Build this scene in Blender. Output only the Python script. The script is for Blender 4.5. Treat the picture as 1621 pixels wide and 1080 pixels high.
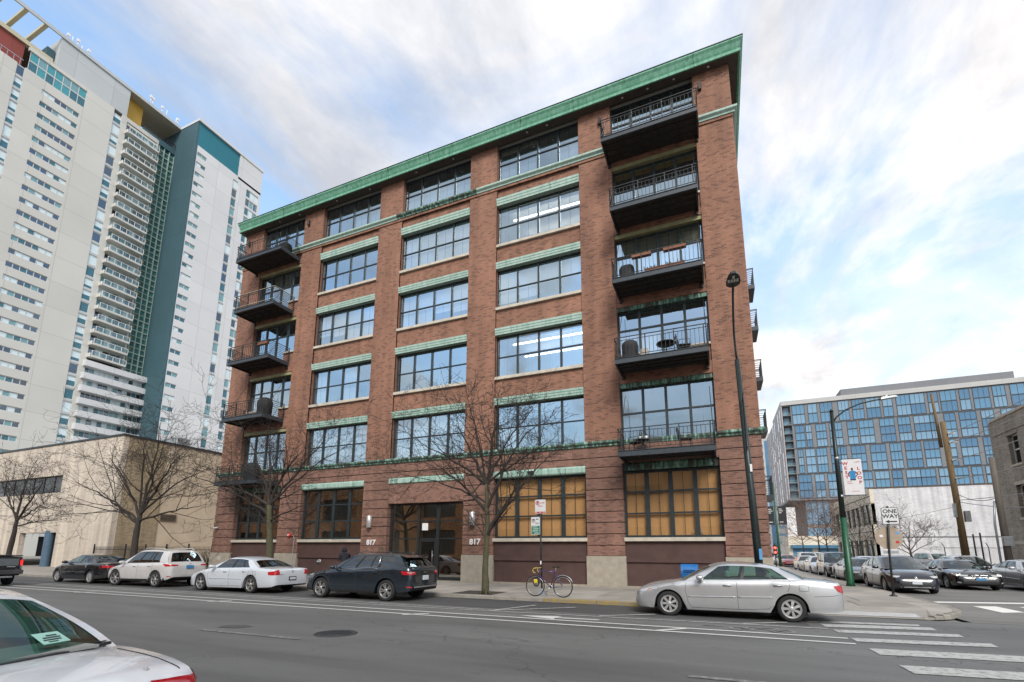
import bpy, bmesh, math, random
from mathutils import Vector, Matrix
from mathutils.bvhtree import BVHTree

for o in list(bpy.data.objects):
    bpy.data.objects.remove(o, do_unlink=True)
SC = bpy.context.scene
COL = SC.collection
R = math.radians
random.seed(7)

# ------------------------------------------------------------------ camera
CAM_H = 1.6
cd = bpy.data.cameras.new('camera')
cam = bpy.data.objects.new('camera', cd)
COL.objects.link(cam)
SC.camera = cam
YAW, PITCH, ROLL = 0.407261, 0.177227, 0.005359
fw = Vector((-math.sin(YAW) * math.cos(PITCH), math.cos(YAW) * math.cos(PITCH), math.sin(PITCH)))
rt = Vector((math.cos(YAW), math.sin(YAW), 0))
up = rt.cross(fw)
r2 = math.cos(ROLL) * rt + math.sin(ROLL) * up
u2 = -math.sin(ROLL) * rt + math.cos(ROLL) * up
M = Matrix((r2, u2, -fw)).transposed().to_4x4()
M.translation = (0, 0, CAM_H)
cam.matrix_world = M
cd.sensor_width = 36
cd.lens = 756.59 / 1621 * 36
cd.shift_y = (736.92 - 540) / 1621
cd.clip_start = 0.05
cd.clip_end = 3000

# ------------------------------------------------------------------ light
SUN_AZ = R(152)      # from +Y, positive towards +X
SUN_EL = R(40)
SKY_STRENGTH = 0.15
sl = bpy.data.lights.new('sun', 'SUN')
sun = bpy.data.objects.new('sun', sl)
COL.objects.link(sun)
sl.energy = 1.5
sl.angle = R(24)
sl.color = (1.0, 0.95, 0.88)
sdir = Vector((math.sin(SUN_AZ) * math.cos(SUN_EL), math.cos(SUN_AZ) * math.cos(SUN_EL), math.sin(SUN_EL)))
sun.rotation_euler = sdir.to_track_quat('Z', 'Y').to_euler()
sun.location = (0, 0, 60)

W = bpy.data.worlds.new('World')
SC.world = W
W.use_nodes = True
nt = W.node_tree
N = nt.nodes
LK = nt.links
N.clear()
out = N.new('ShaderNodeOutputWorld')
bg = N.new('ShaderNodeBackground')
bg.inputs['Strength'].default_value = SKY_STRENGTH
sky = N.new('ShaderNodeTexSky')
sky.sky_type = 'NISHITA'
sky.sun_disc = False
sky.sun_elevation = SUN_EL
sky.sun_rotation = SUN_AZ          # measured clockwise from +Y
sky.air_density = 1.6
sky.dust_density = 1.2
sky.ozone_density = 2.5
geo = N.new('ShaderNodeNewGeometry')
neg = N.new('ShaderNodeVectorMath'); neg.operation = 'SCALE'; neg.inputs['Scale'].default_value = -1
LK.new(geo.outputs['Incoming'], neg.inputs[0])
sep = N.new('ShaderNodeSeparateXYZ')
LK.new(neg.outputs[0], sep.inputs[0])
# project the view direction on a cloud deck
mz = N.new('ShaderNodeMath'); mz.operation = 'ADD'; mz.inputs[1].default_value = 0.10
mx0 = N.new('ShaderNodeMath'); mx0.operation = 'MAXIMUM'; mx0.inputs[1].default_value = 0.0
LK.new(sep.outputs['Z'], mx0.inputs[0]); LK.new(mx0.outputs[0], mz.inputs[0])
dx = N.new('ShaderNodeMath'); dx.operation = 'DIVIDE'
dy = N.new('ShaderNodeMath'); dy.operation = 'DIVIDE'
LK.new(sep.outputs['X'], dx.inputs[0]); LK.new(mz.outputs[0], dx.inputs[1])
LK.new(sep.outputs['Y'], dy.inputs[0]); LK.new(mz.outputs[0], dy.inputs[1])
cmb = N.new('ShaderNodeCombineXYZ')
LK.new(dx.outputs[0], cmb.inputs[0]); LK.new(dy.outputs[0], cmb.inputs[1])
mp = N.new('ShaderNodeMapping')
mp.inputs['Rotation'].default_value = (0, 0, R(24))
mp.inputs['Scale'].default_value = (0.85, 0.55, 1)
mp.inputs['Location'].default_value = (4.7, 9.1, 0)
LK.new(cmb.outputs[0], mp.inputs[0])
n1 = N.new('ShaderNodeTexNoise')
n1.inputs['Scale'].default_value = 1.45
n1.inputs['Detail'].default_value = 9
n1.inputs['Roughness'].default_value = 0.58
n1.inputs['Distortion'].default_value = 0.55
LK.new(mp.outputs[0], n1.inputs['Vector'])
ramp = N.new('ShaderNodeValToRGB')
ramp.color_ramp.elements[0].position = 0.375
ramp.color_ramp.elements[0].color = (0.03, 0.03, 0.03, 1)
ramp.color_ramp.elements[1].position = 0.56
ramp.color_ramp.elements[1].color = (1, 1, 1, 1)
LK.new(n1.outputs['Fac'], ramp.inputs[0])
n2 = N.new('ShaderNodeTexNoise')
n2.inputs['Scale'].default_value = 3.0
n2.inputs['Detail'].default_value = 7
n2.inputs['Roughness'].default_value = 0.6
n2.inputs['Distortion'].default_value = 0.3
LK.new(mp.outputs[0], n2.inputs['Vector'])
# thicker cloud greyer and cooler, thin cloud brighter; brighter towards a glow painted away from the sun
cr = N.new('ShaderNodeValToRGB')
cr.color_ramp.elements[0].position = 0.36
cr.color_ramp.elements[0].color = (0.87, 0.86, 0.865, 1)
cr.color_ramp.elements[1].position = 0.64
cr.color_ramp.elements[1].color = (0.49, 0.515, 0.575, 1)
LK.new(n2.outputs['Fac'], cr.inputs[0])
dot = N.new('ShaderNodeVectorMath'); dot.operation = 'DOT_PRODUCT'
CLOUD_GLOW = Vector((0.42, 0.86, 0.30)).normalized()
dot.inputs[1].default_value = CLOUD_GLOW
LK.new(neg.outputs[0], dot.inputs[0])
gl = N.new('ShaderNodeMapRange')
gl.inputs['From Min'].default_value = 0.2
gl.inputs['From Max'].default_value = 1.0
gl.inputs['To Min'].default_value = 3.6
gl.inputs['To Max'].default_value = 4.9
LK.new(dot.outputs['Value'], gl.inputs['Value'])
cs = N.new('ShaderNodeVectorMath'); cs.operation = 'SCALE'
wm = N.new('ShaderNodeMapRange'); wm.inputs['From Min'].default_value = 0.55; wm.inputs['From Max'].default_value = 1.0
LK.new(dot.outputs['Value'], wm.inputs['Value'])
wmx = N.new('ShaderNodeMixRGB'); wmx.blend_type = 'MULTIPLY'; wmx.inputs['Color2'].default_value = (1.05, 1.0, 0.93, 1)
LK.new(wm.outputs[0], wmx.inputs['Fac']); LK.new(cr.outputs[0], wmx.inputs['Color1'])
LK.new(wmx.outputs[0], cs.inputs[0]); LK.new(gl.outputs[0], cs.inputs['Scale'])
mixc = N.new('ShaderNodeMixRGB')
hz = N.new('ShaderNodeMapRange')      # the deck closes up towards the horizon
hz.inputs['From Min'].default_value = 0.10; hz.inputs['From Max'].default_value = 0.62
hz.inputs['To Min'].default_value = 0.97; hz.inputs['To Max'].default_value = 0.0
LK.new(sep.outputs['Z'], hz.inputs['Value'])
fmx = N.new('ShaderNodeMath'); fmx.operation = 'MAXIMUM'
LK.new(ramp.outputs[0], fmx.inputs[0]); LK.new(hz.outputs[0], fmx.inputs[1])
LK.new(fmx.outputs[0], mixc.inputs['Fac'])
LK.new(sky.outputs[0], mixc.inputs['Color1'])
LK.new(cs.outputs[0], mixc.inputs['Color2'])
LK.new(mixc.outputs[0], bg.inputs['Color'])
LK.new(bg.outputs[0], out.inputs[0])

SC.view_settings.view_transform = 'Standard'
SC.view_settings.look = 'None'
SC.view_settings.exposure = 1.1
SC.view_settings.gamma = 1.0
SC.view_settings.use_curve_mapping = False
SC.render.engine = 'CYCLES'
SC.cycles.max_bounces = 8
SC.cycles.transparent_max_bounces = 16
SC.cycles.caustics_reflective = False
SC.cycles.caustics_refractive = False

# ------------------------------------------------------------------ helpers
WM = {}            # known world matrices of parents
I4 = Matrix.Identity(4)

def tag(o, label=None, cat=None, group=None, kind=None):
    if label: o['label'] = label
    if cat: o['category'] = cat
    if group: o['group'] = group
    if kind: o['kind'] = kind
    return o

def thing(name, label, cat, loc=(0, 0, 0), rz=0, group=None):
    o = bpy.data.objects.new(name, None)
    o.empty_display_size = 0.2
    o.location = loc
    o.rotation_euler = (0, 0, rz)
    COL.objects.link(o)
    WM[o.name] = Matrix.Translation(loc) @ Matrix.Rotation(rz, 4, 'Z')
    return tag(o, label, cat, group)

def attach(o, parent, local=False):
    if parent is None: return o
    o.parent = parent
    if not local and parent.name in WM:
        o.matrix_parent_inverse = WM[parent.name].inverted()
    return o

def link(name, me, parent=None, loc=None, local=False, scale=None, rot=None):
    o = bpy.data.objects.new(name, me)
    COL.objects.link(o)
    if loc is not None: o.location = loc
    if scale is not None: o.scale = scale
    if rot is not None: o.rotation_euler = rot
    if loc is not None or scale is not None or rot is not None:
        if me is not None and not local:
            from mathutils import Euler
            m = Matrix.Translation(o.location) @ o.rotation_euler.to_matrix().to_4x4() @ Matrix.Diagonal((*o.scale, 1))
            WM[o.name] = m
    attach(o, parent, local)
    return o

class MB:
    """collects polygons of ONE part"""
    def __init__(s):
        s.v = []; s.f = []; s.m = []; s.sm = []
    def add(s, vs, fs, mi=0, smooth=False):
        b = len(s.v)
        s.v += [tuple(p) for p in vs]
        for f in fs:
            s.f.append([b + i for i in f]); s.m.append(mi); s.sm.append(smooth)
        return s
    def box(s, x0, x1, y0, y1, z0, z1, mi=0):
        return s.add([(x0, y0, z0), (x1, y0, z0), (x1, y1, z0), (x0, y1, z0), (x0, y0, z1), (x1, y0, z1), (x1, y1, z1), (x0, y1, z1)],
                     [(0, 3, 2, 1), (4, 5, 6, 7), (0, 1, 5, 4), (1, 2, 6, 5), (2, 3, 7, 6), (3, 0, 4, 7)], mi)
    def bbox(s, x0, x1, y0, y1, z0, z1, b=0.02, mi=0):
        """box with chamfered vertical edges and top"""
        pts = lambda d: [(x0 + d, y0), (x1 - d, y0), (x1, y0 + d), (x1, y1 - d), (x1 - d, y1), (x0 + d, y1), (x0, y1 - d), (x0, y0 + d)]
        A = pts(b); ix = lambda p, e: (min(max(p[0], x0 + e), x1 - e), min(max(p[1], y0 + e), y1 - e))
        vs = [(x, y, z0) for x, y in A] + [(x, y, z1 - b) for x, y in A] + [(*ix(p, b), z1) for p in A]
        n = 8; fs = [tuple(reversed(range(n)))]
        for k in range(2):
            for i in range(n):
                j = (i + 1) % n
                fs.append((k * n + i, k * n + j, (k + 1) * n + j, (k + 1) * n + i))
        fs.append(tuple(range(2 * n, 3 * n)))
        return s.add(vs, fs, mi)
    def quad(s, a, b, c, d, mi=0):
        return s.add([a, b, c, d], [(0, 1, 2, 3)], mi)
    def poly(s, pts, mi=0):
        return s.add(pts, [tuple(range(len(pts)))], mi)
    def prism(s, pts, axis, a, b, mi=0, smooth=False):
        """pts: 2D outline; axis 'x','y','z' extruded a..b"""
        def P(p, t):
            if axis == 'y': return (p[0], t, p[1])
            if axis == 'x': return (t, p[0], p[1])
            return (p[0], p[1], t)
        n = len(pts)
        vs = [P(p, a) for p in pts] + [P(p, b) for p in pts]
        fs = [tuple(range(n)), tuple(reversed(range(n, 2 * n)))]
        for i in range(n):
            j = (i + 1) % n
            fs.append((i, i + n, j + n, j))
        return s.add(vs, fs, mi, smooth)
    def tube(s, path, rad, n=8, mi=0, cap=True, smooth=True):
        path = [Vector(p) for p in path]
        if not isinstance(rad, (list, tuple)): rad = [rad] * len(path)
        vs = []; prev = None
        for i, p in enumerate(path):
            if i == 0: t = path[1] - p
            elif i == len(path) - 1: t = p - path[i - 1]
            else: t = path[i + 1] - path[i - 1]
            if t.length < 1e-9: t = Vector((0, 0, 1))
            t.normalize()
            if prev is None:
                a = Vector((0, 0, 1)) if abs(t.z) < .9 else Vector((1, 0, 0))
                u = t.cross(a).normalized()
            else:
                u = (prev - t * prev.dot(t))
                if u.length < 1e-6: u = t.orthogonal()
                u.normalize()
            prev = u; w = t.cross(u)
            for k in range(n):
                an = 2 * math.pi * k / n
                vs.append(p + (u * math.cos(an) + w * math.sin(an)) * rad[i])
        fs = []
        for i in range(len(path) - 1):
            for k in range(n):
                j = (k + 1) % n
                fs.append((i * n + k, i * n + j, (i + 1) * n + j, (i + 1) * n + k))
        s.add(vs, fs, mi, smooth)
        if cap:
            b = len(s.v) - len(vs)
            s.f.append([b + k for k in reversed(range(n))]); s.m.append(mi); s.sm.append(False)
            e = b + (len(path) - 1) * n
            s.f.append([e + k for k in range(n)]); s.m.append(mi); s.sm.append(False)
        return s
    def lathe(s, prof, axis='z', c=(0, 0, 0), n=24, mi=0, smooth=True, close=False):
        """prof: list of (r, h)"""
        vs = []
        for r, h in prof:
            for k in range(n):
                a = 2 * math.pi * k / n
                if axis == 'z': vs.append((c[0] + r * math.cos(a), c[1] + r * math.sin(a), c[2] + h))
                elif axis == 'y': vs.append((c[0] + r * math.cos(a), c[1] + h, c[2] + r * math.sin(a)))
                else: vs.append((c[0] + h, c[1] + r * math.cos(a), c[2] + r * math.sin(a)))
        fs = []
        m = len(prof)
        for i in range(m if close else m - 1):
            i2 = (i + 1) % m
            for k in range(n):
                j = (k + 1) % n
                fs.append((i * n + k, i * n + j, i2 * n + j, i2 * n + k))
        return s.add(vs, fs, mi, smooth)
    def mesh(s, name, mats):
        me = bpy.data.meshes.new(name)
        me.from_pydata([tuple(p) for p in s.v], [], s.f)
        if not isinstance(mats, (list, tuple)): mats = [mats]
        for m in mats: me.materials.append(m)
        me.polygons.foreach_set('material_index', s.m)
        me.polygons.foreach_set('use_smooth', s.sm)
        me.update()
        return me
    def fix(s):
        return s
    def build(s, name, mats, parent=None, local=False, normals=True):
        me = s.mesh(name, mats)
        if normals:
            bm = bmesh.new(); bm.from_mesh(me)
            bmesh.ops.recalc_face_normals(bm, faces=bm.faces)
            bm.to_mesh(me); bm.free()
        return link(name, me, parent, local=local)

def struct(o):
    o['kind'] = 'structure'
    return o

def text_mesh(txt, size, depth, name, mat, bold=0.0, align='CENTER'):
    cu = bpy.data.curves.new(name, 'FONT')
    cu.body = txt; cu.size = size; cu.extrude = depth; cu.offset = bold
    cu.align_x = align; cu.align_y = 'CENTER'; cu.resolution_u = 3
    ob = bpy.data.objects.new('tmp_text', cu)
    COL.objects.link(ob)
    dg = bpy.context.evaluated_depsgraph_get()
    me = bpy.data.meshes.new_from_object(ob.evaluated_get(dg))
    bpy.data.objects.remove(ob, do_unlink=True)
    bpy.data.curves.remove(cu)
    me.name = name
    me.materials.clear(); me.materials.append(mat)
    return me

def put_text(txt, size, loc, parent, mat, name='lettering', depth=0.004, bold=0.0, rot=(R(90), 0, 0), sx=1.0, local=False):
    me = text_mesh(txt, size, depth, name, mat, bold)
    return link(name, me, parent, loc=loc, rot=rot, scale=(sx, 1, 1), local=local)

# ------------------------------------------------------------------ materials
MATS = {}
def nmat(name):
    m = bpy.data.materials.new(name); m.use_nodes = True
    MATS[name] = m
    return m, m.node_tree.nodes, m.node_tree.links, m.node_tree.nodes['Principled BSDF']

def setp(b, **k):
    for a, v in k.items(): b.inputs[a].default_value = v

def pm(name, col, rough=0.6, metal=0.0, var=0.12, scale=6.0, bump=0.0, bscale=60.0, spec=0.5, coat=0.0, space='Object', detail=6, stretch=(1, 1, 1)):
    """plain surface with a procedural blotch in colour and roughness"""
    m, n, l, b = nmat(name)
    setp(b, Roughness=rough, Metallic=metal)
    b.inputs['Specular IOR Level'].default_value = spec
    b.inputs['Coat Weight'].default_value = coat
    b.inputs['Coat Roughness'].default_value = 0.03
    tc = n.new('ShaderNodeTexCoord')
    mpn = n.new('ShaderNodeMapping'); mpn.inputs['Scale'].default_value = stretch
    l.new(tc.outputs[space], mpn.inputs[0])
    nz = n.new('ShaderNodeTexNoise')
    nz.inputs['Scale'].default_value = scale; nz.inputs['Detail'].default_value = detail; nz.inputs['Roughness'].default_value = .6
    l.new(mpn.outputs[0], nz.inputs['Vector'])
    mr = n.new('ShaderNodeMapRange')
    mr.inputs['From Min'].default_value = .3; mr.inputs['From Max'].default_value = .7
    mr.inputs['To Min'].default_value = 1 - var; mr.inputs['To Max'].default_value = 1 + var
    l.new(nz.outputs['Fac'], mr.inputs['Value'])
    sc = n.new('ShaderNodeVectorMath'); sc.operation = 'SCALE'
    sc.inputs[0].default_value = col[:3]
    l.new(mr.outputs[0], sc.inputs['Scale'])
    l.new(sc.outputs[0], b.inputs['Base Color'])
    if bump:
        nb = n.new('ShaderNodeTexNoise'); nb.inputs['Scale'].default_value = bscale; nb.inputs['Detail'].default_value = 4
        l.new(mpn.outputs[0], nb.inputs['Vector'])
        bp = n.new('ShaderNodeBump'); bp.inputs['Strength'].default_value = bump; bp.inputs['Distance'].default_value = 0.02
        l.new(nb.outputs['Fac'], bp.inputs['Height'])
        l.new(bp.outputs[0], b.inputs['Normal'])
    return m

def brick(name, c1, c2, mortar, bw=0.215, rh=0.0715, ms=0.011, dark=0.35, bump=0.6, stain=0.25, msmooth=0.1):
    m, n, l, b = nmat(name)
    setp(b, Roughness=0.85)
    tc = n.new('ShaderNodeTexCoord'); g = n.new('ShaderNodeNewGeometry')
    sx = n.new('ShaderNodeSeparateXYZ'); l.new(tc.outputs['Object'], sx.inputs[0])
    sn = n.new('ShaderNodeSeparateXYZ'); l.new(g.outputs['Normal'], sn.inputs[0])
    ab = n.new('ShaderNodeMath'); ab.operation = 'ABSOLUTE'; l.new(sn.outputs['X'], ab.inputs[0])
    gt = n.new('ShaderNodeMath'); gt.operation = 'GREATER_THAN'; gt.inputs[1].default_value = .6; l.new(ab.outputs[0], gt.inputs[0])
    mu = n.new('ShaderNodeMix'); mu.data_type = 'FLOAT'
    l.new(gt.outputs[0], mu.inputs[0]); l.new(sx.outputs['X'], mu.inputs[2]); l.new(sx.outputs['Y'], mu.inputs[3])
    cb = n.new('ShaderNodeCombineXYZ'); l.new(mu.outputs[0], cb.inputs[0]); l.new(sx.outputs['Z'], cb.inputs[1])
    bt = n.new('ShaderNodeTexBrick')
    bt.inputs['Scale'].default_value = 1; bt.inputs['Brick Width'].default_value = bw; bt.inputs['Row Height'].default_value = rh
    bt.inputs['Mortar Size'].default_value = ms; bt.inputs['Mortar Smooth'].default_value = msmooth
    bt.inputs['Color1'].default_value = (0, 0, 0, 1); bt.inputs['Color2'].default_value = (1, 1, 1, 1); bt.inputs['Mortar'].default_value = (0.5, 0.5, 0.5, 1)
    bt.inputs['Bias'].default_value = 0
    bt.offset = .5
    l.new(cb.outputs[0], bt.inputs['Vector'])
    rp = n.new('ShaderNodeValToRGB')
    e = rp.color_ramp.elements
    e[0].position = 0; e[0].color = (c1[0] * dark, c1[1] * dark * 1.05, c1[2] * dark * 1.15, 1)
    e[1].position = 1; e[1].color = (*c2, 1)
    k = e.new(0.16); k.color = (c1[0] * (dark + .12), c1[1] * (dark + .12), c1[2] * (dark + .14), 1)
    k = e.new(0.24); k.color = (*c1, 1)
    l.new(bt.outputs['Color'], rp.inputs[0])
    nz = n.new('ShaderNodeTexNoise'); nz.inputs['Scale'].default_value = .55; nz.inputs['Detail'].default_value = 6; nz.inputs['Roughness'].default_value = .65
    l.new(tc.outputs['Object'], nz.inputs['Vector'])
    mr = n.new('ShaderNodeMapRange'); mr.inputs['From Min'].default_value = .3; mr.inputs['From Max'].default_value = .7
    mr.inputs['To Min'].default_value = 1 - stain; mr.inputs['To Max'].default_value = 1 + stain
    l.new(nz.outputs['Fac'], mr.inputs['Value'])
    nf = n.new('ShaderNodeTexNoise'); nf.inputs['Scale'].default_value = 22; nf.inputs['Detail'].default_value = 4
    l.new(tc.outputs['Object'], nf.inputs['Vector'])
    mr2 = n.new('ShaderNodeMapRange'); mr2.inputs['From Min'].default_value = .3; mr2.inputs['From Max'].default_value = .7
    mr2.inputs['To Min'].default_value = .82; mr2.inputs['To Max'].default_value = 1.18
    l.new(nf.outputs['Fac'], mr2.inputs['Value'])
    ml0 = n.new('ShaderNodeMath'); ml0.operation = 'MULTIPLY'; l.new(mr.outputs[0], ml0.inputs[0]); l.new(mr2.outputs[0], ml0.inputs[1])
    mv = n.new('ShaderNodeMapping'); mv.inputs['Scale'].default_value = (1.6, 1.6, .10); l.new(tc.outputs['Object'], mv.inputs[0])   # rain streaks
    nv = n.new('ShaderNodeTexNoise'); nv.inputs['Scale'].default_value = 1.3; nv.inputs['Detail'].default_value = 5; l.new(mv.outputs[0], nv.inputs['Vector'])
    mr3 = n.new('ShaderNodeMapRange'); mr3.inputs['From Min'].default_value = .36; mr3.inputs['From Max'].default_value = .62
    mr3.inputs['To Min'].default_value = .80; mr3.inputs['To Max'].default_value = 1.06; l.new(nv.outputs['Fac'], mr3.inputs['Value'])
    ml = n.new('ShaderNodeMath'); ml.operation = 'MULTIPLY'; l.new(ml0.outputs[0], ml.inputs[0]); l.new(mr3.outputs[0], ml.inputs[1])
    mm = n.new('ShaderNodeMixRGB'); mm.inputs['Color2'].default_value = (*mortar, 1)
    l.new(bt.outputs['Fac'], mm.inputs['Fac']); l.new(rp.outputs[0], mm.inputs['Color1'])
    sc = n.new('ShaderNodeVectorMath'); sc.operation = 'SCALE'; l.new(mm.outputs[0], sc.inputs[0]); l.new(ml.outputs[0], sc.inputs['Scale'])
    l.new(sc.outputs[0], b.inputs['Base Color'])
    inv = n.new('ShaderNodeMath'); inv.operation = 'SUBTRACT'; inv.inputs[0].default_value = 1; l.new(bt.outputs['Fac'], inv.inputs[1])
    bp = n.new('ShaderNodeBump'); bp.inputs['Strength'].default_value = bump; bp.inputs['Distance'].default_value = 0.012
    l.new(inv.outputs[0], bp.inputs['Height']); l.new(bp.outputs[0], b.inputs['Normal'])
    return m

def glass(name, tint=(0.55, 0.62, 0.62), ior=1.75, gloss=(0.92, 0.97, 1.0), rough=0.0, wavy=0.0):
    """thin pane: see-through tint under a fresnel mirror"""
    m, n, l, b = nmat(name)
    n.remove(b)
    o = n['Material Output']
    tr = n.new('ShaderNodeBsdfTransparent'); tr.inputs[0].default_value = (*tint, 1)
    gl = n.new('ShaderNodeBsdfGlossy'); gl.inputs['Color'].default_value = (*gloss, 1); gl.inputs['Roughness'].default_value = rough
    f0 = ((ior - 1) / (ior + 1)) ** 2
    lw = n.new('ShaderNodeLayerWeight'); lw.inputs['Blend'].default_value = .5
    pw = n.new('ShaderNodeMath'); pw.operation = 'POWER'; pw.inputs[1].default_value = 5
    l.new(lw.outputs['Facing'], pw.inputs[0])
    fr = n.new('ShaderNodeMath'); fr.operation = 'MULTIPLY_ADD'; fr.inputs[1].default_value = 1 - f0; fr.inputs[2].default_value = f0
    l.new(pw.outputs[0], fr.inputs[0])
    mx = n.new('ShaderNodeMixShader')
    l.new(fr.outputs[0], mx.inputs[0]); l.new(tr.outputs[0], mx.inputs[1]); l.new(gl.outputs[0], mx.inputs[2])
    l.new(mx.outputs[0], o.inputs[0])
    if wavy:
        tc = n.new('ShaderNodeTexCoord'); nz = n.new('ShaderNodeTexNoise'); nz.inputs['Scale'].default_value = 1.6; nz.inputs['Detail'].default_value = 1
        l.new(tc.outputs['Object'], nz.inputs['Vector'])
        bp = n.new('ShaderNodeBump'); bp.inputs['Strength'].default_value = wavy; bp.inputs['Distance'].default_value = .05
        l.new(nz.outputs['Fac'], bp.inputs['Height']); l.new(bp.outputs[0], gl.inputs['Normal'])
    return m

def emit(name, col, s):
    m, n, l, b = nmat(name)
    setp(b, **{'Base Color': (*col, 1)})
    b.inputs['Emission Color'].default_value = (*col, 1); b.inputs['Emission Strength'].default_value = s
    return m

BRICK = brick('red_brick', (0.275, 0.124, 0.076), (0.33, 0.158, 0.100), (0.265, 0.155, 0.112), dark=.55, stain=.16)
BRICKLOW = brick('rustic_brick', (0.235, 0.115, 0.082), (0.285, 0.148, 0.108), (0.215, 0.135, 0.105), dark=.62, stain=.16)
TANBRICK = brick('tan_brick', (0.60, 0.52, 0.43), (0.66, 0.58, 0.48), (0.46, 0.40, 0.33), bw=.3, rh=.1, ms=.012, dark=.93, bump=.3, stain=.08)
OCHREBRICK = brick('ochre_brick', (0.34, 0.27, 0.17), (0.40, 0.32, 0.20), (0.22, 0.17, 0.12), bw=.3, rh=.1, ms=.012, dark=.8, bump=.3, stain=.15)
GREYBRICK = brick('grey_brick', (0.34, 0.30, 0.24), (0.42, 0.37, 0.30), (0.27, 0.24, 0.2), dark=.7, stain=.2)
PALEBRICK = brick('painted_brick', (0.66, 0.65, 0.66), (0.74, 0.73, 0.74), (0.55, 0.54, 0.55), dark=.9, stain=.13, bw=.4, rh=.1)
LIMESTONE = pm('limestone', (0.52, 0.47, 0.39), .8, var=.18, scale=3, bump=.15)
PLINTH = pm('plinth_concrete', (0.36, 0.32, 0.26), .85, var=.16, scale=4, bump=.4, bscale=90)
PANEL = pm('maroon_panel', (0.082, 0.044, 0.038), .75, var=.22, scale=1.6, bump=.15, bscale=120)
DARKFRAME = pm('dark_frame', (0.022, 0.032, 0.036), .42, var=.2)
BLACKIRON = pm('black_iron', (0.022, 0.024, 0.026), .5, metal=.2, var=.25)
STEELEDGE = pm('painted_steel', (0.035, 0.045, 0.055), .45, var=.2)
DECKUNDER = pm('deck_underside', (0.035, 0.03, 0.028), .9, var=.35, scale=5)
SOFFIT = pm('soffit_paint', (0.085, 0.07, 0.06), .8, var=.25)
INTERIOR = pm('room_wall', (0.38, 0.35, 0.31), .9, var=.08)
CEIL = pm('room_ceiling', (0.62, 0.61, 0.58), .9, var=.05)
BLIND = pm('white_blind', (0.80, 0.81, 0.83), .8, var=.04)
CREAMBLIND = pm('cream_blind', (0.62, 0.57, 0.42), .8, var=.05)
CURTAIN = pm('curtain', (0.62, 0.66, 0.72), .85, var=.12, scale=9, stretch=(8, 8, .3))
PANE = glass('window_glass', (0.84, 0.9, 0.93), 6.5, (0.66, 0.85, 1.0), wavy=.02)
LOWPANE = glass('shop_glass', (0.92, 0.92, 0.9), 2.3, wavy=.04)
MIRRORPANE = glass('mirror_shop_glass', (0.7, 0.7, 0.68), 3.4, (1.0, .97, .92), wavy=.04)
BALPANE = glass('balcony_door_glass', (0.84, 0.88, 0.88), 3.6, (0.72, 0.87, 1.0), wavy=.03)
ROADGLASS = glass('tower_glass', (0.3, 0.36, 0.4), 2.3, (0.72, 0.86, 1.0))
WHITEMETAL = pm('white_metal', (0.75, 0.75, 0.74), .4, var=.05)
GALV = pm('galvanised_steel', (0.38, 0.40, 0.41), .4, metal=.7, var=.15)
RUBBER = pm('rubber', (0.018, 0.018, 0.019), .85, var=.2, scale=20)
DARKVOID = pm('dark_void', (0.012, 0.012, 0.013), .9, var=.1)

def copper(name, fresh=0.5, cs_=((0.055, 0.060, 0.050), (0.085, 0.22, 0.16), (0.28, 0.42, 0.355), (0.46, 0.585, 0.52))):
    m, n, l, b = nmat(name)
    setp(b, Roughness=.7)
    tc = n.new('ShaderNodeTexCoord')
    mp_ = n.new('ShaderNodeMapping'); mp_.inputs['Scale'].default_value = (3.2, 3.2, .35); l.new(tc.outputs['Object'], mp_.inputs[0])
    nz = n.new('ShaderNodeTexNoise'); nz.inputs['Scale'].default_value = 2.2; nz.inputs['Detail'].default_value = 7; nz.inputs['Roughness'].default_value = .65; nz.inputs['Distortion'].default_value = .4
    l.new(mp_.outputs[0], nz.inputs['Vector'])
    rp = n.new('ShaderNodeValToRGB'); e = rp.color_ramp.elements
    e[0].position = .30 + fresh; e[0].color = (*cs_[0], 1)
    e[1].position = .72; e[1].color = (*cs_[3], 1)
    k = e.new(.38 + fresh); k.color = (*cs_[1], 1)
    k = e.new(.50 + fresh * .7); k.color = (*cs_[2], 1)
    l.new(nz.outputs['Fac'], rp.inputs[0]); l.new(rp.outputs[0], b.inputs['Base Color'])
    return m
COPPER = copper('patina_copper', -.06)
COPPERCLEAN = copper('pale_patina_copper', -.18)
COPPERDARK = copper('stained_copper', .16)
COPPERGREEN = copper('cornice_copper', -.10, ((0.03, 0.085, 0.06), (0.075, 0.23, 0.15), (0.12, 0.33, 0.22), (0.25, 0.50, 0.37)))
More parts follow.
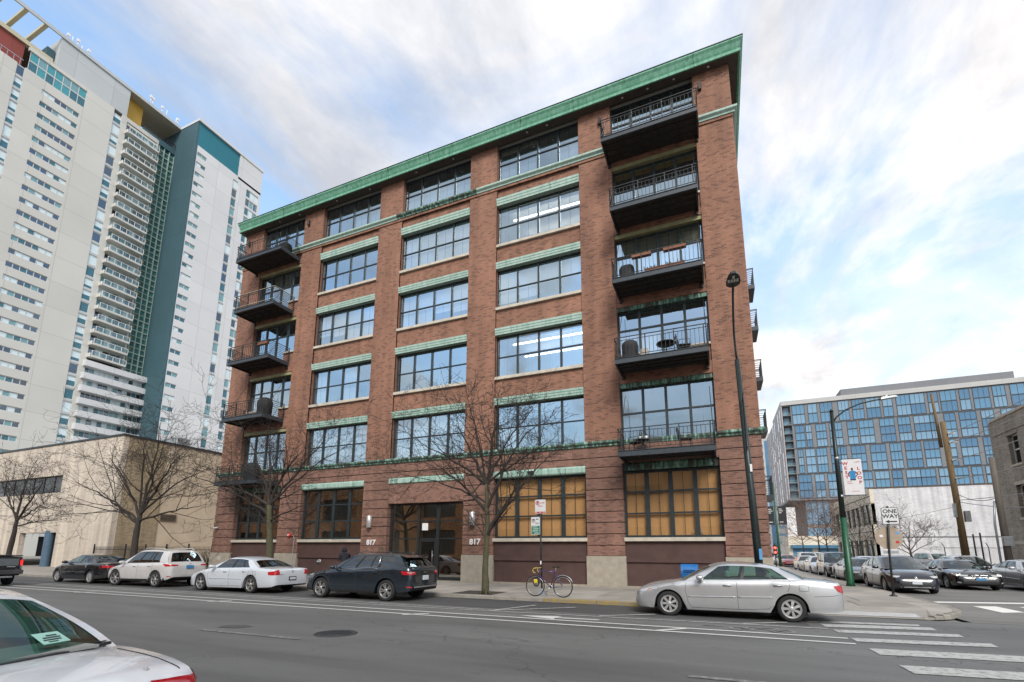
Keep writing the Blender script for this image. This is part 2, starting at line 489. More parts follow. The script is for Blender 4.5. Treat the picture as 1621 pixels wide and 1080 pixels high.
# ================================================================== ground, road, pavement
def asphalt(name, base, fine=.35):
    m, n, l, b = nmat(name)
    tc = n.new('ShaderNodeTexCoord')
    a = n.new('ShaderNodeTexNoise'); a.inputs['Scale'].default_value = 55; a.inputs['Detail'].default_value = 3; a.inputs['Roughness'].default_value = .7
    l.new(tc.outputs['Object'], a.inputs['Vector'])
    mp_ = n.new('ShaderNodeMapping'); mp_.inputs['Scale'].default_value = (.12, .8, 1); l.new(tc.outputs['Object'], mp_.inputs[0])
    c = n.new('ShaderNodeTexNoise'); c.inputs['Scale'].default_value = 1.0; c.inputs['Detail'].default_value = 7; c.inputs['Roughness'].default_value = .62; c.inputs['Distortion'].default_value = .3
    l.new(mp_.outputs[0], c.inputs['Vector'])
    m1 = n.new('ShaderNodeMapRange'); m1.inputs['From Min'].default_value = .25; m1.inputs['From Max'].default_value = .75
    m1.inputs['To Min'].default_value = 1 - fine; m1.inputs['To Max'].default_value = 1 + fine * 1.2; l.new(a.outputs['Fac'], m1.inputs['Value'])
    m2 = n.new('ShaderNodeMapRange'); m2.inputs['From Min'].default_value = .3; m2.inputs['From Max'].default_value = .7
    m2.inputs['To Min'].default_value = .72; m2.inputs['To Max'].default_value = 1.28; l.new(c.outputs['Fac'], m2.inputs['Value'])
    ml = n.new('ShaderNodeMath'); ml.operation = 'MULTIPLY'; l.new(m1.outputs[0], ml.inputs[0]); l.new(m2.outputs[0], ml.inputs[1])
    # a few sealed cracks
    v = n.new('ShaderNodeTexVoronoi'); v.feature = 'DISTANCE_TO_EDGE'; v.inputs['Scale'].default_value = .16
    nd = n.new('ShaderNodeTexNoise'); nd.inputs['Scale'].default_value = .9; nd.inputs['Detail'].default_value = 5
    l.new(tc.outputs['Object'], nd.inputs['Vector'])
    vm = n.new('ShaderNodeVectorMath'); vm.operation = 'MULTIPLY_ADD'; vm.inputs[1].default_value = (2.4, 2.4, 0)
    l.new(nd.outputs['Color'], vm.inputs[0]); l.new(tc.outputs['Object'], vm.inputs[2]); l.new(vm.outputs[0], v.inputs['Vector'])
    lt = n.new('ShaderNodeMapRange'); lt.inputs['From Min'].default_value = 0.0012; lt.inputs['From Max'].default_value = .0035
    lt.inputs['To Min'].default_value = .62; lt.inputs['To Max'].default_value = 1; l.new(v.outputs['Distance'], lt.inputs['Value'])
    ml2 = n.new('ShaderNodeMath'); ml2.operation = 'MULTIPLY'; l.new(ml.outputs[0], ml2.inputs[0]); l.new(lt.outputs[0], ml2.inputs[1])
    # oil drips and darker worn spots
    so = n.new('ShaderNodeTexNoise'); so.inputs['Scale'].default_value = 1.7; so.inputs['Detail'].default_value = 8; so.inputs['Roughness'].default_value = .68; l.new(tc.outputs['Object'], so.inputs['Vector'])
    sm = n.new('ShaderNodeMapRange'); sm.inputs['From Min'].default_value = .60; sm.inputs['From Max'].default_value = .72; sm.inputs['To Min'].default_value = 1; sm.inputs['To Max'].default_value = .72; l.new(so.outputs['Fac'], sm.inputs['Value'])
    ml3 = n.new('ShaderNodeMath'); ml3.operation = 'MULTIPLY'; l.new(ml2.outputs[0], ml3.inputs[0]); l.new(sm.outputs[0], ml3.inputs[1])
    # pale aggregate sparkle
    ag = n.new('ShaderNodeTexVoronoi'); ag.inputs['Scale'].default_value = 38; l.new(tc.outputs['Object'], ag.inputs['Vector'])
    am = n.new('ShaderNodeMapRange'); am.inputs['From Min'].default_value = .06; am.inputs['From Max'].default_value = .22; am.inputs['To Min'].default_value = 1.45; am.inputs['To Max'].default_value = .96; l.new(ag.outputs['Distance'], am.inputs['Value'])
    ml4 = n.new('ShaderNodeMath'); ml4.operation = 'MULTIPLY'; l.new(ml3.outputs[0], ml4.inputs[0]); l.new(am.outputs[0], ml4.inputs[1])
    sc = n.new('ShaderNodeVectorMath'); sc.operation = 'SCALE'; sc.inputs[0].default_value = base; l.new(ml4.outputs[0], sc.inputs['Scale'])
    l.new(sc.outputs[0], b.inputs['Base Color'])
    setp(b, Roughness=.72)
    bp = n.new('ShaderNodeBump'); bp.inputs['Strength'].default_value = .5; bp.inputs['Distance'].default_value = .008
    l.new(a.outputs['Fac'], bp.inputs['Height']); l.new(bp.outputs[0], b.inputs['Normal'])
    return m
ASPHALT = asphalt('asphalt', (0.118, 0.119, 0.116))
ASPHALTNEW = asphalt('asphalt_parking_lane', (0.068, 0.069, 0.07), .3)
ASPHALTLIGHT = asphalt('asphalt_side_street', (0.17, 0.165, 0.155), .25)
LOT = asphalt('gravel_lot', (0.2, 0.19, 0.17))

def paint(name, col, wear=.5, under=(0.118, 0.119, 0.116)):
    m, n, l, b = nmat(name)
    tc = n.new('ShaderNodeTexCoord')
    a = n.new('ShaderNodeTexNoise'); a.inputs['Scale'].default_value = 9; a.inputs['Detail'].default_value = 9; a.inputs['Roughness'].default_value = .75
    l.new(tc.outputs['Object'], a.inputs['Vector'])
    rp = n.new('ShaderNodeValToRGB'); rp.color_ramp.elements[0].position = wear - .1; rp.color_ramp.elements[1].position = wear + .08
    rp.color_ramp.elements[0].color = (*under, 1); rp.color_ramp.elements[1].color = (*col, 1)
    l.new(a.outputs['Fac'], rp.inputs[0]); l.new(rp.outputs[0], b.inputs['Base Color'])
    setp(b, Roughness=.65)
    return m
PAINT = paint('road_paint', (0.58, 0.58, 0.56), .36)
PAINTWORN = paint('worn_road_paint', (0.43, 0.43, 0.415), .44)
PAINTFADED = paint('faded_road_paint', (0.26, 0.26, 0.255), .53)
PAINTBRIGHT = paint('sunlit_road_paint', (0.75, 0.74, 0.70), .3, (0.17, 0.165, 0.155))  # sunlit brightness of the side street markings put into the colour
YELLOWPAINT = paint('kerb_yellow_paint', (0.30, 0.21, 0.04), .51, (0.2, 0.18, 0.15))
CONC = [pm('pavement_concrete_%s' % c, (a, a * .93, a * .83), .85, var=.2, scale=1.1, bump=.25, bscale=150, detail=9) for c, a in zip('abc', (.30, .345, .27))]
KERBC = pm('kerb_concrete', (0.25, 0.235, 0.205), .85, var=.3, scale=2, bump=.4)
SOIL = pm('tree_pit_soil', (0.05, 0.042, 0.036), .95, var=.4, scale=14, bump=.9, bscale=40)
CASTIRON = pm('cast_iron', (0.06, 0.065, 0.07), .55, metal=.5, var=.3, scale=20)

g = MB().quad((-1500, -1500, -.05), (1500, -1500, -.05), (1500, 1500, -.05), (-1500, 1500, -.05)).build('ground', LOT)
struct(g)
KY = 14.96          # far kerb line
SX0, SX1 = 6.02, 13.6   # side street kerbs
road = MB().quad((-400, -.15, 0), (400, -.15, 0), (400, KY + .05, 0), (-400, KY + .05, 0)).build('road', ASPHALT)
struct(road)
lane = MB().quad((-400, 12.55, .004), (1.7, 12.75, .004), (1.7, KY + .02, .004), (-400, KY + .02, .004)).build('parking_lane', ASPHALTNEW, road)
sroad = MB().quad((5.3, KY + .03, .004), (SX1 + .02, KY + .03, .004), (SX1 + .02, 500, .004), (5.3, 500, .004)).build('side_street', ASPHALTLIGHT)
struct(sroad)
lot = MB().quad((SX1 + 3.1, 46, -.02), (200, 46, -.02), (200, 76, -.02), (SX1 + 3.1, 76, -.02)).build('parking_lot', LOT)
struct(lot)

def mark(name, pts, mat=PAINT, parent=road, z=.009):
    return MB().poly([(x, y, z) for x, y in pts]).build(name, mat, parent)
def line(x0, y0, x1, y1, w, mat=PAINT, name='lane_line', parent=road, z=.009):
    d = Vector((x1 - x0, y1 - y0)).normalized(); n_ = Vector((-d.y, d.x)) * w / 2
    return mark(name, [(x0 + n_.x, y0 + n_.y), (x0 - n_.x, y0 - n_.y), (x1 - n_.x, y1 - n_.y), (x1 + n_.x, y1 + n_.y)], mat, parent, z)
line(-120, 10.1, 2.1, 10.62, .11)
line(-120, 10.72, 2.1, 11.22, .11)
line(-120, 11.75, -8.1, 11.98, .09, PAINTWORN)
line(-8.1, 11.98, 2.0, 12.45, .09, PAINTWORN)
line(-120, 12.35, -5.9, 12.3, .08, PAINTWORN, z=.011)
for xa, ya, xb, yb in ((-1.31, 10.62, -.79, 11.14), (-7.47, 10.38, -7.0, 10.9), (-14.72, 10.33, -14.3, 10.85), (-22, 10.3, -21.6, 10.8), (-29, 10.25, -28.6, 10.78)):
    line(xa, ya, xb, yb, .12, PAINT, 'buffer_hatch', z=.011)
line(-5.83, 12.1, -5.2, 13.9, .11, PAINTWORN, 'parking_hatch', z=.013)
line(-5.83, 12.1, -3.95, 13.85, .11, PAINTWORN, 'parking_hatch', z=.0145)
line(-2.91, 12.35, -1.66, 13.27, .11, PAINTWORN, 'parking_hatch', z=.013)
line(.35, 12.45, 1.3, 13.1, .11, PAINTWORN, 'parking_hatch', z=.013)
mark('bike_lane_arrow', [(-4.75, 11.58), (-3.75, 11.28), (-3.82, 11.5), (-2.75, 11.56), (-2.75, 11.68), (-3.82, 11.64), (-3.72, 11.86)], PAINT)
# worn bicycle symbol: two wheels, frame and bars
bm_ = MB()
def ring(mb, cx, cy, r0, r1, z, sx=1.0, n=20):
    vs = []
    for k in range(n):
        a = 2 * math.pi * k / n
        vs += [(cx + r0 * math.cos(a) * sx, cy + r0 * math.sin(a), z), (cx + r1 * math.cos(a) * sx, cy + r1 * math.sin(a), z)]
    mb.add(vs, [(2 * k, 2 * k + 1, (2 * k + 3) % (2 * n), (2 * k + 2) % (2 * n)) for k in range(n)])
ring(bm_, .3, 11.62, .17, .25, .009); ring(bm_, 1.05, 11.62, .17, .25, .009)
for a, b_ in (((.3, 11.62), (.62, 11.8)), ((.62, 11.8), (1.05, 11.62)), ((.45, 11.95), (.3, 11.62)), ((-.48, 11.86), (-.05, 11.82)), ((.45, 11.95), (.95, 11.95)), ((.95, 11.95), (1.05, 11.62))):
    d = Vector((b_[0] - a[0], b_[1] - a[1])).normalized(); n_ = Vector((-d.y, d.x)) * .04
    bm_.poly([(a[0] + n_.x, a[1] + n_.y, .011), (a[0] - n_.x, a[1] - n_.y, .011), (b_[0] - n_.x, b_[1] - n_.y, .011), (b_[0] + n_.x, b_[1] + n_.y, .011)])
bm_.build('bicycle_symbol', PAINTFADED, road)
line(-9.75, 6.78, -7.15, 6.84, .12, PAINTFADED, 'centre_dash')
line(-18.6, 6.6, -16.0, 6.66, .12, PAINTFADED, 'centre_dash')
line(-.5, 7.0, 1.1, 7.06, .12, PAINTFADED, 'centre_dash')
for (xa, xb, y0, y1, sl_) in ((1.77, 3.95, 13.42, 13.72, .3), (1.99, 4.05, 12.72, 13.2, .4), (2.09, 4.2, 11.95, 12.35, .35), (2.18, 4.3, 10.9, 11.3, .38), (2.22, 4.35, 9.68, 10.22, .3), (2.28, 4.4, 8.4, 8.92, .28), (2.3, 4.5, 7.1, 7.65, .26), (2.3, 4.5, 5.8, 6.35, .26), (2.3, 4.5, 4.5, 5.05, .26)):
    mark('crosswalk_stripe', [(xa, y0), (xb, y0 + sl_), (xb + .05, y1 + sl_), (xa - .03, y1)], PAINTWORN)
line(6.2, 20.5, SX1 - .2, 20.5 + (SX1 - 6.4) * .30, .42, PAINTBRIGHT, 'stop_line', sroad, .012)
for xa in (6.95, 8.15, 9.35, 10.55, 11.75, 12.9):
    dx_ = (xa - 6.95) * .28
    mark('crosswalk_bar', [(xa, 17.75 + dx_), (xa + .62, 18.1 + dx_), (xa + .66, 19.75 + dx_), (xa + .02, 19.5 + dx_)], PAINTBRIGHT, sroad, .012)
mh = MB()
mh.lathe([(0.001, .012), (.30, .012), (.30, .008), (.33, .008), (.33, .013), (.40, .013), (.41, .001)], 'z', (-6.98, 7.58, 0), 28)
for k in range(-4, 5):
    w_ = math.sqrt(max(.0, .28 ** 2 - (k * .06) ** 2))
    mh.box(-6.98 - w_, -6.98 + w_, 7.58 + k * .06 - .012, 7.58 + k * .06 + .012, .0125, .017)
tag(mh.build('manhole_cover', CASTIRON), 'round cast iron manhole cover set in the grey asphalt', 'manhole cover')
pt = MB().poly([(-9.75, 7.12, .006), (-9.3, 7.2, .006), (-9.15, 7.5, .006), (-9.5, 7.6, .006), (-9.85, 7.4, .006)]).build('tar_patch', ASPHALTNEW, road)

# --- far pavement: kerb stones, slabs, corner, ramp
pav = MB().poly([(-400, KY + .05, .04), (1.9, KY + .05, .0), (4.5, KY + .35, .008), (5.6, 16.6, .04), (SX0 - .12, 18.5, .04), (SX0 - .12, 400, .05), (-400, 400, .05)]).build('pavement', CONC[2])
struct(pav)
def slab(x0, x1, y0, y1, z=.12, g_=.007, mat=None):
    j = random.uniform(-.004, .004)
    me = MB().bbox(x0 + g_, x1 - g_, y0 + g_, y1 - g_, .03, z + j, .006).mesh('pavement_slab', mat or random.choice(CONC))
    return link('pavement_slab', me, pav)
gd = MB(); rg = random.Random(8)
for q in range(260):
    x = rg.uniform(-34, 1.5); y = KY - abs(rg.gauss(0, .16)) - .03; a = rg.uniform(.02, .16); b_ = rg.uniform(.01, .04); r_ = rg.uniform(-.4, .4); n_ = 7
    gd.poly([(x + a * math.cos(6.283 * k / n_) * rg.uniform(.6, 1.2), y + b_ * math.sin(6.283 * k / n_) * rg.uniform(.6, 1.2) + r_ * a * .2 * math.cos(6.283 * k / n_), .0075 + q * .00001) for k in range(n_)])
go = gd.build('gutter_litter', pm('gutter_dirt', (.045, .038, .03), .95, var=.5, scale=8), road); go['kind'] = 'stuff'
PITS = [(-8.95, -7.3, 15.6, 17.3), (-19.6, -17.6, 15.6, 17.3), (-29.5, -27.5, 15.6, 17.3)]
ys = [KY + .17, 16.75, 18.55, 20.42]
x = -46.0
while x < 1.9:
    x1 = min(x + 1.83, 2.0)
    for a, b_ in zip(ys[:-1], ys[1:]):
        cut = None
        for p_ in PITS:
            if p_[0] < x1 and p_[1] > x and a < p_[3] - .1 and b_ > p_[2] and a < 16: cut = p_
        if cut:
            if cut[0] > x + .1: slab(x, cut[0], a, b_)
            if cut[1] < x1 - .1: slab(cut[1], x1, a, b_)
        else: slab(x, x1, a, b_)
    x = x1
slab(-400, -46, KY + .17, 30)
for p_ in PITS:
    s_ = MB()
    nx = 10
    s_.box(p_[0] + .02, p_[1] - .02, KY + .2, 16.72, .04, .105)
    o_ = s_.build('tree_pit', SOIL, pav)
# corner slabs right of the building corner, kept inside the curved kerb
for (x0, x1, y0, y1) in ((2.0, 3.55, 16.75, 18.55), (3.55, 5.05, 16.95, 18.55), (2.0, 3.9, 18.55, 20.4), (3.9, SX0 - .2, 18.55, 20.4)):
    slab(x0, x1, y0, y1)
yy = 20.4
while yy < 60:
    slab(1.75, 3.9, yy, yy + 1.9); slab(3.9, SX0 - .18, yy, yy + 1.9); yy += 1.9
slab(1.75, SX0 - .18, yy, 400)
MB().add([(2.0, KY + .02, .012), (4.55, KY + .22, .012), (5.05, 16.95, .118), (2.0, 16.75, .118), (2.0, KY + .02, .0), (4.55, KY + .22, .0), (5.05, 16.95, .02), (2.0, 16.75, .02)],
         [(0, 1, 2, 3), (0, 4, 5, 1), (1, 5, 6, 2), (2, 6, 7, 3), (3, 7, 4, 0)]).build('kerb_ramp', CONC[0], pav)
MB().poly([(5.05, 16.95, .118), (4.75, 15.6, .06), (5.12, 15.86, .09), (5.45, 16.32, .113), (5.69, 16.98, .117), (5.84, 17.76, .117), (5.93, 18.6, .117), (5.05, 18.6, .117)]).build('corner_paving', CONC[1], pav)
MB().poly([(4.55, KY + .22, .014), (4.75, 15.6, .06), (5.05, 16.95, .118)]).build('ramp_flare', CONC[2], pav)
# tactile strip with domes
ts = MB()
tz = lambda y: .012 + (y - KY) / 1.8 * .106
ts.add([(2.08, KY + .14, tz(KY + .14) + .006), (4.45, KY + .34, tz(KY + .2) + .006), (4.5, KY + .92, tz(KY + .78) + .006), (2.08, KY + .72, tz(KY + .72) + .006)], [(0, 1, 2, 3)])
for i in range(38):
    for j in range(8):
        cx = 2.13 + i * .061; cy = KY + .19 + j * .068 + i * .061 * .084; cz = tz(cy - i * .061 * .08) + .007
        ts.add([(cx - .02, cy - .02, cz), (cx + .02, cy - .02, cz), (cx + .02, cy + .02, cz), (cx - .02, cy + .02, cz), (cx, cy, cz + .018)], [(0, 1, 4), (1, 2, 4), (2, 3, 4), (3, 0, 4)])
ts.build('tactile_strip', pm('tactile_paving', (0.42, 0.42, 0.42), .7, var=.15), pav)
def kerb_run(path, mat, z=.12, name='kerb_stone', w=.17):
    for a, b_ in zip(path[:-1], path[1:]):
        a = Vector(a); b_ = Vector(b_); d = (b_ - a).normalized(); n_ = Vector((-d.y, d.x)) * w
        a2 = a + d * .006; b2 = b_ - d * .006; e = n_ * .12
        vs = [(a2.x, a2.y, -.02), (b2.x, b2.y, -.02), (b2.x + n_.x, b2.y + n_.y, -.02), (a2.x + n_.x, a2.y + n_.y, -.02),
              (a2.x + e.x * .4, a2.y + e.y * .4, z - .02), (b2.x + e.x * .4, b2.y + e.y * .4, z - .02), (b2.x + n_.x, b2.y + n_.y, z), (a2.x + n_.x, a2.y + n_.y, z),
              (a2.x + e.x * 1.4, a2.y + e.y * 1.4, z), (b2.x + e.x * 1.4, b2.y + e.y * 1.4, z)]
        fs = [(0, 1, 5, 4), (4, 5, 9, 8), (8, 9, 6, 7), (2, 3, 7, 6), (0, 4, 8, 7, 3), (1, 2, 6, 9, 5), (0, 3, 2, 1)]
        MB().add(vs, fs).build(name, mat, pav)
kp = []
x = -46.0
while x < -5.3: kp.append((x, KY)); x += 3.05
kp.append((-5.35, KY))
kerb_run(kp, KERBC)
kerb_run([(-5.35, KY), (-3.6, KY), (-1.9, KY)], YELLOWPAINT)
kerb_run([(-1.9, KY), (.1, KY), (1.98, KY)], KERBC)
kerb_run([(-400, KY), (-46, KY)], KERBC)
cv = [(4.5, 15.22), (4.75, 15.4), (4.98, 15.56), (5.2, 15.75), (5.4, 16.0), (5.55, 16.25), (5.68, 16.56), (5.78, 16.9), (5.92, 17.7), (6.0, 18.8)]
for i_, zk in enumerate((.03, .065, .095, .115, .12, .12, .12, .12, .12)): kerb_run(cv[i_:i_ + 2], KERBC, zk)
k2 = [(SX0 - .02, 18.8)] + [(SX0, y) for y in range(21, 60, 3)] + [(SX0, 400)]
kerb_run(k2, KERBC)
# east pavement of the side street
ep = MB().box(SX1, SX1 + 3.4, KY + 6, 400, -.02, .12).build('east_pavement', CONC[1]); struct(ep)
np_ = MB().box(-400, 400, -6, -.15, -.02, .12).build('near_pavement', CONC[0]); struct(np_)
# ================================================================== the brick loft building
F = 20.54
BX0, BX1, BDEP = -29.42, 1.74, 17.0
BT = F + .45                       # back of the masonry
loft = thing('brick_loft_building', 'six storey red brick loft building with green copper cornice and black balconies', 'building', ((BX0 + BX1) / 2, F, .12))
PIERS = [(-29.42, -27.67), (-23.86, -22.2), (-17.66, -16.0), (-11.46, -9.83), (-5.30, -3.68), (.18, 1.74)]
BAYS = {1: (-27.67, -23.86), 2: (-22.2, -17.66), 3: (-16.0, -11.46), 4: (-9.83, -5.30), 5: (-3.68, .18)}
UNITPANE = MB().quad((-.5, 0, -.5), (.5, 0, -.5), (.5, 0, .5), (-.5, 0, .5)).mesh('pane', PANE)
PANECACHE = {}
def pane(x0, x1, z0, z1, y, parent, mat=PANE, name='pane'):
    k = mat.name
    if k not in PANECACHE:
        PANECACHE[k] = MB().box(-.5, .5, -.5, .5, -.5, .5).mesh('pane', mat) if False else MB().quad((-.5, 0, -.5), (.5, 0, -.5), (.5, 0, .5), (-.5, 0, .5)).mesh('pane', mat)
    o = bpy.data.objects.new(name, PANECACHE[k]); COL.objects.link(o)
    o.location = ((x0 + x1) / 2, y, (z0 + z1) / 2); o.scale = (x1 - x0, 1, z1 - z0)
    return attach(o, parent)
def bld(mb, name, mat, parent=loft): return mb.build(name, mat, parent, normals=False)

# piers
for i, (a, b_) in enumerate(PIERS):
    bld(MB().box(a - .03, b_ + .03, F - .035, BT, .1, 1.41), 'plinth', PLINTH)
    core = MB().box(a + .05, b_ - .05, F + .07, BT - .01, 1.41, 6.2)
    bld(core, 'pier_core', SOFFIT)
    zj = [1.425, 1.88, 2.36, 2.85, 3.32, 3.80, 4.27, 4.78, 5.26, 5.70]
    for z0, z1 in zip(zj[:-1], zj[1:]):
        bld(MB().bbox(a, b_, F, BT - .02, z0 + .0, z1 - .036, .012), 'rusticated_course', BRICKLOW)
    bld(MB().box(a, b_, F, BT, 6.40, 20.84), 'brick_pier', BRICK)
    bld(MB().box(a, b_, F, BT, 21.1, 23.52), 'brick_pier', BRICK)
    # little black wall light of the top floor
    if i in (0, 1, 4, 5):
        xs = a + (.42 if i != 5 else .3)
        if i == 4: xs = b_ - .5
        bld(MB().bbox(xs - .07, xs + .07, F - .15, F, 22.55, 22.9, .02), 'wall_light', BLACKIRON)
# wall above the ground floor windows, one course higher across the front
for k, (a, b_) in BAYS.items():
    bld(MB().box(a, b_, F + .006, BT, 5.36 if k != 3 else 5.39, 5.66), 'brick_spandrel', BRICKLOW)
bld(MB().bbox(BX0, BX1, F, BT, 5.70, 6.17, .012), 'brick_frieze', BRICKLOW)
bld(MB().box(BX0 + .02, BX1 - .02, F + .06, BT - .02, 5.60, 5.72), 'recessed_joint', SOFFIT)

def moulding(x0, x1, z0, z1, p, mat, name, right=False, y=F):
    """small projecting cornice with a drip profile"""
    h = z1 - z0
    pr = [(0, z0), (p * .45, z0 + .02), (p * .5, z0 + h * .3), (p * .95, z0 + h * .55), (p, z0 + h * .62), (p, z0 + h * .86), (p * .9, z0 + h * .95), (0, z1)]
    vs = []; n = len(pr)
    for q, z in pr: vs.append((x0, y - q, z))
    for q, z in pr: vs.append((x1 + (q if right else 0), y - q, z))
    fs = [(i, i + n, i + n + 1, i + 1) for i in range(n - 1)] + [tuple(range(n))] + [tuple(reversed(range(n, 2 * n)))]
    if right:
        for q, z in pr: vs.append((x1 + q, y + BDEP, z))
        fs += [(i + n, i + 2 * n, i + 2 * n + 1, i + n + 1) for i in range(n - 1)]
    return bld(MB().add(vs, fs), name, mat)
moulding(BX0 - .1, -3.72, 6.16, 6.42, .15, COPPERDARK, 'belt_course')
moulding(-3.72, .2, 6.16, 6.40, .05, COPPERDARK, 'belt_course')
moulding(.2, BX1, 6.16, 6.42, .15, COPPERDARK, 'belt_course', True)
moulding(BX0 - .1, -16.3, 20.82, 21.12, .2, COPPERCLEAN, 'copper_band')
moulding(-16.3, -11.0, 20.82, 21.12, .2, COPPERDARK, 'copper_band')
moulding(-11.0, -3.9, 20.82, 21.12, .2, COPPERCLEAN, 'copper_band')
moulding(.34, BX1, 20.82, 21.12, .2, COPPERCLEAN, 'copper_band', True)
# brick corbel under the band
bld(MB().box(BX0, -3.9, F - .05, F, 20.70, 20.82), 'brick_corbel', BRICK)
bld(MB().box(.34, BX1, F - .05, F, 20.70, 20.82), 'brick_corbel', BRICK)
# roof cornice, swept round the corner
def sweep(pr, mat, name, xl=-29.42):
    n = len(pr); vs = []
    for q, z in pr: vs.append((xl - q * .35, F + 3, z))
    for q, z in pr: vs.append((xl - q * .35, F - q, z))
    for q, z in pr: vs.append((BX1 + q, F - q, z))
    for q, z in pr: vs.append((BX1 + q, F + BDEP, z))
    fs = []
    for s_ in range(3):
        fs += [(s_ * n + i, (s_ + 1) * n + i, (s_ + 1) * n + i + 1, s_ * n + i + 1) for i in range(n - 1)]
    return MB().add(vs, fs).build(name, mat, loft)
sweep([(.0, 23.50), (.40, 23.53), (.40, 23.46), (.48, 23.45), (.49, 23.58), (.40, 23.60), (.41, 23.66), (.46, 23.74), (.53, 23.90), (.60, 24.0), (.60, 24.08)], COPPERGREEN, 'copper_cornice')
sweep([(.60, 24.082), (.625, 24.082), (.625, 24.115), (.3, 24.13), (-.3, 24.14)], DARKFRAME, 'cornice_cap')
bld(MB().box(BX0, BX1 + .38, F - .38, F + .02, 23.47, 23.50), 'soffit', SOFFIT)
bld(MB().box(BX1, BX1 + .38, F + .02, F + BDEP, 23.47, 23.50), 'soffit', SOFFIT)
SEAMP = [(F - .40, 23.47), (F - .495, 23.455), (F - .505, 23.58), (F - .42, 23.61), (F - .475, 23.74), (F - .54, 23.89), (F - .612, 23.99), (F - .612, 24.075), (F - .4, 24.075)]
for i_ in range(11): bld(MB().prism(SEAMP, 'x', -28.2 + i_ * 2.85, -28.2 + i_ * 2.85 + .028), 'cornice_seam', COPPERDARK if i_ % 3 else COPPERGREEN)
for xs in (-26, -24.2, -21, -18.4, -15, -12.5, -8, -6.9, -3, -1.8, -.6, .9):   # recessed soffit lamps
    bld(MB().lathe([(.001, 23.462), (.05, 23.462), (.055, 23.47)], 'z', (xs, F - .2, 0), 10), 'soffit_lamp', WHITEMETAL)

# rooms
for z in (5.22, 9.18, 12.92, 16.58, 20.28, 23.4):
    s_ = MB().box(BX0 + .3, BX1 - .3, BT - .15, F + 7, z, z + .3, 0)
    bld(s_, 'floor_slab', CEIL)
bld(MB().box(BX0 + .2, BX1 - .2, F + 7, F + 7.2, .1, 23.4), 'back_room_wall', INTERIOR)
for a, b_ in PIERS[1:-1]:
    c = (a + b_) / 2
    bld(MB().box(c - .08, c + .08, BT, F + 7, .1, 23.4), 'partition_wall', INTERIOR)
bld(MB().box(BX0 + .1, BX1 - .1, BT, F + 7, .02, .16), 'ground_slab', INTERIOR)
# outer shell: sides, back, roof
bld(MB().box(BX0, BX0 + .3, BT, F + BDEP, .1, 23.6), 'side_wall', BRICK)
bld(MB().box(BX0, BX1, F + BDEP - .3, F + BDEP, .1, 23.6), 'back_wall', BRICK)
bld(MB().box(BX0 + .05, BX1 - .05, F + .1, F + BDEP - .02, 23.7, 23.95), 'roof_deck', SOFFIT)

def frame_grid(x0, x1, zs, cols, y, fr=.07, mull=.10, bar=.055, dep=.09, grille=True, skipcells=(), mat=DARKFRAME, name='window', parent=loft, pmat=PANE, gridw=.018, sub=2):
    """steel/aluminium window: returns frame object and list of cell rectangles"""
    mb = MB()
    mb.box(x0, x0 + fr, y, y + dep, zs[0], zs[-1]); mb.box(x1 - fr, x1, y, y + dep, zs[0], zs[-1])
    mb.box(x0 + fr, x1 - fr, y, y + dep, zs[0], zs[0] + fr); mb.box(x0 + fr, x1 - fr, y, y + dep, zs[-1] - fr, zs[-1])
    cw = (x1 - x0) / cols
    for c in range(1, cols):
        xc = x0 + c * cw
        mb.box(xc - mull / 2, xc + mull / 2, y - .012, y + dep, zs[0] + fr, zs[-1] - fr)
    cells = []
    for c in range(cols):
        xa = x0 + c * cw + (fr if c == 0 else mull / 2); xb = x0 + (c + 1) * cw - (fr if c == cols - 1 else mull / 2)
        for r in range(len(zs) - 1):
            za = zs[r] + (fr if r == 0 else bar / 2); zb = zs[r + 1] - (fr if r == len(zs) - 2 else bar / 2)
            if r > 0: mb.box(xa, xb, y + .004, y + dep - .006, zs[r] - bar / 2, zs[r] + bar / 2)
            if grille and (c, r) not in skipcells:
                for q in range(1, sub):
                    xm = xa + (xb - xa) * q / sub
                    mb.box(xm - gridw / 2, xm + gridw / 2, y + .052, y + .062, za, zb)
            cells.append((c, r, xa, xb, za, zb))
    fo = mb.build(name, mat, parent, normals=False)
    for c, r, xa, xb, za, zb in cells:
        pane(xa, xb, za, zb, y + .045, fo, pmat)
    return fo, cells

def blinds(fo, cells, spec, y, mat=BLIND, cord=True):
    """spec: dict (c,r)->fraction covered from the top"""
    mb = MB(); cords = MB(); nc = 0
    for c, r, xa, xb, za, zb in cells:
        f_ = spec.get((c, r))
        if not f_: continue
        zt = zb + .03; zbm = zb - (zb - za) * f_ - (.03 if f_ > .98 else 0)
        n_ = 1
        mb.quad((xa - .04, y, zbm), (xb + .04, y, zbm), (xb + .04, y, zt), (xa - .04, y, zt))
    if mb.f: mb.build('blind', mat, fo, normals=False)

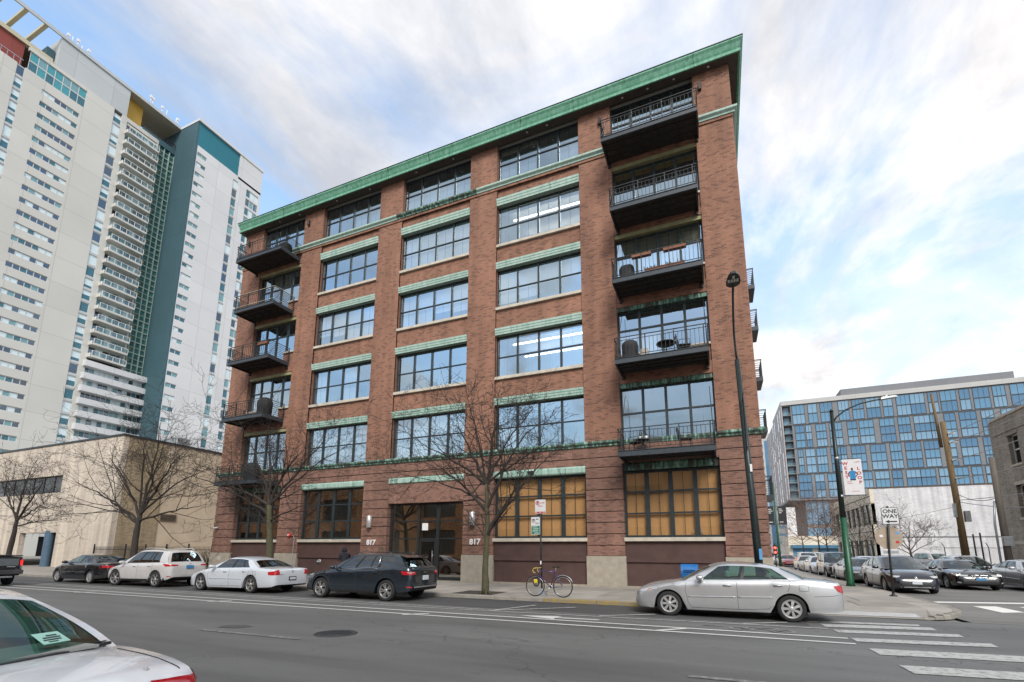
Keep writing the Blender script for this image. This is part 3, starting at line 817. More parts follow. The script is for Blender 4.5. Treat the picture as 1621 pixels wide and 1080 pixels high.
# copper heads and stone sills of bays 2-4
LINT = {2: (8.69, 9.03), 3: (12.37, 12.73), 4: (16.07, 16.42), 5: (19.77, 20.18)}
SILL = {3: 10.0, 4: 13.75, 5: 17.32}
full = {(c, r): 1 for c in range(4) for r in range(2)}
BL = {(5, 2): ({(0, 1): .1}, BLIND), (5, 3): (full, BLIND), (5, 4): ({(c, 1): .25 for c in range(4)}, BLIND),
      (4, 2): ({(0, 1): 1, (1, 1): 1, (2, 1): 1, (3, 1): 1, (0, 0): .3, (1, 0): .45, (2, 0): 1, (3, 0): 1}, BLIND),
      (4, 3): ({(0, 1): 1, (1, 1): 1, (2, 1): 1, (3, 1): 1, (0, 0): 1, (1, 0): 1, (2, 0): .4, (3, 0): .55}, BLIND),
      (4, 4): ({(0, 1): 1, (1, 1): 1, (2, 1): 1, (3, 1): 1, (0, 0): .7, (1, 0): .6}, BLIND),
      (3, 2): ({(0, 0): 1, (2, 0): 1, (2, 1): 1, (0, 1): 1}, CURTAIN), (3, 3): ({(1, 1): .08}, BLIND), (3, 4): ({(0, 1): .12, (1, 1): .12, (2, 1): .12, (3, 1): .12}, BLIND),
      (2, 2): (full, BLIND), (2, 3): (full, BLIND), (2, 4): ({(0, 0): 1, (3, 1): .1, (1, 1): .1}, CURTAIN)}
PALEBLUE = pm('sky_reflection_blue', (.50, .60, .72), .8, var=.05)  # colour stands in for sky reflected in the top floor panes
CEILLAMP = emit('office_lamp', (1.0, 0.97, 0.9), 3.5)
for k in (2, 3, 4):
    a, b_ = BAYS[k]
    for fl in (2, 3, 4, 5):
        lb, lt = LINT[fl]
        # copper head: stepped moulding
        h = lt - lb
        pr = [(F + .3, lb), (F - .01, lb), (F - .015, lb + h * .28), (F - .035, lb + h * .32), (F - .04, lb + h * .62), (F - .06, lb + h * .68), (F - .065, lt - .01), (F + .1, lt)]
        ct = [a + .005, a + (b_ - a) * (.30 + .04 * ((fl * 3 + k) % 3)), a + (b_ - a) * (.62 + .05 * ((fl + k * 2) % 3)), b_ - .005]
        for q in range(3): bld(MB().prism(pr, 'x', ct[q] + (.006 if q else 0), ct[q + 1]), 'copper_lintel', COPPERCLEAN if fl > 2 else COPPER)
        zt = 20.84 if fl == 5 else SILL[fl + 1]
        bld(MB().box(a, b_, F + .09, BT, lt, zt), 'brick_spandrel', BRICK)
        if fl > 2:
            zs0 = SILL[fl]
            bld(MB().bbox(a, b_, F - .03, F + .35, zs0, zs0 + .15, .012), 'stone_sill', LIMESTONE)
            z0 = zs0 + .15
        else: z0 = 6.41
        zm = (z0 + lb) / 2 - .01
        sk = set()
        if fl in (3, 4) : sk = {(1, 1), (2, 1)}
        fo, cells = frame_grid(a, b_, [z0, zm, lb], 4, F + .25, skipcells=sk)
        sp, mt = BL[(fl, k)]
        blinds(fo, cells, sp, F + .43, mt)
        if (fl, k) in ((5, 4), (3, 4)):
            zl = lt + .12
            for yy_ in (F + 1.6, F + 3.3):
                bld(MB().box(a + .3, b_ - .3, yy_, yy_ + .09, lt - .26 + .0, lt - .2), 'ceiling_lamp', CEILLAMP)
    # top floor, window up to the soffit
    fo, cells = frame_grid(a, b_, [21.11, 22.42, 23.46], 4, F + .25)
    if k == 4: blinds(fo, cells, {(0, 1): .3, (1, 1): .22}, F + .43, CREAMBLIND)
    blinds(fo, cells, {(c, 0): 1 for c in ((2, 3) if k == 2 else (0, 1, 2, 3) if k == 3 else (0, 1, 3))}, F + .47, PALEBLUE)  # added sheets, no real blinds: painted sky reflection behind the lower panes

# ground floor bays
WOODBLIND = pm('bamboo_blind', (0.64, 0.35, 0.145), .8, var=.16, scale=26, stretch=(.35, .35, 8))
def ground_bay(k, warm, zs=(2.18, 3.2, 4.12, 5.03)):
    a, b_ = BAYS[k]
    mat = PANEL
    bld(MB().box(a, b_, F + .12, BT, .1, 1.16), 'panel', mat)
    bld(MB().box(a, b_, F + .05, F + .119, 1.17, 1.35), 'panel_ledge', mat)
    bld(MB().box(a, b_, F + .121, BT, 1.161, 2.03), 'panel', mat)
    bld(MB().box(a, b_, F - .02, F + .12, .08, .2), 'base_kerb', PLINTH)
    bld(MB().bbox(a - .02, b_ + .02, F - .03, F + .35, 2.03, 2.18, .012), 'stone_sill', LIMESTONE)
    pr = [(F + .3, 5.03), (F + .0, 5.03), (F - .03, 5.08), (F - .03, 5.28), (F + .01, 5.355), (F + .3, 5.357)]
    bld(MB().prism(pr, 'x', a + .005 + (.25 if k in (1, 5) else 0), b_ - .005 - (.25 if k in (1, 5) else 0)), 'copper_lintel', COPPER if k in (4, 2) else COPPERDARK)
    if k in (1, 5):
        bld(MB().box(a, b_, F + .12, F + .3, 5.03, 5.36), 'beam', BLACKIRON)
    fo, cells = frame_grid(a, b_, list(zs), 4, F + .26, fr=.10, mull=.17, bar=.07, gridw=.022, pmat=LOWPANE if warm else MIRRORPANE)
    if warm: blinds(fo, cells, {(c, r): 1 for c in range(4) for r in range(3)}, F + .44, WOODBLIND)
    return fo
ground_bay(1, False); ground_bay(2, False); ground_bay(4, True); fo5 = ground_bay(5, True)
# half-hidden street number behind the corner window
put_text('8', .22, (-.62, F + .34, 2.42), fo5, pm('window_vinyl', (0.55, 0.45, 0.3), .7), depth=.002)
put_text('S', .22, (-.98, F + .34, 2.44), fo5, MATS['window_vinyl'], depth=.002)

# entrance bay
a, b_ = BAYS[3]
bld(MB().box(a, b_, F + .04, BT, 4.02, 5.06), 'brick_infill', BRICKLOW)
bld(MB().prism([(F + .3, 5.07), (F + .0, 5.07), (F - .02, 5.1), (F - .02, 5.3), (F + .02, 5.37), (F + .3, 5.375)], 'x', a + .01, b_ - .01), 'copper_lintel', COPPER)
ent = MB()
xs_ = [-15.95, -14.2, -13.05, -11.53]; zs_ = [.2, 2.2, 3.09, 4.0]
yE = F + .30
ent.box(a, xs_[0] + .09, yE, yE + .12, .14, 4.02); ent.box(xs_[3] - .09, b_, yE, yE + .12, .14, 4.02)
ent.box(xs_[0] + .09, xs_[3] - .09, yE, yE + .12, 3.93, 4.02); ent.box(xs_[0] + .09, xs_[3] - .09, yE, yE + .12, .14, .32)
for xx, w_ in ((-14.2, .06), (-13.05, .085)):
    ent.box(xx - w_, xx + w_, yE - .01, yE + .12, .32, 3.93)
for zz in (2.2, 3.09):
    for q in range(3): ent.box(xs_[q] + .09, xs_[q + 1] - .06, yE + .005, yE + .11, zz - .03, zz + .03)
eo = bld(ent, 'entrance_screen', BLACKIRON)
for q in range(3):
    for r_ in range(3):
        if q == 1 and r_ == 0: continue
        pane(xs_[q] + .08, xs_[q + 1] - .06, (.32, 2.23, 3.12)[r_], (2.17, 3.06, 3.94)[r_], yE + .05, eo, MIRRORPANE)
dr = MB()
dr.box(-14.13, -14.03, yE + .02, yE + .09, .33, 2.165); dr.box(-13.24, -13.14, yE + .02, yE + .09, .33, 2.165)
dr.box(-14.03, -13.24, yE + .02, yE + .09, .33, .5); dr.box(-14.03, -13.24, yE + .02, yE + .09, 2.05, 2.165)
do = bld(dr, 'entrance_door', BLACKIRON)
pane(-14.03, -13.24, .5, 2.05, yE + .05, do, LOWPANE)
MB().tube([(-13.3, yE - .05, .85), (-13.3, yE - .05, 1.6)], .015, 8).build('handle', GALV, do)
bld(MB().box(-14.02, -13.66, yE + .048, yE + .052, 2.62, 2.98), 'paper_notice', WHITEMETAL)
bld(MB().box(a, b_, F + .02, yE + .2, .1, .16), 'door_step', PLINTH)
bld(MB().lathe([(.001, 3.84), (.06, 3.84), (.07, 3.9)], 'z', (-12.2, F + 1.6, 0), 12), 'lobby_lamp', emit('lobby_lamp', (1, .8, .5), 30))
bld(MB().box(-15.9, -11.5, F + 5.2, F + 5.3, .16, 4.4), 'lobby_wall', BRICKLOW)
bld(MB().box(-12.9, -12.3, F + 3.8, F + 4.4, .16, 1.1), 'lobby_desk', pm('lobby_wood', (.35, .2, .1), .5))
# numbers, sconces and small fittings
NUM = pm('number_white', (0.8, 0.8, 0.8), .45, var=.03)
put_text('817', .385, (-16.93, F - .03, 1.995), loft, NUM, 'house_number', .022, .008, sx=1.0)
put_text('817', .385, (-10.76, F - .03, 2.015), loft, NUM, 'house_number', .022, .008, sx=1.0)
for xs, z0, z1 in ((-17.04, 2.78, 3.40), (-10.87, 2.80, 3.44)):
    s_ = MB().lathe([(.001, 0), (.13, 0), (.14, .01), (.14, z1 - z0 - .01), (.13, z1 - z0), (.001, z1 - z0)], 'z', (xs, F - .13, z0), 20)
    o_ = s_.build('sconce', pm('brushed_metal', (.62, .62, .62), .32, metal=.6, var=.05) if 'brushed_metal' not in MATS else MATS['brushed_metal'], loft)
    MB().box(xs - .05, xs + .05, F - .05, F + .01, z0 + .2, z0 + .42).build('bracket', GALV, o_)
REDM = pm('alarm_red', (.5, .02, .02), .4, var=.05)
bl_ = MB().lathe([(.001, -.13), (.06, -.125), (.11, -.09), (.13, -.04), (.13, 0)], 'y', (-22.82, F, 2.43), 20).build('alarm_bell', REDM, loft)
MB().lathe([(.001, -.15), (.045, -.15), (.05, -.12)], 'y', (-22.82, F, 2.43), 12).build('bell_cap', WHITEMETAL, bl_)
bld(MB().tube([(-22.7, F - .03, 2.42), (-22.5, F - .03, 2.4), (-22.42, F - .03, 2.25), (-22.42, F - .06, .95), (-22.3, F - .06, .8), (-22.24, F + .02, .8)], .018, 6), 'conduit', GALV)
fd = MB().lathe([(.001, -.02), (.1, -.02), (.13, .0), (.13, .03)], 'y', (-20.55, F + .1, .98), 16).build('hose_connection', GALV, loft)
for dx_ in (-.05, .06): MB().lathe([(.001, -.1), (.045, -.1), (.045, 0)], 'y', (-20.55 + dx_, F + .1, .96), 10).build('hose_cap', GALV, fd)
bld(MB().bbox(-16.42, -16.16, F - .08, F, 1.45, 1.78, .01), 'intercom_box', pm('intercom_bronze', (.18, .14, .09), .45, metal=.5))
bld(MB().tube([(-29.0, F, 2.95), (-29.0, F - .12, 2.95), (-29.05, F - .28, 2.9)], .05, 8), 'security_camera', WHITEMETAL)
bld(MB().bbox(-8.0, -7.72, F - .16, F - .03, 5.12, 5.26, .02), 'floodlight', BLACKIRON)
bld(MB().box(-28.7, -28.4, F - .05, F - .036, .95, 1.2), 'wall_plate', LIMESTONE)
# thin dark upright strips at pier edges
for xx in (-22.22, -16.02, -9.85):
    bld(MB().box(xx - .012, xx + .02, F + .02, F + .09, 6.45, 20.6), 'pier_edge_strip', SOFFIT)

# ------------------------------------------------------------------ balconies (bays 1 and 5)
BALMESH = MB().box(-.008, .008, -.008, .008, 0, 1).mesh('baluster', BLACKIRON)
SLABTOP = {6: 20.36, 5: 16.70, 4: 13.20, 3: 9.53, 2: 5.60}
WTOP = {6: 23.46, 5: 19.80, 4: 16.10, 3: 12.40, 2: 8.74}
OLIVE = pm('olive_beam', (0.30, 0.29, 0.16), .7, var=.2, scale=3)
DOORM = pm('door_frame', (0.03, 0.035, 0.037), .4)
def balcony(x0, x1, zt, wall='y', parent=loft, depth=1.5, lights=False, balusters=True, post=4):
    y0 = F - depth
    ed = MB()
    ed.box(x0, x1, y0, y0 + .06, zt - .24, zt)              # front channel
    ed.box(x0, x1, y0 - .03, y0, zt - .24, zt - .215); ed.box(x0, x1, y0 - .03, y0, zt - .02, zt + .002)
    for xx in (x0, x1 - .06): ed.box(xx, xx + .06, y0 + .06, F - .005, zt - .24, zt)
    o_ = ed.build('balcony', STEELEDGE, parent, normals=False)
    MB().box(x0 + .06, x1 - .06, y0 + .06, F - .003, zt - .15, zt - .03).build('deck', DECKUNDER, o_, normals=False)
    jo = MB()
    for q in range(1, 4): jo.box(x0 + .06, x1 - .06, y0 + depth * q / 4 - .02, y0 + depth * q / 4 + .02, zt - .2, zt - .152)
    for q in range(1, 5):
        xx = x0 + (x1 - x0) * q / 5; jo.box(xx - .015, xx + .015, y0 + .08, F - .05, zt - .185, zt - .151)
    jo.build('joists', DECKUNDER, o_, normals=False)
    rl = MB(); zr = zt + .92; w_ = .018
    rl.box(x0, x1, y0 - w_, y0 + w_, zr - .03, zr); rl.box(x0, x1, y0 - .012, y0 + .012, zr - .16, zr - .14); rl.box(x0, x1, y0 - .012, y0 + .012, zt + .07, zt + .095)
    for xx in (x0, x1): rl.box(xx - w_, xx + w_, y0 + w_, F, zr - .03, zr)
    n = post
    for q in range(n):
        xx = x0 + .14 + (x1 - x0 - .28) * q / (n - 1)
        rl.box(xx - .02, xx + .02, y0 - .019, y0 + .019, zt - .02, zr - .031)
    for xx in (x0, x1): rl.box(xx - .018, xx + .018, F - .06, F - .03, zt, zr - .031)
    rl.build('railing', BLACKIRON, o_, normals=False)
    for xx in (x0, x1):
        sb = MB()
        for q in range(7):
            zz = zt + .08 + q * .115
            sb.box(xx - .011, xx + .011, y0 + .01, F - .03, zz, zz + .022)
        so_ = sb.build('side_bars', BLACKIRON, o_, normals=False); so_['kind'] = 'stuff'
    if balusters:
        nb = int((x1 - x0) / .155)
        for q in range(1, nb):
            b1 = bpy.data.objects.new('baluster', BALMESH); COL.objects.link(b1)
            b1.location = (x0 + (x1 - x0) * q / nb, y0, zt + .095); b1.scale = (1, 1, .92 - .16 - .095)
            attach(b1, o_)
    return o_
def balcony_window(k, fl):
    a, b_ = BAYS[k]; zt = SLABTOP[fl]; top = WTOP[fl]; y = F + .25
    mb = MB(); x = [a + (b_ - a) * q / 4 for q in range(5)]
    zd = zt + 2.0 if fl < 6 else zt + 2.06; zs_ = zt + .78
    fr = .07
    mb.box(a, a + fr, y, y + .1, zt, top); mb.box(b_ - fr, b_, y, y + .1, zt, top); mb.box(a + fr, b_ - fr, y, y + .1, top - fr, top)
    for q in (1, 2, 3): mb.box(x[q] - .055, x[q] + .055, y - .012, y + .1, zt, top - fr)
    cells = []
    for c in range(4):
        xa = x[c] + (fr if c == 0 else .055); xb = x[c + 1] - (fr if c == 3 else .055)
        mb.box(xa, xb, y + .004, y + .094, zd - .04, zd + .04)
        xm = (xa + xb) / 2
        mb.box(xm - .009, xm + .009, y + .052, y + .062, zd + .04, top - fr)
        cells.append((c, 1, xa, xb, zd + .04, top - fr))
        if c in (0, 3):
            mb.box(xa, xb, y + .004, y + .094, zs_, zs_ + .06)
            mb.box(xm - .009, xm + .009, y + .052, y + .062, zs_ + .06, zd - .04)
            cells.append((c, 0, xa, xb, zs_ + .06, zd - .04))
        else:
            mb.box(xa, xb, y + .004, y + .094, zt, zt + .14)
            cells.append((c, 0, xa, xb, zt + .14, zd - .04))
    fo = mb.build('window', DARKFRAME, loft, normals=False)
    for c, r, xa, xb, za, zb in cells: pane(xa, xb, za, zb, y + .045, fo, PANE if fl > 3 or k == 1 else BALPANE)
    for c in (0, 3):
        bld(MB().bbox(x[c], x[c + 1], F + .0, F + .25, zs_ - .1, zs_, .01), 'stone_sill', LIMESTONE)
        bld(MB().box(x[c], x[c + 1], F + .09, BT, zt - .06, zs_ - .1), 'brick_spandrel', BRICK)
    hd = MB()
    if fl < 6:
        bld(MB().box(a, b_, F + .06, BT, top, top + .2), 'head_beam', OLIVE if fl > 3 or k == 1 else COPPERDARK)
        bld(MB().box(a, b_, F + .02, BT, top + .2, SLABTOP[fl + 1] - .06), 'brick_spandrel', BRICK)
    return fo, cells
for k in (1, 5):
    a, b_ = BAYS[k]
    bld(MB().box(a, b_, F + .1, BT, 5.36, 5.55), 'floor_edge', BLACKIRON)
    for fl in (2, 3, 4, 5, 6):
        zt = SLABTOP[fl]
        if k == 5: x0, x1 = ((-3.86, .3) if fl == 6 else (-3.56, .08))
        else: x0, x1 = ((-28.05, -24.0) if fl == 6 else (-27.7, -24.18))
        bo = balcony(x0, x1, zt)
        rod = MB()
        for xx in (x0 + .03, x1 - .03):
            rod.tube([(xx, F - 1.42, zt + .02), (xx + (.1 if xx < (x0 + x1) / 2 else -.05), F - .01, zt + 2.75)], .011, 5)
        for xx in (x0 + .1, x1 - .1):
            rod.box(xx - .07, xx + .07, F - .08, F + .0, zt - .42, zt - .22)
        rod.build('hanger_rods', BLACKIRON, bo)
        fo, cells = balcony_window(k, fl)
        top_only = {(c, 1): 1 for c in range(4)}
        if k == 5:
            if fl == 6: blinds(fo, cells, {(0, 0): 1, (1, 0): 1, (2, 0): 1, (3, 0): 1}, F + .43, CURTAIN)
            if fl == 5: blinds(fo, cells, {(c, 1): .28 for c in range(4)}, F + .43, pm('wood_ceiling_blind', (.55, .36, .14), .7))
            if fl == 4: blinds(fo, cells, {**top_only, (1, 0): .4, (2, 0): .4}, F + .43, CREAMBLIND)
            if fl == 3: blinds(fo, cells, {(0, 0): 1, (1, 0): 1}, F + .5, CURTAIN)
        else:
            if fl == 6: blinds(fo, cells, {(1, 0): .9}, F + .43, CURTAIN)
            if fl == 5: blinds(fo, cells, {(1, 1): .85, (2, 1): .85, (3, 1): .3}, F + .43, CREAMBLIND)
            if fl == 3: blinds(fo, cells, {(0, 0): 1, (0, 1): 1}, F + .43, CURTAIN)
            if fl == 2: blinds(fo, cells, {(c, r): 1 for c in range(4) for r in range(2)}, F + .5, BLIND)
# east side: wall with plain openings and balconies seen edge-on
ew = MB()
segs = [F + .45, F + 3.2, F + 6.8, F + 9.6, F + 13.2, F + BDEP]
for q in range(5):
    if q % 2 == 0: ew.box(BX1 - .4, BX1, segs[q], segs[q + 1], .1, 23.5)
bld(ew, 'side_pier', BRICK)
for q in (1, 3):
    for fl in range(1, 7):
        zb = {1: .1, 2: 5.35, 3: 9.2, 4: 12.9, 5: 16.5, 6: 20.2}[fl]; z0 = {1: 2.1, 2: 6.3, 3: 10.1, 4: 13.8, 5: 17.5, 6: 21.1}[fl]; z1 = {1: 5.0, 2: 8.7, 3: 12.4, 4: 16.1, 5: 19.8, 6: 23.46}[fl]; zn = {1: 5.35, 2: 9.2, 3: 12.9, 4: 16.5, 5: 20.2, 6: 23.5}[fl]
        bld(MB().box(BX1 - .4, BX1 - .08, segs[q], segs[q + 1], zb, z0), 'side_spandrel', BRICK)
        if z1 < zn: bld(MB().box(BX1 - .4, BX1 - .08, segs[q], segs[q + 1], z1, zn), 'side_spandrel', BRICK)
        wf = MB()
        for t_ in range(5):
            yy_ = segs[q] + (segs[q + 1] - segs[q]) * t_ / 4; wf.box(BX1 - .34, BX1 - .26, yy_ - .05, yy_ + .05, z0, z1)
        for zz in (z0, (z0 + z1) / 2, z1 - .05): wf.box(BX1 - .335, BX1 - .265, segs[q], segs[q + 1], zz, zz + .05)
        wo = bld(wf, 'side_window', DARKFRAME)
        MB().quad((BX1 - .3, segs[q], z0), (BX1 - .3, segs[q + 1], z0), (BX1 - .3, segs[q + 1], z1), (BX1 - .3, segs[q], z1)).build('pane', PANE, wo, normals=False)
        MB().box(BX1 - .42, BX1 - .41, segs[q], segs[q + 1], z0 - .05, z1 + .05).build('blind', CURTAIN, wo, normals=False)
    for zt in (16.7, 13.2, 9.53, 6.1, 3.4):
        if q == 3: continue
        y0, y1 = segs[q] + 1.9, segs[q + 1] - .1; xo = BX1 + .74
        zt = {16.7: 15.2, 13.2: 12.9, 9.53: 10.2, 6.1: 7.6, 3.4: 4.3}[zt]
        ed = MB().box(BX1 - .005, xo, y0, y1, zt - .22, zt).build('balcony', STEELEDGE, loft, normals=False)
        rl = MB()
        rl.box(BX1, xo, y0, y0 + .03, zt + .88, zt + .92); rl.box(BX1, xo, y1 - .03, y1, zt + .88, zt + .92); rl.box(xo - .03, xo, y0 + .03, y1 - .03, zt + .88, zt + .92)
        for t_ in range(8): rl.box(BX1, xo - .03, y0 + .005, y0 + .025, zt + .06 + t_ * .11, zt + .08 + t_ * .11)
        for t_ in range(24):
            yy_ = y0 + .1 + (y1 - y0 - .2) * t_ / 23; rl.box(xo - .022, xo - .008, yy_ - .008, yy_ + .008, zt, zt + .88)
        rl.build('railing', BLACKIRON, ed, normals=False)
# ================================================================== neighbours
# --- tan brick building on the left
TX, TY = -43.21, 21.9          # its street corner
tan = thing('tan_brick_building', 'low tan brick building with dark strip window and blue column left of the loft', 'building', (TX - 12, TY, .12))
tw = MB()
ax0, ax1, atop = -56.6, -50.75, 2.93     # recessed porch
wx0, wx1, wz0, wz1 = -75.0, -51.2, 6.3, 7.8
TT = 10.55
tw.box(-95, ax0, TY, TY + .4, .05, wz0); tw.box(ax1, TX, TY, TY + .4, .05, wz0); tw.box(ax0, ax1, TY, TY + .4, atop, wz0)
tw.box(-95, wx0, TY, TY + .4, wz0, wz1); tw.box(wx1, TX, TY, TY + .4, wz0, wz1); tw.box(-95, TX, TY, TY + .4, wz1, TT)
tw.build('front_wall', TANBRICK, tan, normals=False)
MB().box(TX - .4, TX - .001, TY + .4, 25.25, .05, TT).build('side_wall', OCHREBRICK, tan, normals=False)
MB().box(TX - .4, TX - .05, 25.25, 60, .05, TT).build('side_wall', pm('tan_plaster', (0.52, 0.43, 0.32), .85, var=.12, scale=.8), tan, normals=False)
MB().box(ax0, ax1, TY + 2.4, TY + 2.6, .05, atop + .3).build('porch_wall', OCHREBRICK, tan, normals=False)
MB().box(ax0 - .3, ax1 + .3, TY + .4, TY + 2.4, atop + .02, atop + .3).build('porch_ceiling', SOFFIT, tan, normals=False)
MB().box(ax1 + .0, ax1 + .3, TY + .4, TY + 2.4, .05, atop).build('porch_wall', TANBRICK, tan, normals=False)
MB().lathe([(.34, 0), (.34, atop)], 'z', (-52.0, TY + .15, .12), 20).build('column', pm('blue_paint', (.075, .13, .19), .45, var=.1), tan)
fr = MB(); fr.box(wx0, wx1, TY + .2, TY + .28, wz0, wz0 + .08); fr.box(wx0, wx1, TY + .2, TY + .28, wz1 - .08, wz1)
xx = wx0
while xx < wx1 - .5:
    fr.box(xx, xx + .07, TY + .2, TY + .28, wz0 + .08, wz1 - .08); xx += 1.7
fr.box(wx1 - .07, wx1, TY + .2, TY + .28, wz0 + .08, wz1 - .08)
so = fr.build('strip_window', BLACKIRON, tan, normals=False)
STRIPGLASS = glass('strip_glass', (.35, .4, .4), 1.9)
xx = wx0
while xx < wx1 - .5:
    pane(xx + .07, min(xx + 1.7, wx1 - .07), wz0 + .08, wz1 - .08, TY + .24, so, STRIPGLASS); xx += 1.7
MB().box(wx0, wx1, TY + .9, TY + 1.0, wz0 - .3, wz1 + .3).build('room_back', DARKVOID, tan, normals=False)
cp = MB(); cp.box(-95, TX + .08, TY - .08, TY + .45, TT, TT + .14); cp.box(TX - .45, TX + .08, TY + .45, 60, TT, TT + .14)
cp.build('roof_coping', DARKFRAME, tan, normals=False)
MB().box(-95, TX - .4, TY + .4, 60, TT - .5, TT - .3).build('roof', LOT, tan, normals=False)
lv = MB(); lv.box(TX - .05, TX + .03, 25.33, 26.69, 3.95, 4.56)
lo_ = lv.build('louvre_vent', OCHREBRICK, tan, normals=False)
for q in range(7):
    z = 4.0 + q * .075
    MB().box(TX + .03, TX + .06, 25.38, 26.64, z, z + .035).build('louvre_slat', SOFFIT, lo_, normals=False)
for (x, y, s_) in ((-48.5, 26, 1.0), (-47.0, 28, .7), (-45.2, 27, 1.2)):
    MB().bbox(x - s_, x + s_, y - .6, y + .6, TT - .3, TT + .55 * s_ + .3, .05).build('rooftop_unit', GALV, tan, normals=False)

# --- iron fence closing the gap between the two buildings
fen = thing('iron_fence', 'black iron picket fence closing the gap beside the loft building', 'fence', (-36, 21.2, .12))
FY = 21.0
MB().box(-43.2, -29.5, FY - .015, FY + .015, 1.55, 1.59).build('rail', BLACKIRON, fen, normals=False)
MB().box(-43.2, -29.5, FY - .015, FY + .015, .35, .39).build('rail', BLACKIRON, fen, normals=False)
PK = MB().add([(-.009, -.009, 0), (.009, -.009, 0), (.009, .009, 0), (-.009, .009, 0), (-.009, -.009, 1.6), (.009, -.009, 1.6), (.009, .009, 1.6), (-.009, .009, 1.6), (0, 0, 1.72)],
              [(0, 1, 5, 4), (1, 2, 6, 5), (2, 3, 7, 6), (3, 0, 4, 7), (4, 5, 8), (5, 6, 8), (6, 7, 8), (7, 4, 8)]).mesh('picket', BLACKIRON)
x = -43.1
while x < -29.6:
    o = bpy.data.objects.new('picket', PK); COL.objects.link(o); o.location = (x, FY, .12); attach(o, fen); x += .125
for x in (-43.1, -39.2, -36.9, -34.6, -32.3, -30.0):
    MB().box(x - .035, x + .035, FY - .035, FY + .035, .1, 1.95).build('fence_post', BLACKIRON, fen, normals=False)
# shrub stems behind the fence
hb = MB(); rnd = random.Random(5)
for q in range(160):
    x = rnd.uniform(-34.6, -29.7); y = rnd.uniform(21.2, 22.2); h = rnd.uniform(.7, 1.5)
    p0 = Vector((x, y, .1)); p1 = p0 + Vector((rnd.uniform(-.25, .25), rnd.uniform(-.2, .2), h * .6)); p2 = p1 + Vector((rnd.uniform(-.3, .3), rnd.uniform(-.2, .2), h * .4))
    hb.tube([p0, p1, p2], [.016, .01, .004], 4, cap=False)
    for z_ in range(3):
        c0 = p0.lerp(p1, rnd.uniform(.4, 1)); hb.tube([c0, c0 + Vector((rnd.uniform(-.35, .35), rnd.uniform(-.2, .2), rnd.uniform(.1, .4)))], [.007, .003], 3, cap=False)
tag(hb.build('bare_shrub', pm('dead_stems', (.06, .045, .03), .9)), 'tangled brown leafless shrub behind the iron fence', 'shrub')

# ================================================================== the residential tower
K = 1.3
def tz_(z): return (z - 1.6) * K + 1.6
TWX = -130.0                   # main face
TW2 = -122.2                   # projecting block face
def TY_(y): return y * K
tower = thing('residential_tower', 'tall beige and white apartment tower with stacked balconies and teal crown', 'tower', (-140, 60, 0))
def panelled(name, col, pw, ph, gap=.04, dark=.62):
    m, n, l, b = nmat(name)
    tc = n.new('ShaderNodeTexCoord'); sx = n.new('ShaderNodeSeparateXYZ'); l.new(tc.outputs['Object'], sx.inputs[0])
    g = n.new('ShaderNodeNewGeometry'); sn = n.new('ShaderNodeSeparateXYZ'); l.new(g.outputs['Normal'], sn.inputs[0])
    ab = n.new('ShaderNodeMath'); ab.operation = 'ABSOLUTE'; l.new(sn.outputs['X'], ab.inputs[0])
    gt = n.new('ShaderNodeMath'); gt.operation = 'GREATER_THAN'; gt.inputs[1].default_value = .6; l.new(ab.outputs[0], gt.inputs[0])
    mu = n.new('ShaderNodeMix'); mu.data_type = 'FLOAT'; l.new(gt.outputs[0], mu.inputs[0]); l.new(sx.outputs['X'], mu.inputs[2]); l.new(sx.outputs['Y'], mu.inputs[3])
    cb = n.new('ShaderNodeCombineXYZ'); l.new(mu.outputs[0], cb.inputs[0]); l.new(sx.outputs['Z'], cb.inputs[1])
    bt = n.new('ShaderNodeTexBrick'); bt.offset = 0; bt.inputs['Scale'].default_value = 1; bt.inputs['Brick Width'].default_value = pw; bt.inputs['Row Height'].default_value = ph
    bt.inputs['Mortar Size'].default_value = gap; bt.inputs['Mortar Smooth'].default_value = .2
    bt.inputs['Color1'].default_value = (*[c * .96 for c in col], 1); bt.inputs['Color2'].default_value = (*[min(1, c * 1.04) for c in col], 1); bt.inputs['Mortar'].default_value = (*[c * dark for c in col], 1)
    l.new(cb.outputs[0], bt.inputs['Vector'])
    nz = n.new('ShaderNodeTexNoise'); nz.inputs['Scale'].default_value = .12; nz.inputs['Detail'].default_value = 6; l.new(tc.outputs['Object'], nz.inputs['Vector'])
    mr = n.new('ShaderNodeMapRange'); mr.inputs['To Min'].default_value = .88; mr.inputs['To Max'].default_value = 1.1; l.new(nz.outputs['Fac'], mr.inputs['Value'])
    sc = n.new('ShaderNodeVectorMath'); sc.operation = 'SCALE'; l.new(bt.outputs['Color'], sc.inputs[0]); l.new(mr.outputs[0], sc.inputs['Scale'])
    l.new(sc.outputs[0], b.inputs['Base Color']); setp(b, Roughness=.75)
    return m
TBEIGE = panelled('beige_precast', (0.57, 0.565, 0.53), 6.8, 5.9, .07, .8)
TWHITE = panelled('white_precast', (0.62, 0.63, 0.64), 6.8, 5.9, .07, .8)
TGREYP = panelled('grey_metal_panel', (0.47, 0.50, 0.51), 7.5, 5.4, .05, .75)
TTEAL = panelled('teal_panel', (0.018, 0.17, 0.225), 8, 6, .03, .8)
TDTEAL = panelled('slate_panel', (0.04, 0.095, 0.12), 4, 5.5, .05, .75)
TRED = panelled('red_panel', (0.24, 0.05, 0.04), 7, 6, .04, .7)
TYEL = pm('ochre_panel', (0.62, 0.37, 0.06), .6, var=.05, scale=.3)
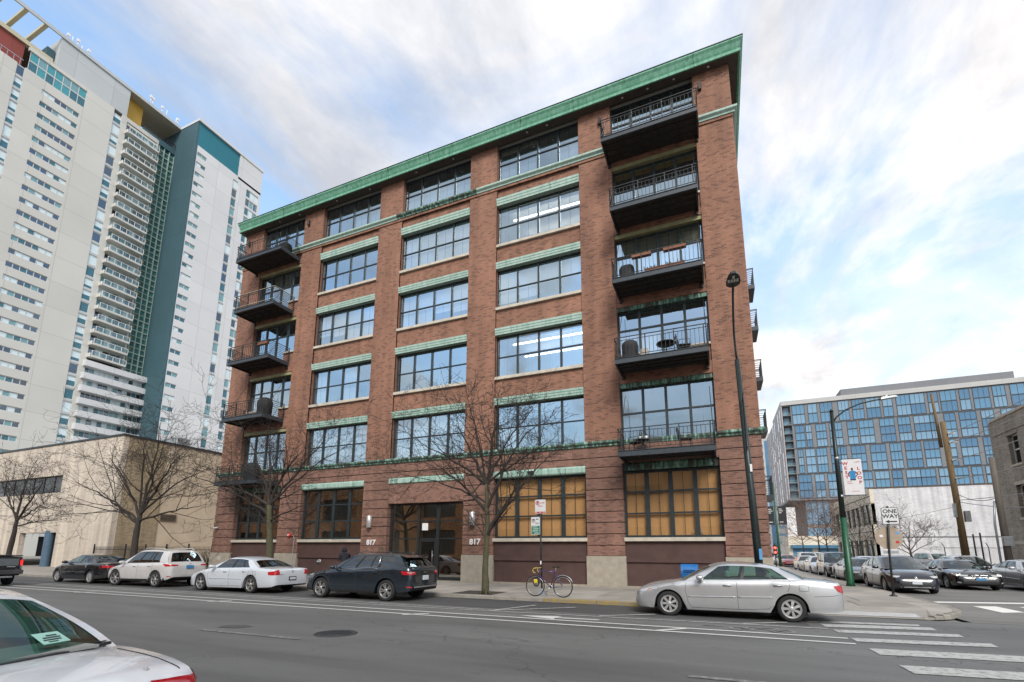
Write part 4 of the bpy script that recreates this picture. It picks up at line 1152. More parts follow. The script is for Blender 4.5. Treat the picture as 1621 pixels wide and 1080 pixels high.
TGLASS = [glass('tower_pane_dark', (.25, .3, .34), 2.5, (.65, .82, 1.0)), pm('tower_pane_blind', (.62, .74, .78), .25, var=.06), pm('tower_pane_mid', (.17, .34, .38), .12, var=.15), pm('tower_pane_blue', (.045, .15, .20), .08, var=.2)]
TTEALGLASS = pm('teal_glass', (.06, .30, .35), .1, var=.2)
tp = lambda mb, n_, m_: mb.build(n_, m_, tower, normals=False)
zTop = tz_(83.75); zRoof = tz_(89.6)
WALLTH = .6
# wall strips around vertical window columns (Y in base units *K)
cols_ = dict(leftcol=(27.75, 28.75), strips=(31.1, 36.25), narrow=(41.0, 42.3), balc=(43.2, 48.5))
def wall(y0, y1, z0=0, z1=zTop, mat=TBEIGE, X=TWX, name='wall_panel'):
    return tp(MB().box(X - WALLTH, X, TY_(y0), TY_(y1), z0, z1), name, mat)
wall(10, 27.75, 0, tz_(79.5)); wall(28.75, 31.1, 0, tz_(79.6)); wall(36.25, 41.0, 0, tz_(79.6)); wall(42.3, 43.2)
wall(28.75, 41.0, tz_(83.1), zTop)
tp(MB().box(TWX - WALLTH, TWX, TY_(36.75), TY_(41), tz_(79.6), tz_(83.1)), 'wall_panel', TBEIGE)
wall(43.2, 48.6, tz_(82.9), zTop)
tp(MB().box(TWX - 22, TWX - WALLTH - .3, TY_(10), TY_(43), 0, tz_(79.5)), 'core', DARKVOID)
tp(MB().box(TWX - 22, TWX - 2.2, TY_(43), TY_(55), 0, tz_(79.5)), 'core', DARKVOID)
# crown
tp(MB().box(TWX - 9, TWX - .02, TY_(32.2), TY_(43.0), zTop, zRoof), 'crown_wall', TGREYP)
tp(MB().box(TWX - .05, TWX + .25, TY_(20), TY_(52.9), zRoof, zRoof + .8), 'roof_edge', TGREYP)
tp(MB().box(TWX - 9, TWX - .05, TY_(43.0), TY_(52.9), zRoof + .05, zRoof + .7), 'roof_canopy', pm('canopy_soffit', (.48, .45, .36), .7))
tp(MB().box(TWX - 9, TWX - 2.5, TY_(43.3), TY_(46.3), zTop, zRoof), 'ochre_wall', TYEL)
tp(MB().box(TWX - 9, TWX - 1.2, TY_(20), TY_(32.2), zTop + .2, zTop + 1.4), 'pergola_beam', pm('pergola_paint', (.5, .46, .33), .6))
for yb in (22, 24.6, 27.2, 29.8):
    tp(MB().box(TWX - 9, TWX - .05, TY_(yb), TY_(yb) + .7, zRoof - .1, zRoof + .6), 'pergola_beam', MATS['pergola_paint'])
tp(MB().box(TWX - 8.5, TWX - .6, TY_(20), TY_(31.8), zRoof - 7.2, zRoof - 6.2), 'pergola_beam', MATS['pergola_paint'])
tp(MB().box(TWX - 9, TWX - 1.0, TY_(14), TY_(28.4), tz_(79.5), tz_(84.6)), 'red_penthouse', TRED)
rl = MB()
for q in range(14):
    yy_ = TY_(18) + q * 1.0; rl.box(TWX - .3, TWX - .22, yy_, yy_ + .08, tz_(79.5), tz_(80.6))
rl.box(TWX - .3, TWX - .2, TY_(15), TY_(28.4), tz_(80.6), tz_(80.7))
tp(rl, 'terrace_railing', GALV)
tp(MB().box(TWX - 6, TWX - 1.4, TY_(31.0), TY_(32.1), zTop + .02, zTop + 4.2), 'stair_head', TDTEAL)
# big top window, two rows of seven
def tpane(y0, y1, z0, z1, X, parent, mat, name='pane'):
    key = ('T', mat.name)
    if key not in PANECACHE:
        PANECACHE[key] = MB().quad((0, -.5, -.5), (0, .5, -.5), (0, .5, .5), (0, -.5, .5)).mesh('pane', mat)
    o = bpy.data.objects.new(name, PANECACHE[key]); COL.objects.link(o)
    o.location = (X, (y0 + y1) / 2, (z0 + z1) / 2); o.scale = (1, y1 - y0, z1 - z0)
    return attach(o, parent)
rnd = random.Random(11)
FRAMEW = pm('tower_frame', (.55, .56, .55), .5)
def twindow(y0, y1, z0, z1, n, X, rows=1, mats=None, fr=.14, name='window', recess=.22, split=False):
    mb = MB(); Xa, Xb = X - recess - .1, X - recess + .06
    mb.box(Xa, Xb, y0, y1, z0, z0 + fr); mb.box(Xa, Xb, y0, y1, z1 - fr, z1)
    st = (y1 - y0) / n
    for q in range(n + 1):
        yc = y0 + q * st; mb.box(Xa, Xb, max(y0, yc - fr / 2), min(y1, yc + fr / 2), z0 + fr, z1 - fr)
    for r_ in range(1, rows):
        zc = z0 + (z1 - z0) * r_ / rows; mb.box(Xa, Xb + .01, y0, y1, zc - fr * .7, zc + fr * .7)
    wo = tp(mb, name, FRAMEW)
    for q in range(n):
        for r_ in range(rows):
            za = z0 + (z1 - z0) * r_ / rows; zb = z0 + (z1 - z0) * (r_ + 1) / rows
            m_ = rnd.choice(mats or [TGLASS[0], TGLASS[0], TGLASS[1], TGLASS[1], TGLASS[2], TGLASS[3]])
            if split and rnd.random() < .6:
                zc = za + (zb - za) * rnd.uniform(.3, .7)
                tpane(y0 + q * st, y0 + (q + 1) * st, zc, zb, X - recess, wo, TGLASS[1]); tpane(y0 + q * st, y0 + (q + 1) * st, za, zc, X - recess, wo, TGLASS[3])
            else: tpane(y0 + q * st, y0 + (q + 1) * st, za, zb, X - recess, wo, m_)
    return wo
twindow(TY_(29.0), TY_(36.75), tz_(81.4), tz_(83.1), 7, TWX, 1, [TTEALGLASS, TTEALGLASS, TGLASS[2]])
twindow(TY_(29.0), TY_(36.75), tz_(79.6), tz_(81.38), 7, TWX, 1, [TGLASS[3], TGLASS[3], TTEALGLASS])
FS = 2.272                     # storey in base units
zs0 = 77.9                     # top of the highest strip
nfl = 0
z = zs0
while z > 5:
    zt, zb = tz_(z), tz_(z - .92)
    twindow(TY_(31.1), TY_(36.25), zb, zt, 6, TWX)
    tp(MB().box(TWX - WALLTH, TWX, TY_(31.1), TY_(36.25), tz_(z - FS), zb), 'wall_panel', TBEIGE)
    z -= FS; nfl += 1
tp(MB().box(TWX - WALLTH, TWX, TY_(31.1), TY_(36.25), tz_(77.9), tz_(79.6)), 'wall_panel', TBEIGE)
for (ya, yb, ztop, zlow) in ((27.75, 28.75, 79.4, 5), (41.0, 42.3, 83.0, 5)):
    z = ztop
    while z > zlow:
        twindow(TY_(ya), TY_(yb), tz_(z - FS + .35), tz_(z), 1, TWX, 1, None, .2, split=True)
        tp(MB().box(TWX - WALLTH, TWX - .05, TY_(ya), TY_(yb), tz_(z - FS), tz_(z - FS + .35)), 'wall_panel', TGREYP)
        z -= FS
# balcony stack
z = 82.4
BALG = glass('balcony_glass', (.75, .85, .85), 1.6)
bz = []
while z > 36:
    bz.append(z)
    zt = tz_(z - FS + .3)
    sl_ = MB(); Y0, Y1 = TY_(43.3), TY_(48.6)
    sl_.box(TWX - .1, TWX + 1.6, Y0, Y1, zt - .45, zt)
    bo = tp(sl_, 'balcony', TBEIGE)
    MB().box(TWX + 1.5, TWX + 1.56, Y0 + .1, Y1 - .05, zt + .1, zt + 1.05).build('balustrade', BALG, bo, normals=False)
    rl = MB(); rl.box(TWX + 1.48, TWX + 1.58, Y0, Y1, zt + 1.05, zt + 1.14); rl.box(TWX, TWX + 1.5, Y1 - .08, Y1, zt + 1.05, zt + 1.14)
    for q in range(6):
        yy_ = Y0 + (Y1 - Y0) * q / 5; rl.box(TWX + 1.49, TWX + 1.57, yy_ - .05, yy_ + .05, zt, zt + 1.05)
    rl.build('railing', WHITEMETAL, bo, normals=False)
    tp(MB().bbox(TWX - .1, TWX + 1.3, Y0 - .35, Y0 - .02, zt - .45, zt + .5, .1), 'balcony_cheek', TBEIGE)
    twindow(Y0, Y1, zt, zt + (FS - .4) * K, 5, TWX - .2, 1, None, .12)
    tp(MB().box(TWX - .8, TWX - .1, Y0, Y1, zt + (FS - .4) * K, zt + FS * K), 'wall_panel', TBEIGE)
    z -= FS
# green glazed stair recess right of the balconies
GREEN = pm('green_frame', (.36, .46, .42), .5, var=.1)
GGLASS = pm('green_glass', (.045, .14, .13), .15, var=.4, scale=.4)
gx = TWX - 1.6
tp(MB().box(gx - .2, gx, TY_(48.6) - 1, TY_(52.8) + 2, tz_(33.5), tz_(84.3)), 'stair_glazing', GGLASS)
gm = MB()
for q in range(6):
    yy_ = TY_(48.6) + (TY_(53.6) - TY_(48.6)) * q / 5; gm.box(gx, gx + .35, yy_ - .1, yy_ + .1, tz_(33.5), tz_(84.2))
z = 84.0
while z > 34:
    gm.box(gx, gx + .28, TY_(48.4), TY_(54), tz_(z) - .12, tz_(z) + .12); gm.box(gx, gx + .2, TY_(48.4), TY_(54), tz_(z - FS / 2) - .07, tz_(z - FS / 2) + .07)
    z -= FS
tp(gm, 'stair_grid', GREEN)
tp(MB().box(gx - .1, TWX - .05, TY_(48.6), TY_(48.6) + .4, tz_(33.5), tz_(83.75)), 'return_wall', TBEIGE)
gm = MB(); z = 83
while z > 35:
    gm.box(gx + .01, gx + .06, TY_(49.3), TY_(50.1), tz_(z) - 1.0, tz_(z) - .5); z -= FS
tp(gm, 'stair_lights', pm('stair_amber', (.35, .25, .1), .6))
tp(MB().box(gx, gx + .5, TY_(46.3), TY_(52.9), tz_(83.75), tz_(85)), 'bridge', TDTEAL)
rl = MB()
for q in range(12):
    yy_ = TY_(46.4) + q * .7; rl.box(gx + .4, gx + .5, yy_, yy_ + .08, tz_(85), tz_(85.9))
rl.box(gx + .38, gx + .52, TY_(46.3), TY_(52.9), tz_(85.9), tz_(86.0))
tp(rl, 'bridge_railing', BLACKIRON)
# lower long balconies (podium)
z = 34.0
while z > 6:
    zt = tz_(z)
    bo = tp(MB().box(TWX - .1, TWX + 1.2, TY_(42.75), TY_(52.6), zt - 1.35, zt), 'long_balcony', TWHITE)
    twindow(TY_(43.2), TY_(52.5), zt - FS * K, zt - 1.35, 12, TWX - .3, 1, None, .12)
    tp(MB().box(TWX - .9, TWX - .1, TY_(43.2), TY_(52.5), zt - 1.35, zt), 'wall_panel', TWHITE)
    z -= FS
# projecting teal/white block
b0, b1 = 52.85, 67.75      # Y base units at the block face
y0, y1 = TY_(b0), TY_(b1)
tp(MB().box(gx - 9, TW2 - .02, y0 - .4, y0, 0, tz_(84.0)), 'slate_wall', TDTEAL)
tp(MB().box(gx - 9, TW2 - .3, y0 - .38, y0 - .01, tz_(84.0), tz_(89.55)), 'slate_wall', TDTEAL)
tp(MB().box(TW2 - 8, TW2 - .3, y0, TY_(62.0), tz_(84.0), tz_(89.6)), 'teal_crown', TTEAL)
tp(MB().box(TW2 - 8, TW2, TY_(62.0), y1, tz_(83.5), tz_(89.6)), 'white_crown', TWHITE)
tp(MB().box(TW2 - 14, TW2 + .2, y0 - .5, y1 + .2, tz_(89.6), tz_(89.6) + .7), 'roof_edge', TWHITE)
tp(MB().box(TW2 - 14, TW2 - 1.2, y0, y1 - .5, 0, tz_(84)), 'core', DARKVOID)
B2 = lambda y: TY_(y * .94)
yc = [y0, B2(56.35), B2(58.45), B2(64.85), B2(66.1), B2(68.4), B2(71.9), y1]
for (ya, yb) in ((B2(58.45), B2(64.85)), (B2(66.1), B2(68.4)), (y0, B2(56.35))):
    tp(MB().box(TW2 - .6, TW2, ya, yb, 0, tz_(84.0)), 'wall_panel', TWHITE)
tp(MB().box(TW2 - .6, TW2, B2(71.6), y1, 0, tz_(84.0)), 'wall_panel', TWHITE)
FS2 = FS
z = 82.6
while z > 3:
    zt = tz_(z); zb = tz_(z - .9)
    twindow(B2(56.35), B2(58.45), zb, zt, 2, TW2, 1, [TGLASS[1], TGLASS[2], TGLASS[3]])
    tp(MB().box(TW2 - .6, TW2, B2(56.35), B2(58.45), tz_(z - FS), zb), 'wall_panel', TWHITE)
    twindow(B2(64.85), B2(66.1), tz_(z - FS + .3), zt, 1, TW2, 1, None, .2)
    tp(MB().box(TW2 - .6, TW2 - .05, B2(64.85), B2(66.1), tz_(z - FS), tz_(z - FS + .3)), 'wall_panel', TGREYP)
    twindow(B2(68.4), B2(71.6), tz_(z - FS + .45), zt, 3, TW2, 1, None, .16)
    tp(MB().box(TW2 - .6, TW2 - .05, B2(68.4), B2(71.6), tz_(z - FS), tz_(z - FS + .45)), 'wall_panel', TWHITE)
    z -= FS2
for (ya, yb) in ((B2(56.35), B2(58.45)), (B2(64.85), B2(66.1)), (B2(68.4), B2(71.6))):
    tp(MB().box(TW2 - .6, TW2, ya, yb, tz_(82.6), tz_(84.0)), 'wall_panel', TWHITE)
# rooftop aerials
rnd = random.Random(3)
for yb in (33.0, 33.6, 34.4, 35.0, 36.0, 46.5, 46.9, 48.7, 49.6, 51.5, 51.8):
    h = rnd.uniform(1.2, 2.6); m_ = MB()
    m_.tube([(TWX - .3, TY_(yb), zRoof + .8), (TWX - .3, TY_(yb), zRoof + .8 + h)], .09, 5)
    if rnd.random() < .6: m_.box(TWX - .5, TWX - .1, TY_(yb) - .25, TY_(yb) + .25, zRoof + .2 + h, zRoof + .9 + h)
    tp(m_, 'rooftop_aerial', WHITEMETAL)

# ================================================================== grey apartment block with blue windows (far right)
GS = 2.0
GY = 200.0
gx_ = lambda x: x * GS
gz_ = lambda z: (z - 1.6) * GS + 1.6
gb = thing('grey_glass_apartment_block', 'long grey panelled apartment block with blue glass windows down the side street', 'building', (gx_(30), GY, 0))
GPANEL = panelled('dark_grey_panel', (0.19, 0.195, 0.21), 2.9, 3.1, .03, .7)
GLIGHT = panelled('light_grey_panel', (0.46, 0.46, 0.45), 4, 3, .04, .85)
GPINK = panelled('mauve_panel', (0.42, 0.38, 0.38), 3, 3.1, .08, .7)
GBLUE = [pm('blue_pane_a', (.12, .26, .40), .08, var=.15, scale=.2), pm('blue_pane_b', (.19, .33, .46), .08, var=.15, scale=.2), pm('blue_pane_c', (.09, .20, .33), .08, var=.15, scale=.2)]
X0, X1 = gx_(12.15), gx_(56)
Zr = gz_(29.7); Zb = gz_(11.15)
gp = lambda mb, n_, m_: mb.build(n_, m_, gb, normals=False)
gp(MB().box(X0 + 3.1, X1, GY + .35, GY + 30, Zb, Zr - .1), 'wall_panel', GPANEL)
gp(MB().box(X0, X1, GY - .2, GY + 30, gz_(28.9), Zr), 'parapet', GLIGHT)
gp(MB().box(gx_(22.3), gx_(46.5), GY + 4, GY + 22, Zr, gz_(31.45)), 'penthouse', GPANEL)
gp(MB().box(X0, X0 + .3, GY + .0, GY + 60, Zb, gz_(28.9)), 'west_wall', GPINK)
gp(MB().box(X0 + .3, X0 + 3.1, GY + 2.2, GY + 30, Zb, gz_(28.9)), 'balcony_back', GPANEL)
gp(MB().box(X0, X1, GY - .3, GY + 30, Zb - .5, Zb), 'floor_edge', GPANEL)
# storey groups: 2 tall + 3 + 3 + 3 rows
rows_ = []
for zt, zb, n_ in ((28.8, 25.1, 2), (24.85, 20.6, 3), (20.35, 15.85, 3), (15.6, 11.3, 3)):
    for q in range(n_):
        h = (zt - zb) / n_; rows_.append((gz_(zt - q * h - .09), gz_(zt - (q + 1) * h + .07)))
    if zb < 20: pass
rnd = random.Random(21)
colpat = [[(14.1, 15.8), (16.65, 17.8), (18.6, 20.2), (21.4, 22.7), (23.5, 24.9), (25.6, 27.3), (28.0, 29.1), (29.95, 31.6), (31.9, 33.6), (34.35, 35.4), (36.0, 37.85), (38.55, 39.6), (40.3, 42.1), (42.8, 44.1), (45.0, 47.4), (48.4, 49.6), (50.4, 52.2), (53, 54.2)],
          [(14.3, 15.5), (16.0, 16.6), (17.6, 18.9), (19.7, 21.3), (22.4, 23.6), (24.2, 26.0), (27.2, 29.0), (29.8, 31.2), (32.0, 33.9), (34.2, 34.8), (36.1, 37.3), (38.1, 40.0), (40.9, 42.2), (43.4, 45.2), (46.0, 47.3), (48.5, 50.3), (51.2, 52.5), (53.2, 54.6)],
          [(14.4, 14.9), (15.6, 16.8), (17.3, 18.6), (19.5, 20.7), (21.0, 21.6), (22.6, 24.4), (25.4, 27.3), (28.2, 29.5), (30.3, 32.2), (32.9, 34.6), (35.6, 36.8), (37.7, 39.6), (40.6, 41.9), (42.8, 44.6), (45.5, 47.4), (48.3, 49.5), (50.4, 52.3), (53.2, 54.4)]]
WJ = pm('window_joint', (.05, .06, .07), .5)
ri = 0
for gi, n_ in enumerate((2, 3, 3, 3)):
    pat = colpat[(0, 1, 2, 0)[gi]]
    for q in range(n_):
        zt, zb = rows_[ri]; ri += 1
        for (a, b_) in pat:
            a, b_ = gx_(a) - .22, gx_(b_) + .22
            mb = MB(); y = GY + .2
            mb.box(a - .12, b_ + .12, y, y + .15, zb - .12, zb); mb.box(a - .12, b_ + .12, y, y + .15, zt, zt + .12)
            mb.box(a - .12, a, y, y + .15, zb, zt); mb.box(b_, b_ + .12, y, y + .15, zb, zt)
            nn = 2 if b_ - a < 3 else 3
            for t_ in range(1, nn): mb.box(a + (b_ - a) * t_ / nn - .04, a + (b_ - a) * t_ / nn + .04, y + .04, y + .12, zb, zt)
            wo = gp(mb, 'window', WJ)
            pane(a, b_, zb, zt, y + .1, wo, rnd.choice(GBLUE))
    zt, zb = rows_[ri - 1]
    gp(MB().box(X0 + 3.1, X1, GY + .22, GY + .349, zb - .5, zb - .25), 'storey_line', WJ)
for zt, zb in rows_:                       # corner balconies
    bo = gp(MB().box(X0 + .3, X0 + 3.1, GY - .05, GY + 2.2, zb - .35, zb - .1), 'balcony', GPANEL)
    MB().box(X0 + .4, X0 + 3.05, GY + .0, GY + .05, zb - .1, zb + .95).build('balustrade', BALG, bo, normals=False)
    MB().box(X0 + .9, X0 + 2.6, GY + 2.1, GY + 2.19, zb, zt - .1).build('balcony_window', GBLUE[1], bo, normals=False)
for zt, zb in rows_:                       # west side windows
    for q in range(8):
        yy_ = GY + 4 + q * 6.5
        gp(MB().box(X0 - .03, X0 + .05, yy_, yy_ + 2.4, zb, zt), 'west_window', GBLUE[2] if (q + int(zt)) % 3 else GLIGHT)
# brick and glass base
gp(MB().box(X0 + 5, X1, GY + 1, GY + 28, 0, Zb - .5), 'base_wall', brick('base_brick', (.25, .2, .18), (.3, .25, .22), (.2, .17, .15), bw=.6, rh=.2, stain=.1))
for (a, b_) in ((14.6, 18.2), (20.2, 22.2), (23.6, 27)):
    for (zb, zt) in ((6.6, 10.7), (1.8, 5.9)):
        mb = MB(); a_, c_ = gx_(a), gx_(b_)
        za, ze = gz_(zb), gz_(zt)
        for t_ in range(5): mb.box(a_ + (c_ - a_) * t_ / 4 - .06, a_ + (c_ - a_) * t_ / 4 + .06, GY + .8, GY + .95, za, ze)
        wo = gp(mb, 'base_window', WJ); pane(a_, c_, za, ze, GY + .9, wo, GBLUE[1])
# farther pale block between the loft and the glass block
pb = thing('pale_distant_block', 'pale narrow apartment block between the loft corner and the glass block', 'building', (30, 300, 0))
def pp(mb, n_, m_): return mb.build(n_, m_, pb, normals=False)
PY = 290.0
pp(MB().box(19.5, 33, PY, PY + 40, 0, 66), 'wall_panel', GLIGHT)
pp(MB().box(25.6, 28.2, PY - .1, PY + .05, 4, 62), 'window_column', GBLUE[2])
for q in range(14):
    pp(MB().box(20.2, 24.8, PY - .08, PY + .05, 6 + q * 4, 7.6 + q * 4), 'window', GBLUE[2])
    pp(MB().box(29, 32.4, PY - .08, PY + .05, 6 + q * 4, 7.6 + q * 4), 'window', GBLUE[1])

# ================================================================== white painted wall / beige office
wb = thing('white_walled_office', 'low beige office with a blank white painted side wall behind the parking lot', 'building', (25, 76, 0))
WX, WY, WT = 18.2, 75.0, 9.8
MB().box(WX, 70, WY, WY + .4, -.05, WT).build('white_wall', PALEBRICK, wb, normals=False)
CREAM = pm('cream_precast', (0.70, 0.62, 0.50), .8, var=.1, scale=.6)
cw = MB()
fe = 96.5
for (za, zb_) in ((-.05, 1.0), (3.3, 5.2), (7.9, WT + .15)): cw.box(WX - .02, WX + .4, WY - .02, fe, za, zb_)
cw.build('west_wall', CREAM, wb, normals=False)
for z in (2.6, 4.3, 8.8):
    MB().box(WX - .04, WX - .02, WY, fe, z, z + .1).build('wall_groove', SOFFIT, wb, normals=False)
for q in range(4):
    ya = WY + .8 + q * 5.2
    for (za, zb_) in ((1.0, 3.3), (5.2, 7.9)):
        wo = MB().box(WX + .2, WX + .3, ya, ya + 4.4, za, zb_).build('window', STRIPGLASS, wb, normals=False)
        MB().tube([(WX + .1, ya + 1.6, za), (WX + .1, ya + 2.2, zb_)], .1, 4).build('brace', CREAM, wo)
        MB().box(WX + .0, WX + .35, ya + 4.4, ya + 5.2, za, zb_).build('mullion', CREAM, wo, normals=False)
        MB().box(WX + 1.4, WX + 1.5, ya, ya + 4.4, za, zb_).build('room_back', INTERIOR, wo, normals=False)
MB().box(WX - .02, WX + .4, WY, WY + .8, 1.0, 7.9).build('corner_pier', CREAM, wb, normals=False)
MB().box(WX, 70, WY + .4, fe, WT - .6, WT - .4).build('roof', LOT, wb, normals=False)
cr_ = MB(); cr_.tube([(WX + .4, WY - .06, 3.6), (60, WY - .06, 3.6)], .05, 5)
cr_.build('wall_pipe', GALV, wb)
MB().box(WX - .05, 70, WY - .06, WY + .45, WT, WT + .15).build('coping', SOFFIT, wb, normals=False)

# ================================================================== grey brick building on the right edge
gr = thing('grey_brick_building', 'old grey brown brick building cut off at the right edge of the street', 'building', (18, 30, 0))
GX = 18.0; GT = 10.65
gw = MB()
wins = [(40.4, 41.5, 7.35, 9.3), (40.3, 41.5, 3.9, 6.0), (36.6, 37.7, 7.35, 9.3), (36.5, 37.7, 3.9, 6.0), (32.6, 33.7, 7.35, 9.3), (32.6, 33.7, 3.9, 6.0)]
ycuts = [22, 32.6, 33.7, 36.55, 37.7, 40.35, 41.5, 43.25]
for q in range(7):
    ya, yb = ycuts[q], ycuts[q + 1]
    if q % 2 == 0: gw.box(GX, GX + .4, ya, yb, -.05, GT)
    else:
        gw.box(GX, GX + .4, ya, yb, -.05, 3.9); gw.box(GX, GX + .4, ya, yb, 6.0, 7.35); gw.box(GX, GX + .4, ya, yb, 9.3, GT)
gw.box(GX, 40, 43.25, 43.6, -.05, GT); gw.box(GX + .4, 40, 22, 22.4, -.05, GT)
gw.build('brick_wall', GREYBRICK, gr, normals=False)
for q in (1, 3, 5):
    for (za, zb_) in ((3.9, 6.0), (7.35, 9.3)):
        ya, yb = ycuts[q], ycuts[q + 1]
        mb = MB(); X = GX + .22
        mb.box(X, X + .08, ya, ya + .07, za, zb_); mb.box(X, X + .08, yb - .07, yb, za, zb_); mb.box(X, X + .08, ya, yb, (za + zb_) / 2 - .04, (za + zb_) / 2 + .04); mb.box(X, X + .08, ya, yb, zb_ - .07, zb_)
        wo = mb.build('window', WHITEMETAL, gr, normals=False)
        MB().quad((X + .04, ya, za), (X + .04, yb, za), (X + .04, yb, zb_), (X + .04, ya, zb_)).build('pane', STRIPGLASS, wo, normals=False)
        MB().box(GX - .06, GX + .2, ya - .08, yb + .08, za - .14, za).build('sill', LIMESTONE, wo, normals=False)
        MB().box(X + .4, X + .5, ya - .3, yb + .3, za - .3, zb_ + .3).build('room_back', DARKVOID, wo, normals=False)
        MB().box(GX - .03, GX + .02, ya - .1, yb + .1, zb_ + .001, zb_ + .22).build('window_head', LIMESTONE if za < 5 else GREYBRICK, wo, normals=False)
MB().box(GX - .06, GX + .5, 21.9, 43.35, GT, GT + .16).build('coping', LIMESTONE, gr, normals=False)
MB().box(GX - .05, GX, 22, 43.25, GT - 1.05, GT - .93).build('string_course', GREYBRICK, gr, normals=False)
MB().box(GX - .04, GX, 22, 43.25, 2.2, 2.42).build('string_course', LIMESTONE, gr, normals=False)
MB().box(GX + .3, 40, 22.3, 43.3, GT - .4, GT - .2).build('roof', LOT, gr, normals=False)

# ================================================================== low shopfronts closing the side street, west row
sh = thing('awning_shop_row', 'low far shops with teal awnings at the end of the side street', 'building', (4, 120, 0))
def sp_(mb, n_, m_): return mb.build(n_, m_, sh, normals=False)
sp_(MB().box(-8, 2.4, 118, 150, 0, 9), 'shop_wall', CREAM)
AWN = pm('teal_awning', (.05, .28, .27), .7, var=.1)
for x0, y0 in ((1.6, 96), (1.6, 102)):
    sp_(MB().prism([(2.4, 4.6), (4.6, 3.6), (4.6, 3.3), (2.4, 3.3)], 'y', 118 + (y0 - 96) * 1.2, 123 + (y0 - 96) * 1.2), 'awning', AWN)
sp_(MB().box(2.38, 2.5, 119, 150, .3, 3.2), 'shop_window', GBLUE[2])
so2 = thing('far_low_shops', 'row of low far shops with blue awnings behind the bare street trees', 'building', (30, 170, 0))
MB().box(19, 60, 168, 185, 0, 6.5).build('shop_wall', CREAM, so2, normals=False)
MB().box(19.5, 59, 166.6, 168, 2.9, 3.8).build('awning', pm('blue_awning', (.05, .16, .26), .7), so2, normals=False)
for q in range(6): MB().box(20 + q * 6.5, 25 + q * 6.5, 167.9, 168.05, .4, 2.8).build('shop_window', GBLUE[0], so2, normals=False)

# opposite side of the street, behind the camera: seen only as reflections in the glass
opp = thing('opposite_brick_building', 'orange brick building mirrored in the ground floor windows', 'building', (-12, -7, .12))
OB = brick('orange_brick', (0.66, 0.31, 0.14), (0.74, 0.40, 0.20), (0.5, 0.32, 0.2), dark=.7)  # brick colour raised to stand in for sunlight on this front
ow = MB()
for q in range(12):
    x = -85 + q * 8
    ow.box(x, x + 3, -9, -8.4, 0, 11)
for (za, zb_) in ((0, 1.2), (4.2, 5.6), (8.4, 11)): ow.box(-85, 6, -8.95, -8.45, za, zb_)
ow.build('brick_wall', OB, opp, normals=False)
MB().box(-85, 6, -9.2, -9.1, 0, 10.8).build('window_band', pm('dark_window_band', (.06, .075, .075), .2), opp, normals=False)
MB().box(-85.2, 6.2, -9.1, -8.2, 11, 11.4).build('cornice', LIMESTONE, opp, normals=False)
# ================================================================== vehicles
def herm(pts, x):
    """smooth interpolation through (x,z) points sorted by x"""
    if x <= pts[0][0]: return pts[0][1]
    if x >= pts[-1][0]: return pts[-1][1]
    n = len(pts)
    for i in range(n - 1):
        if pts[i][0] <= x <= pts[i + 1][0]: break
    def sl_(k):
        if k <= 0: return (pts[1][1] - pts[0][1]) / (pts[1][0] - pts[0][0])
        if k >= n - 1: return (pts[-1][1] - pts[-2][1]) / (pts[-1][0] - pts[-2][0])
        a = (pts[k][1] - pts[k - 1][1]) / (pts[k][0] - pts[k - 1][0]); b = (pts[k + 1][1] - pts[k][1]) / (pts[k + 1][0] - pts[k][0])
        if a * b <= 0: return 0.0
        return 2 * a * b / (a + b)
    h = pts[i + 1][0] - pts[i][0]; t = (x - pts[i][0]) / h
    m0, m1 = sl_(i) * h, sl_(i + 1) * h
    return (2 * t ** 3 - 3 * t ** 2 + 1) * pts[i][1] + (t ** 3 - 2 * t ** 2 + t) * m0 + (-2 * t ** 3 + 3 * t ** 2) * pts[i + 1][1] + (t ** 3 - t ** 2) * m1

def paintmat(name, col, metal=0.0, rough=.28, dirt=.08):
    m = pm(name, col, rough, metal=metal, var=dirt, scale=2.5, coat=1.0)
    return m
SILVER = paintmat('silver_paint', (.50, .51, .52), .55, .3, .05)
WHITEP = paintmat('white_paint', (.52, .555, .60), 0, .3, .04)
WHITEP2 = paintmat('pearl_white_paint', (.50, .49, .485), 0, .32, .08)
PEARL = paintmat('near_white_paint', (.80, .80, .82), 0, .25, .05)
CHARC = paintmat('charcoal_paint', (.012, .022, .032), .3, .2, .1)
BLACKP = paintmat('black_paint', (.012, .012, .014), .1, .2, .1)
NAVY = paintmat('navy_paint', (.008, .011, .02), .1, .2, .1)
GREYP = paintmat('grey_paint', (.06, .062, .066), .4, .28, .1)
TRIM = pm('black_trim', (.015, .015, .016), .45, var=.1)
CARGLASS = glass('car_glass', (.42, .52, .50), 1.9)
CARGLASSD = glass('tinted_car_glass', (.12, .16, .18), 2.1)
CARGLASST = glass('green_car_glass', (.40, .62, .56), 1.7)
CHROME = pm('chrome', (.7, .7, .7), .12, metal=1.0, var=.03)
ALLOY = pm('alloy', (.50, .50, .50), .3, metal=.75, var=.1, scale=20)
CAPSILVER = pm('wheel_cover', (.48, .48, .48), .38, metal=.5, var=.12, scale=20)
REDLENS = pm('red_lens', (.42, .012, .02), .12, var=.15, scale=30, coat=1)
CLEARLENS = pm('clear_lens', (.55, .56, .55), .12, var=.2, scale=30, coat=1, metal=.3)
AMBER = pm('amber_lens', (.55, .12, .02), .15, coat=1)
CABIN = pm('cabin_fabric', (.06, .06, .058), .9, var=.15)
CABINLIGHT = pm('cabin_grey', (.30, .30, .28), .9, var=.1)
PLATEW = pm('plate_white', (.55, .58, .62), .5, var=.2, scale=40)
PLATEB = pm('plate_blue', (.06, .22, .42), .5, var=.25, scale=30)
SEAM = pm('seam', (.03, .03, .032), .7)

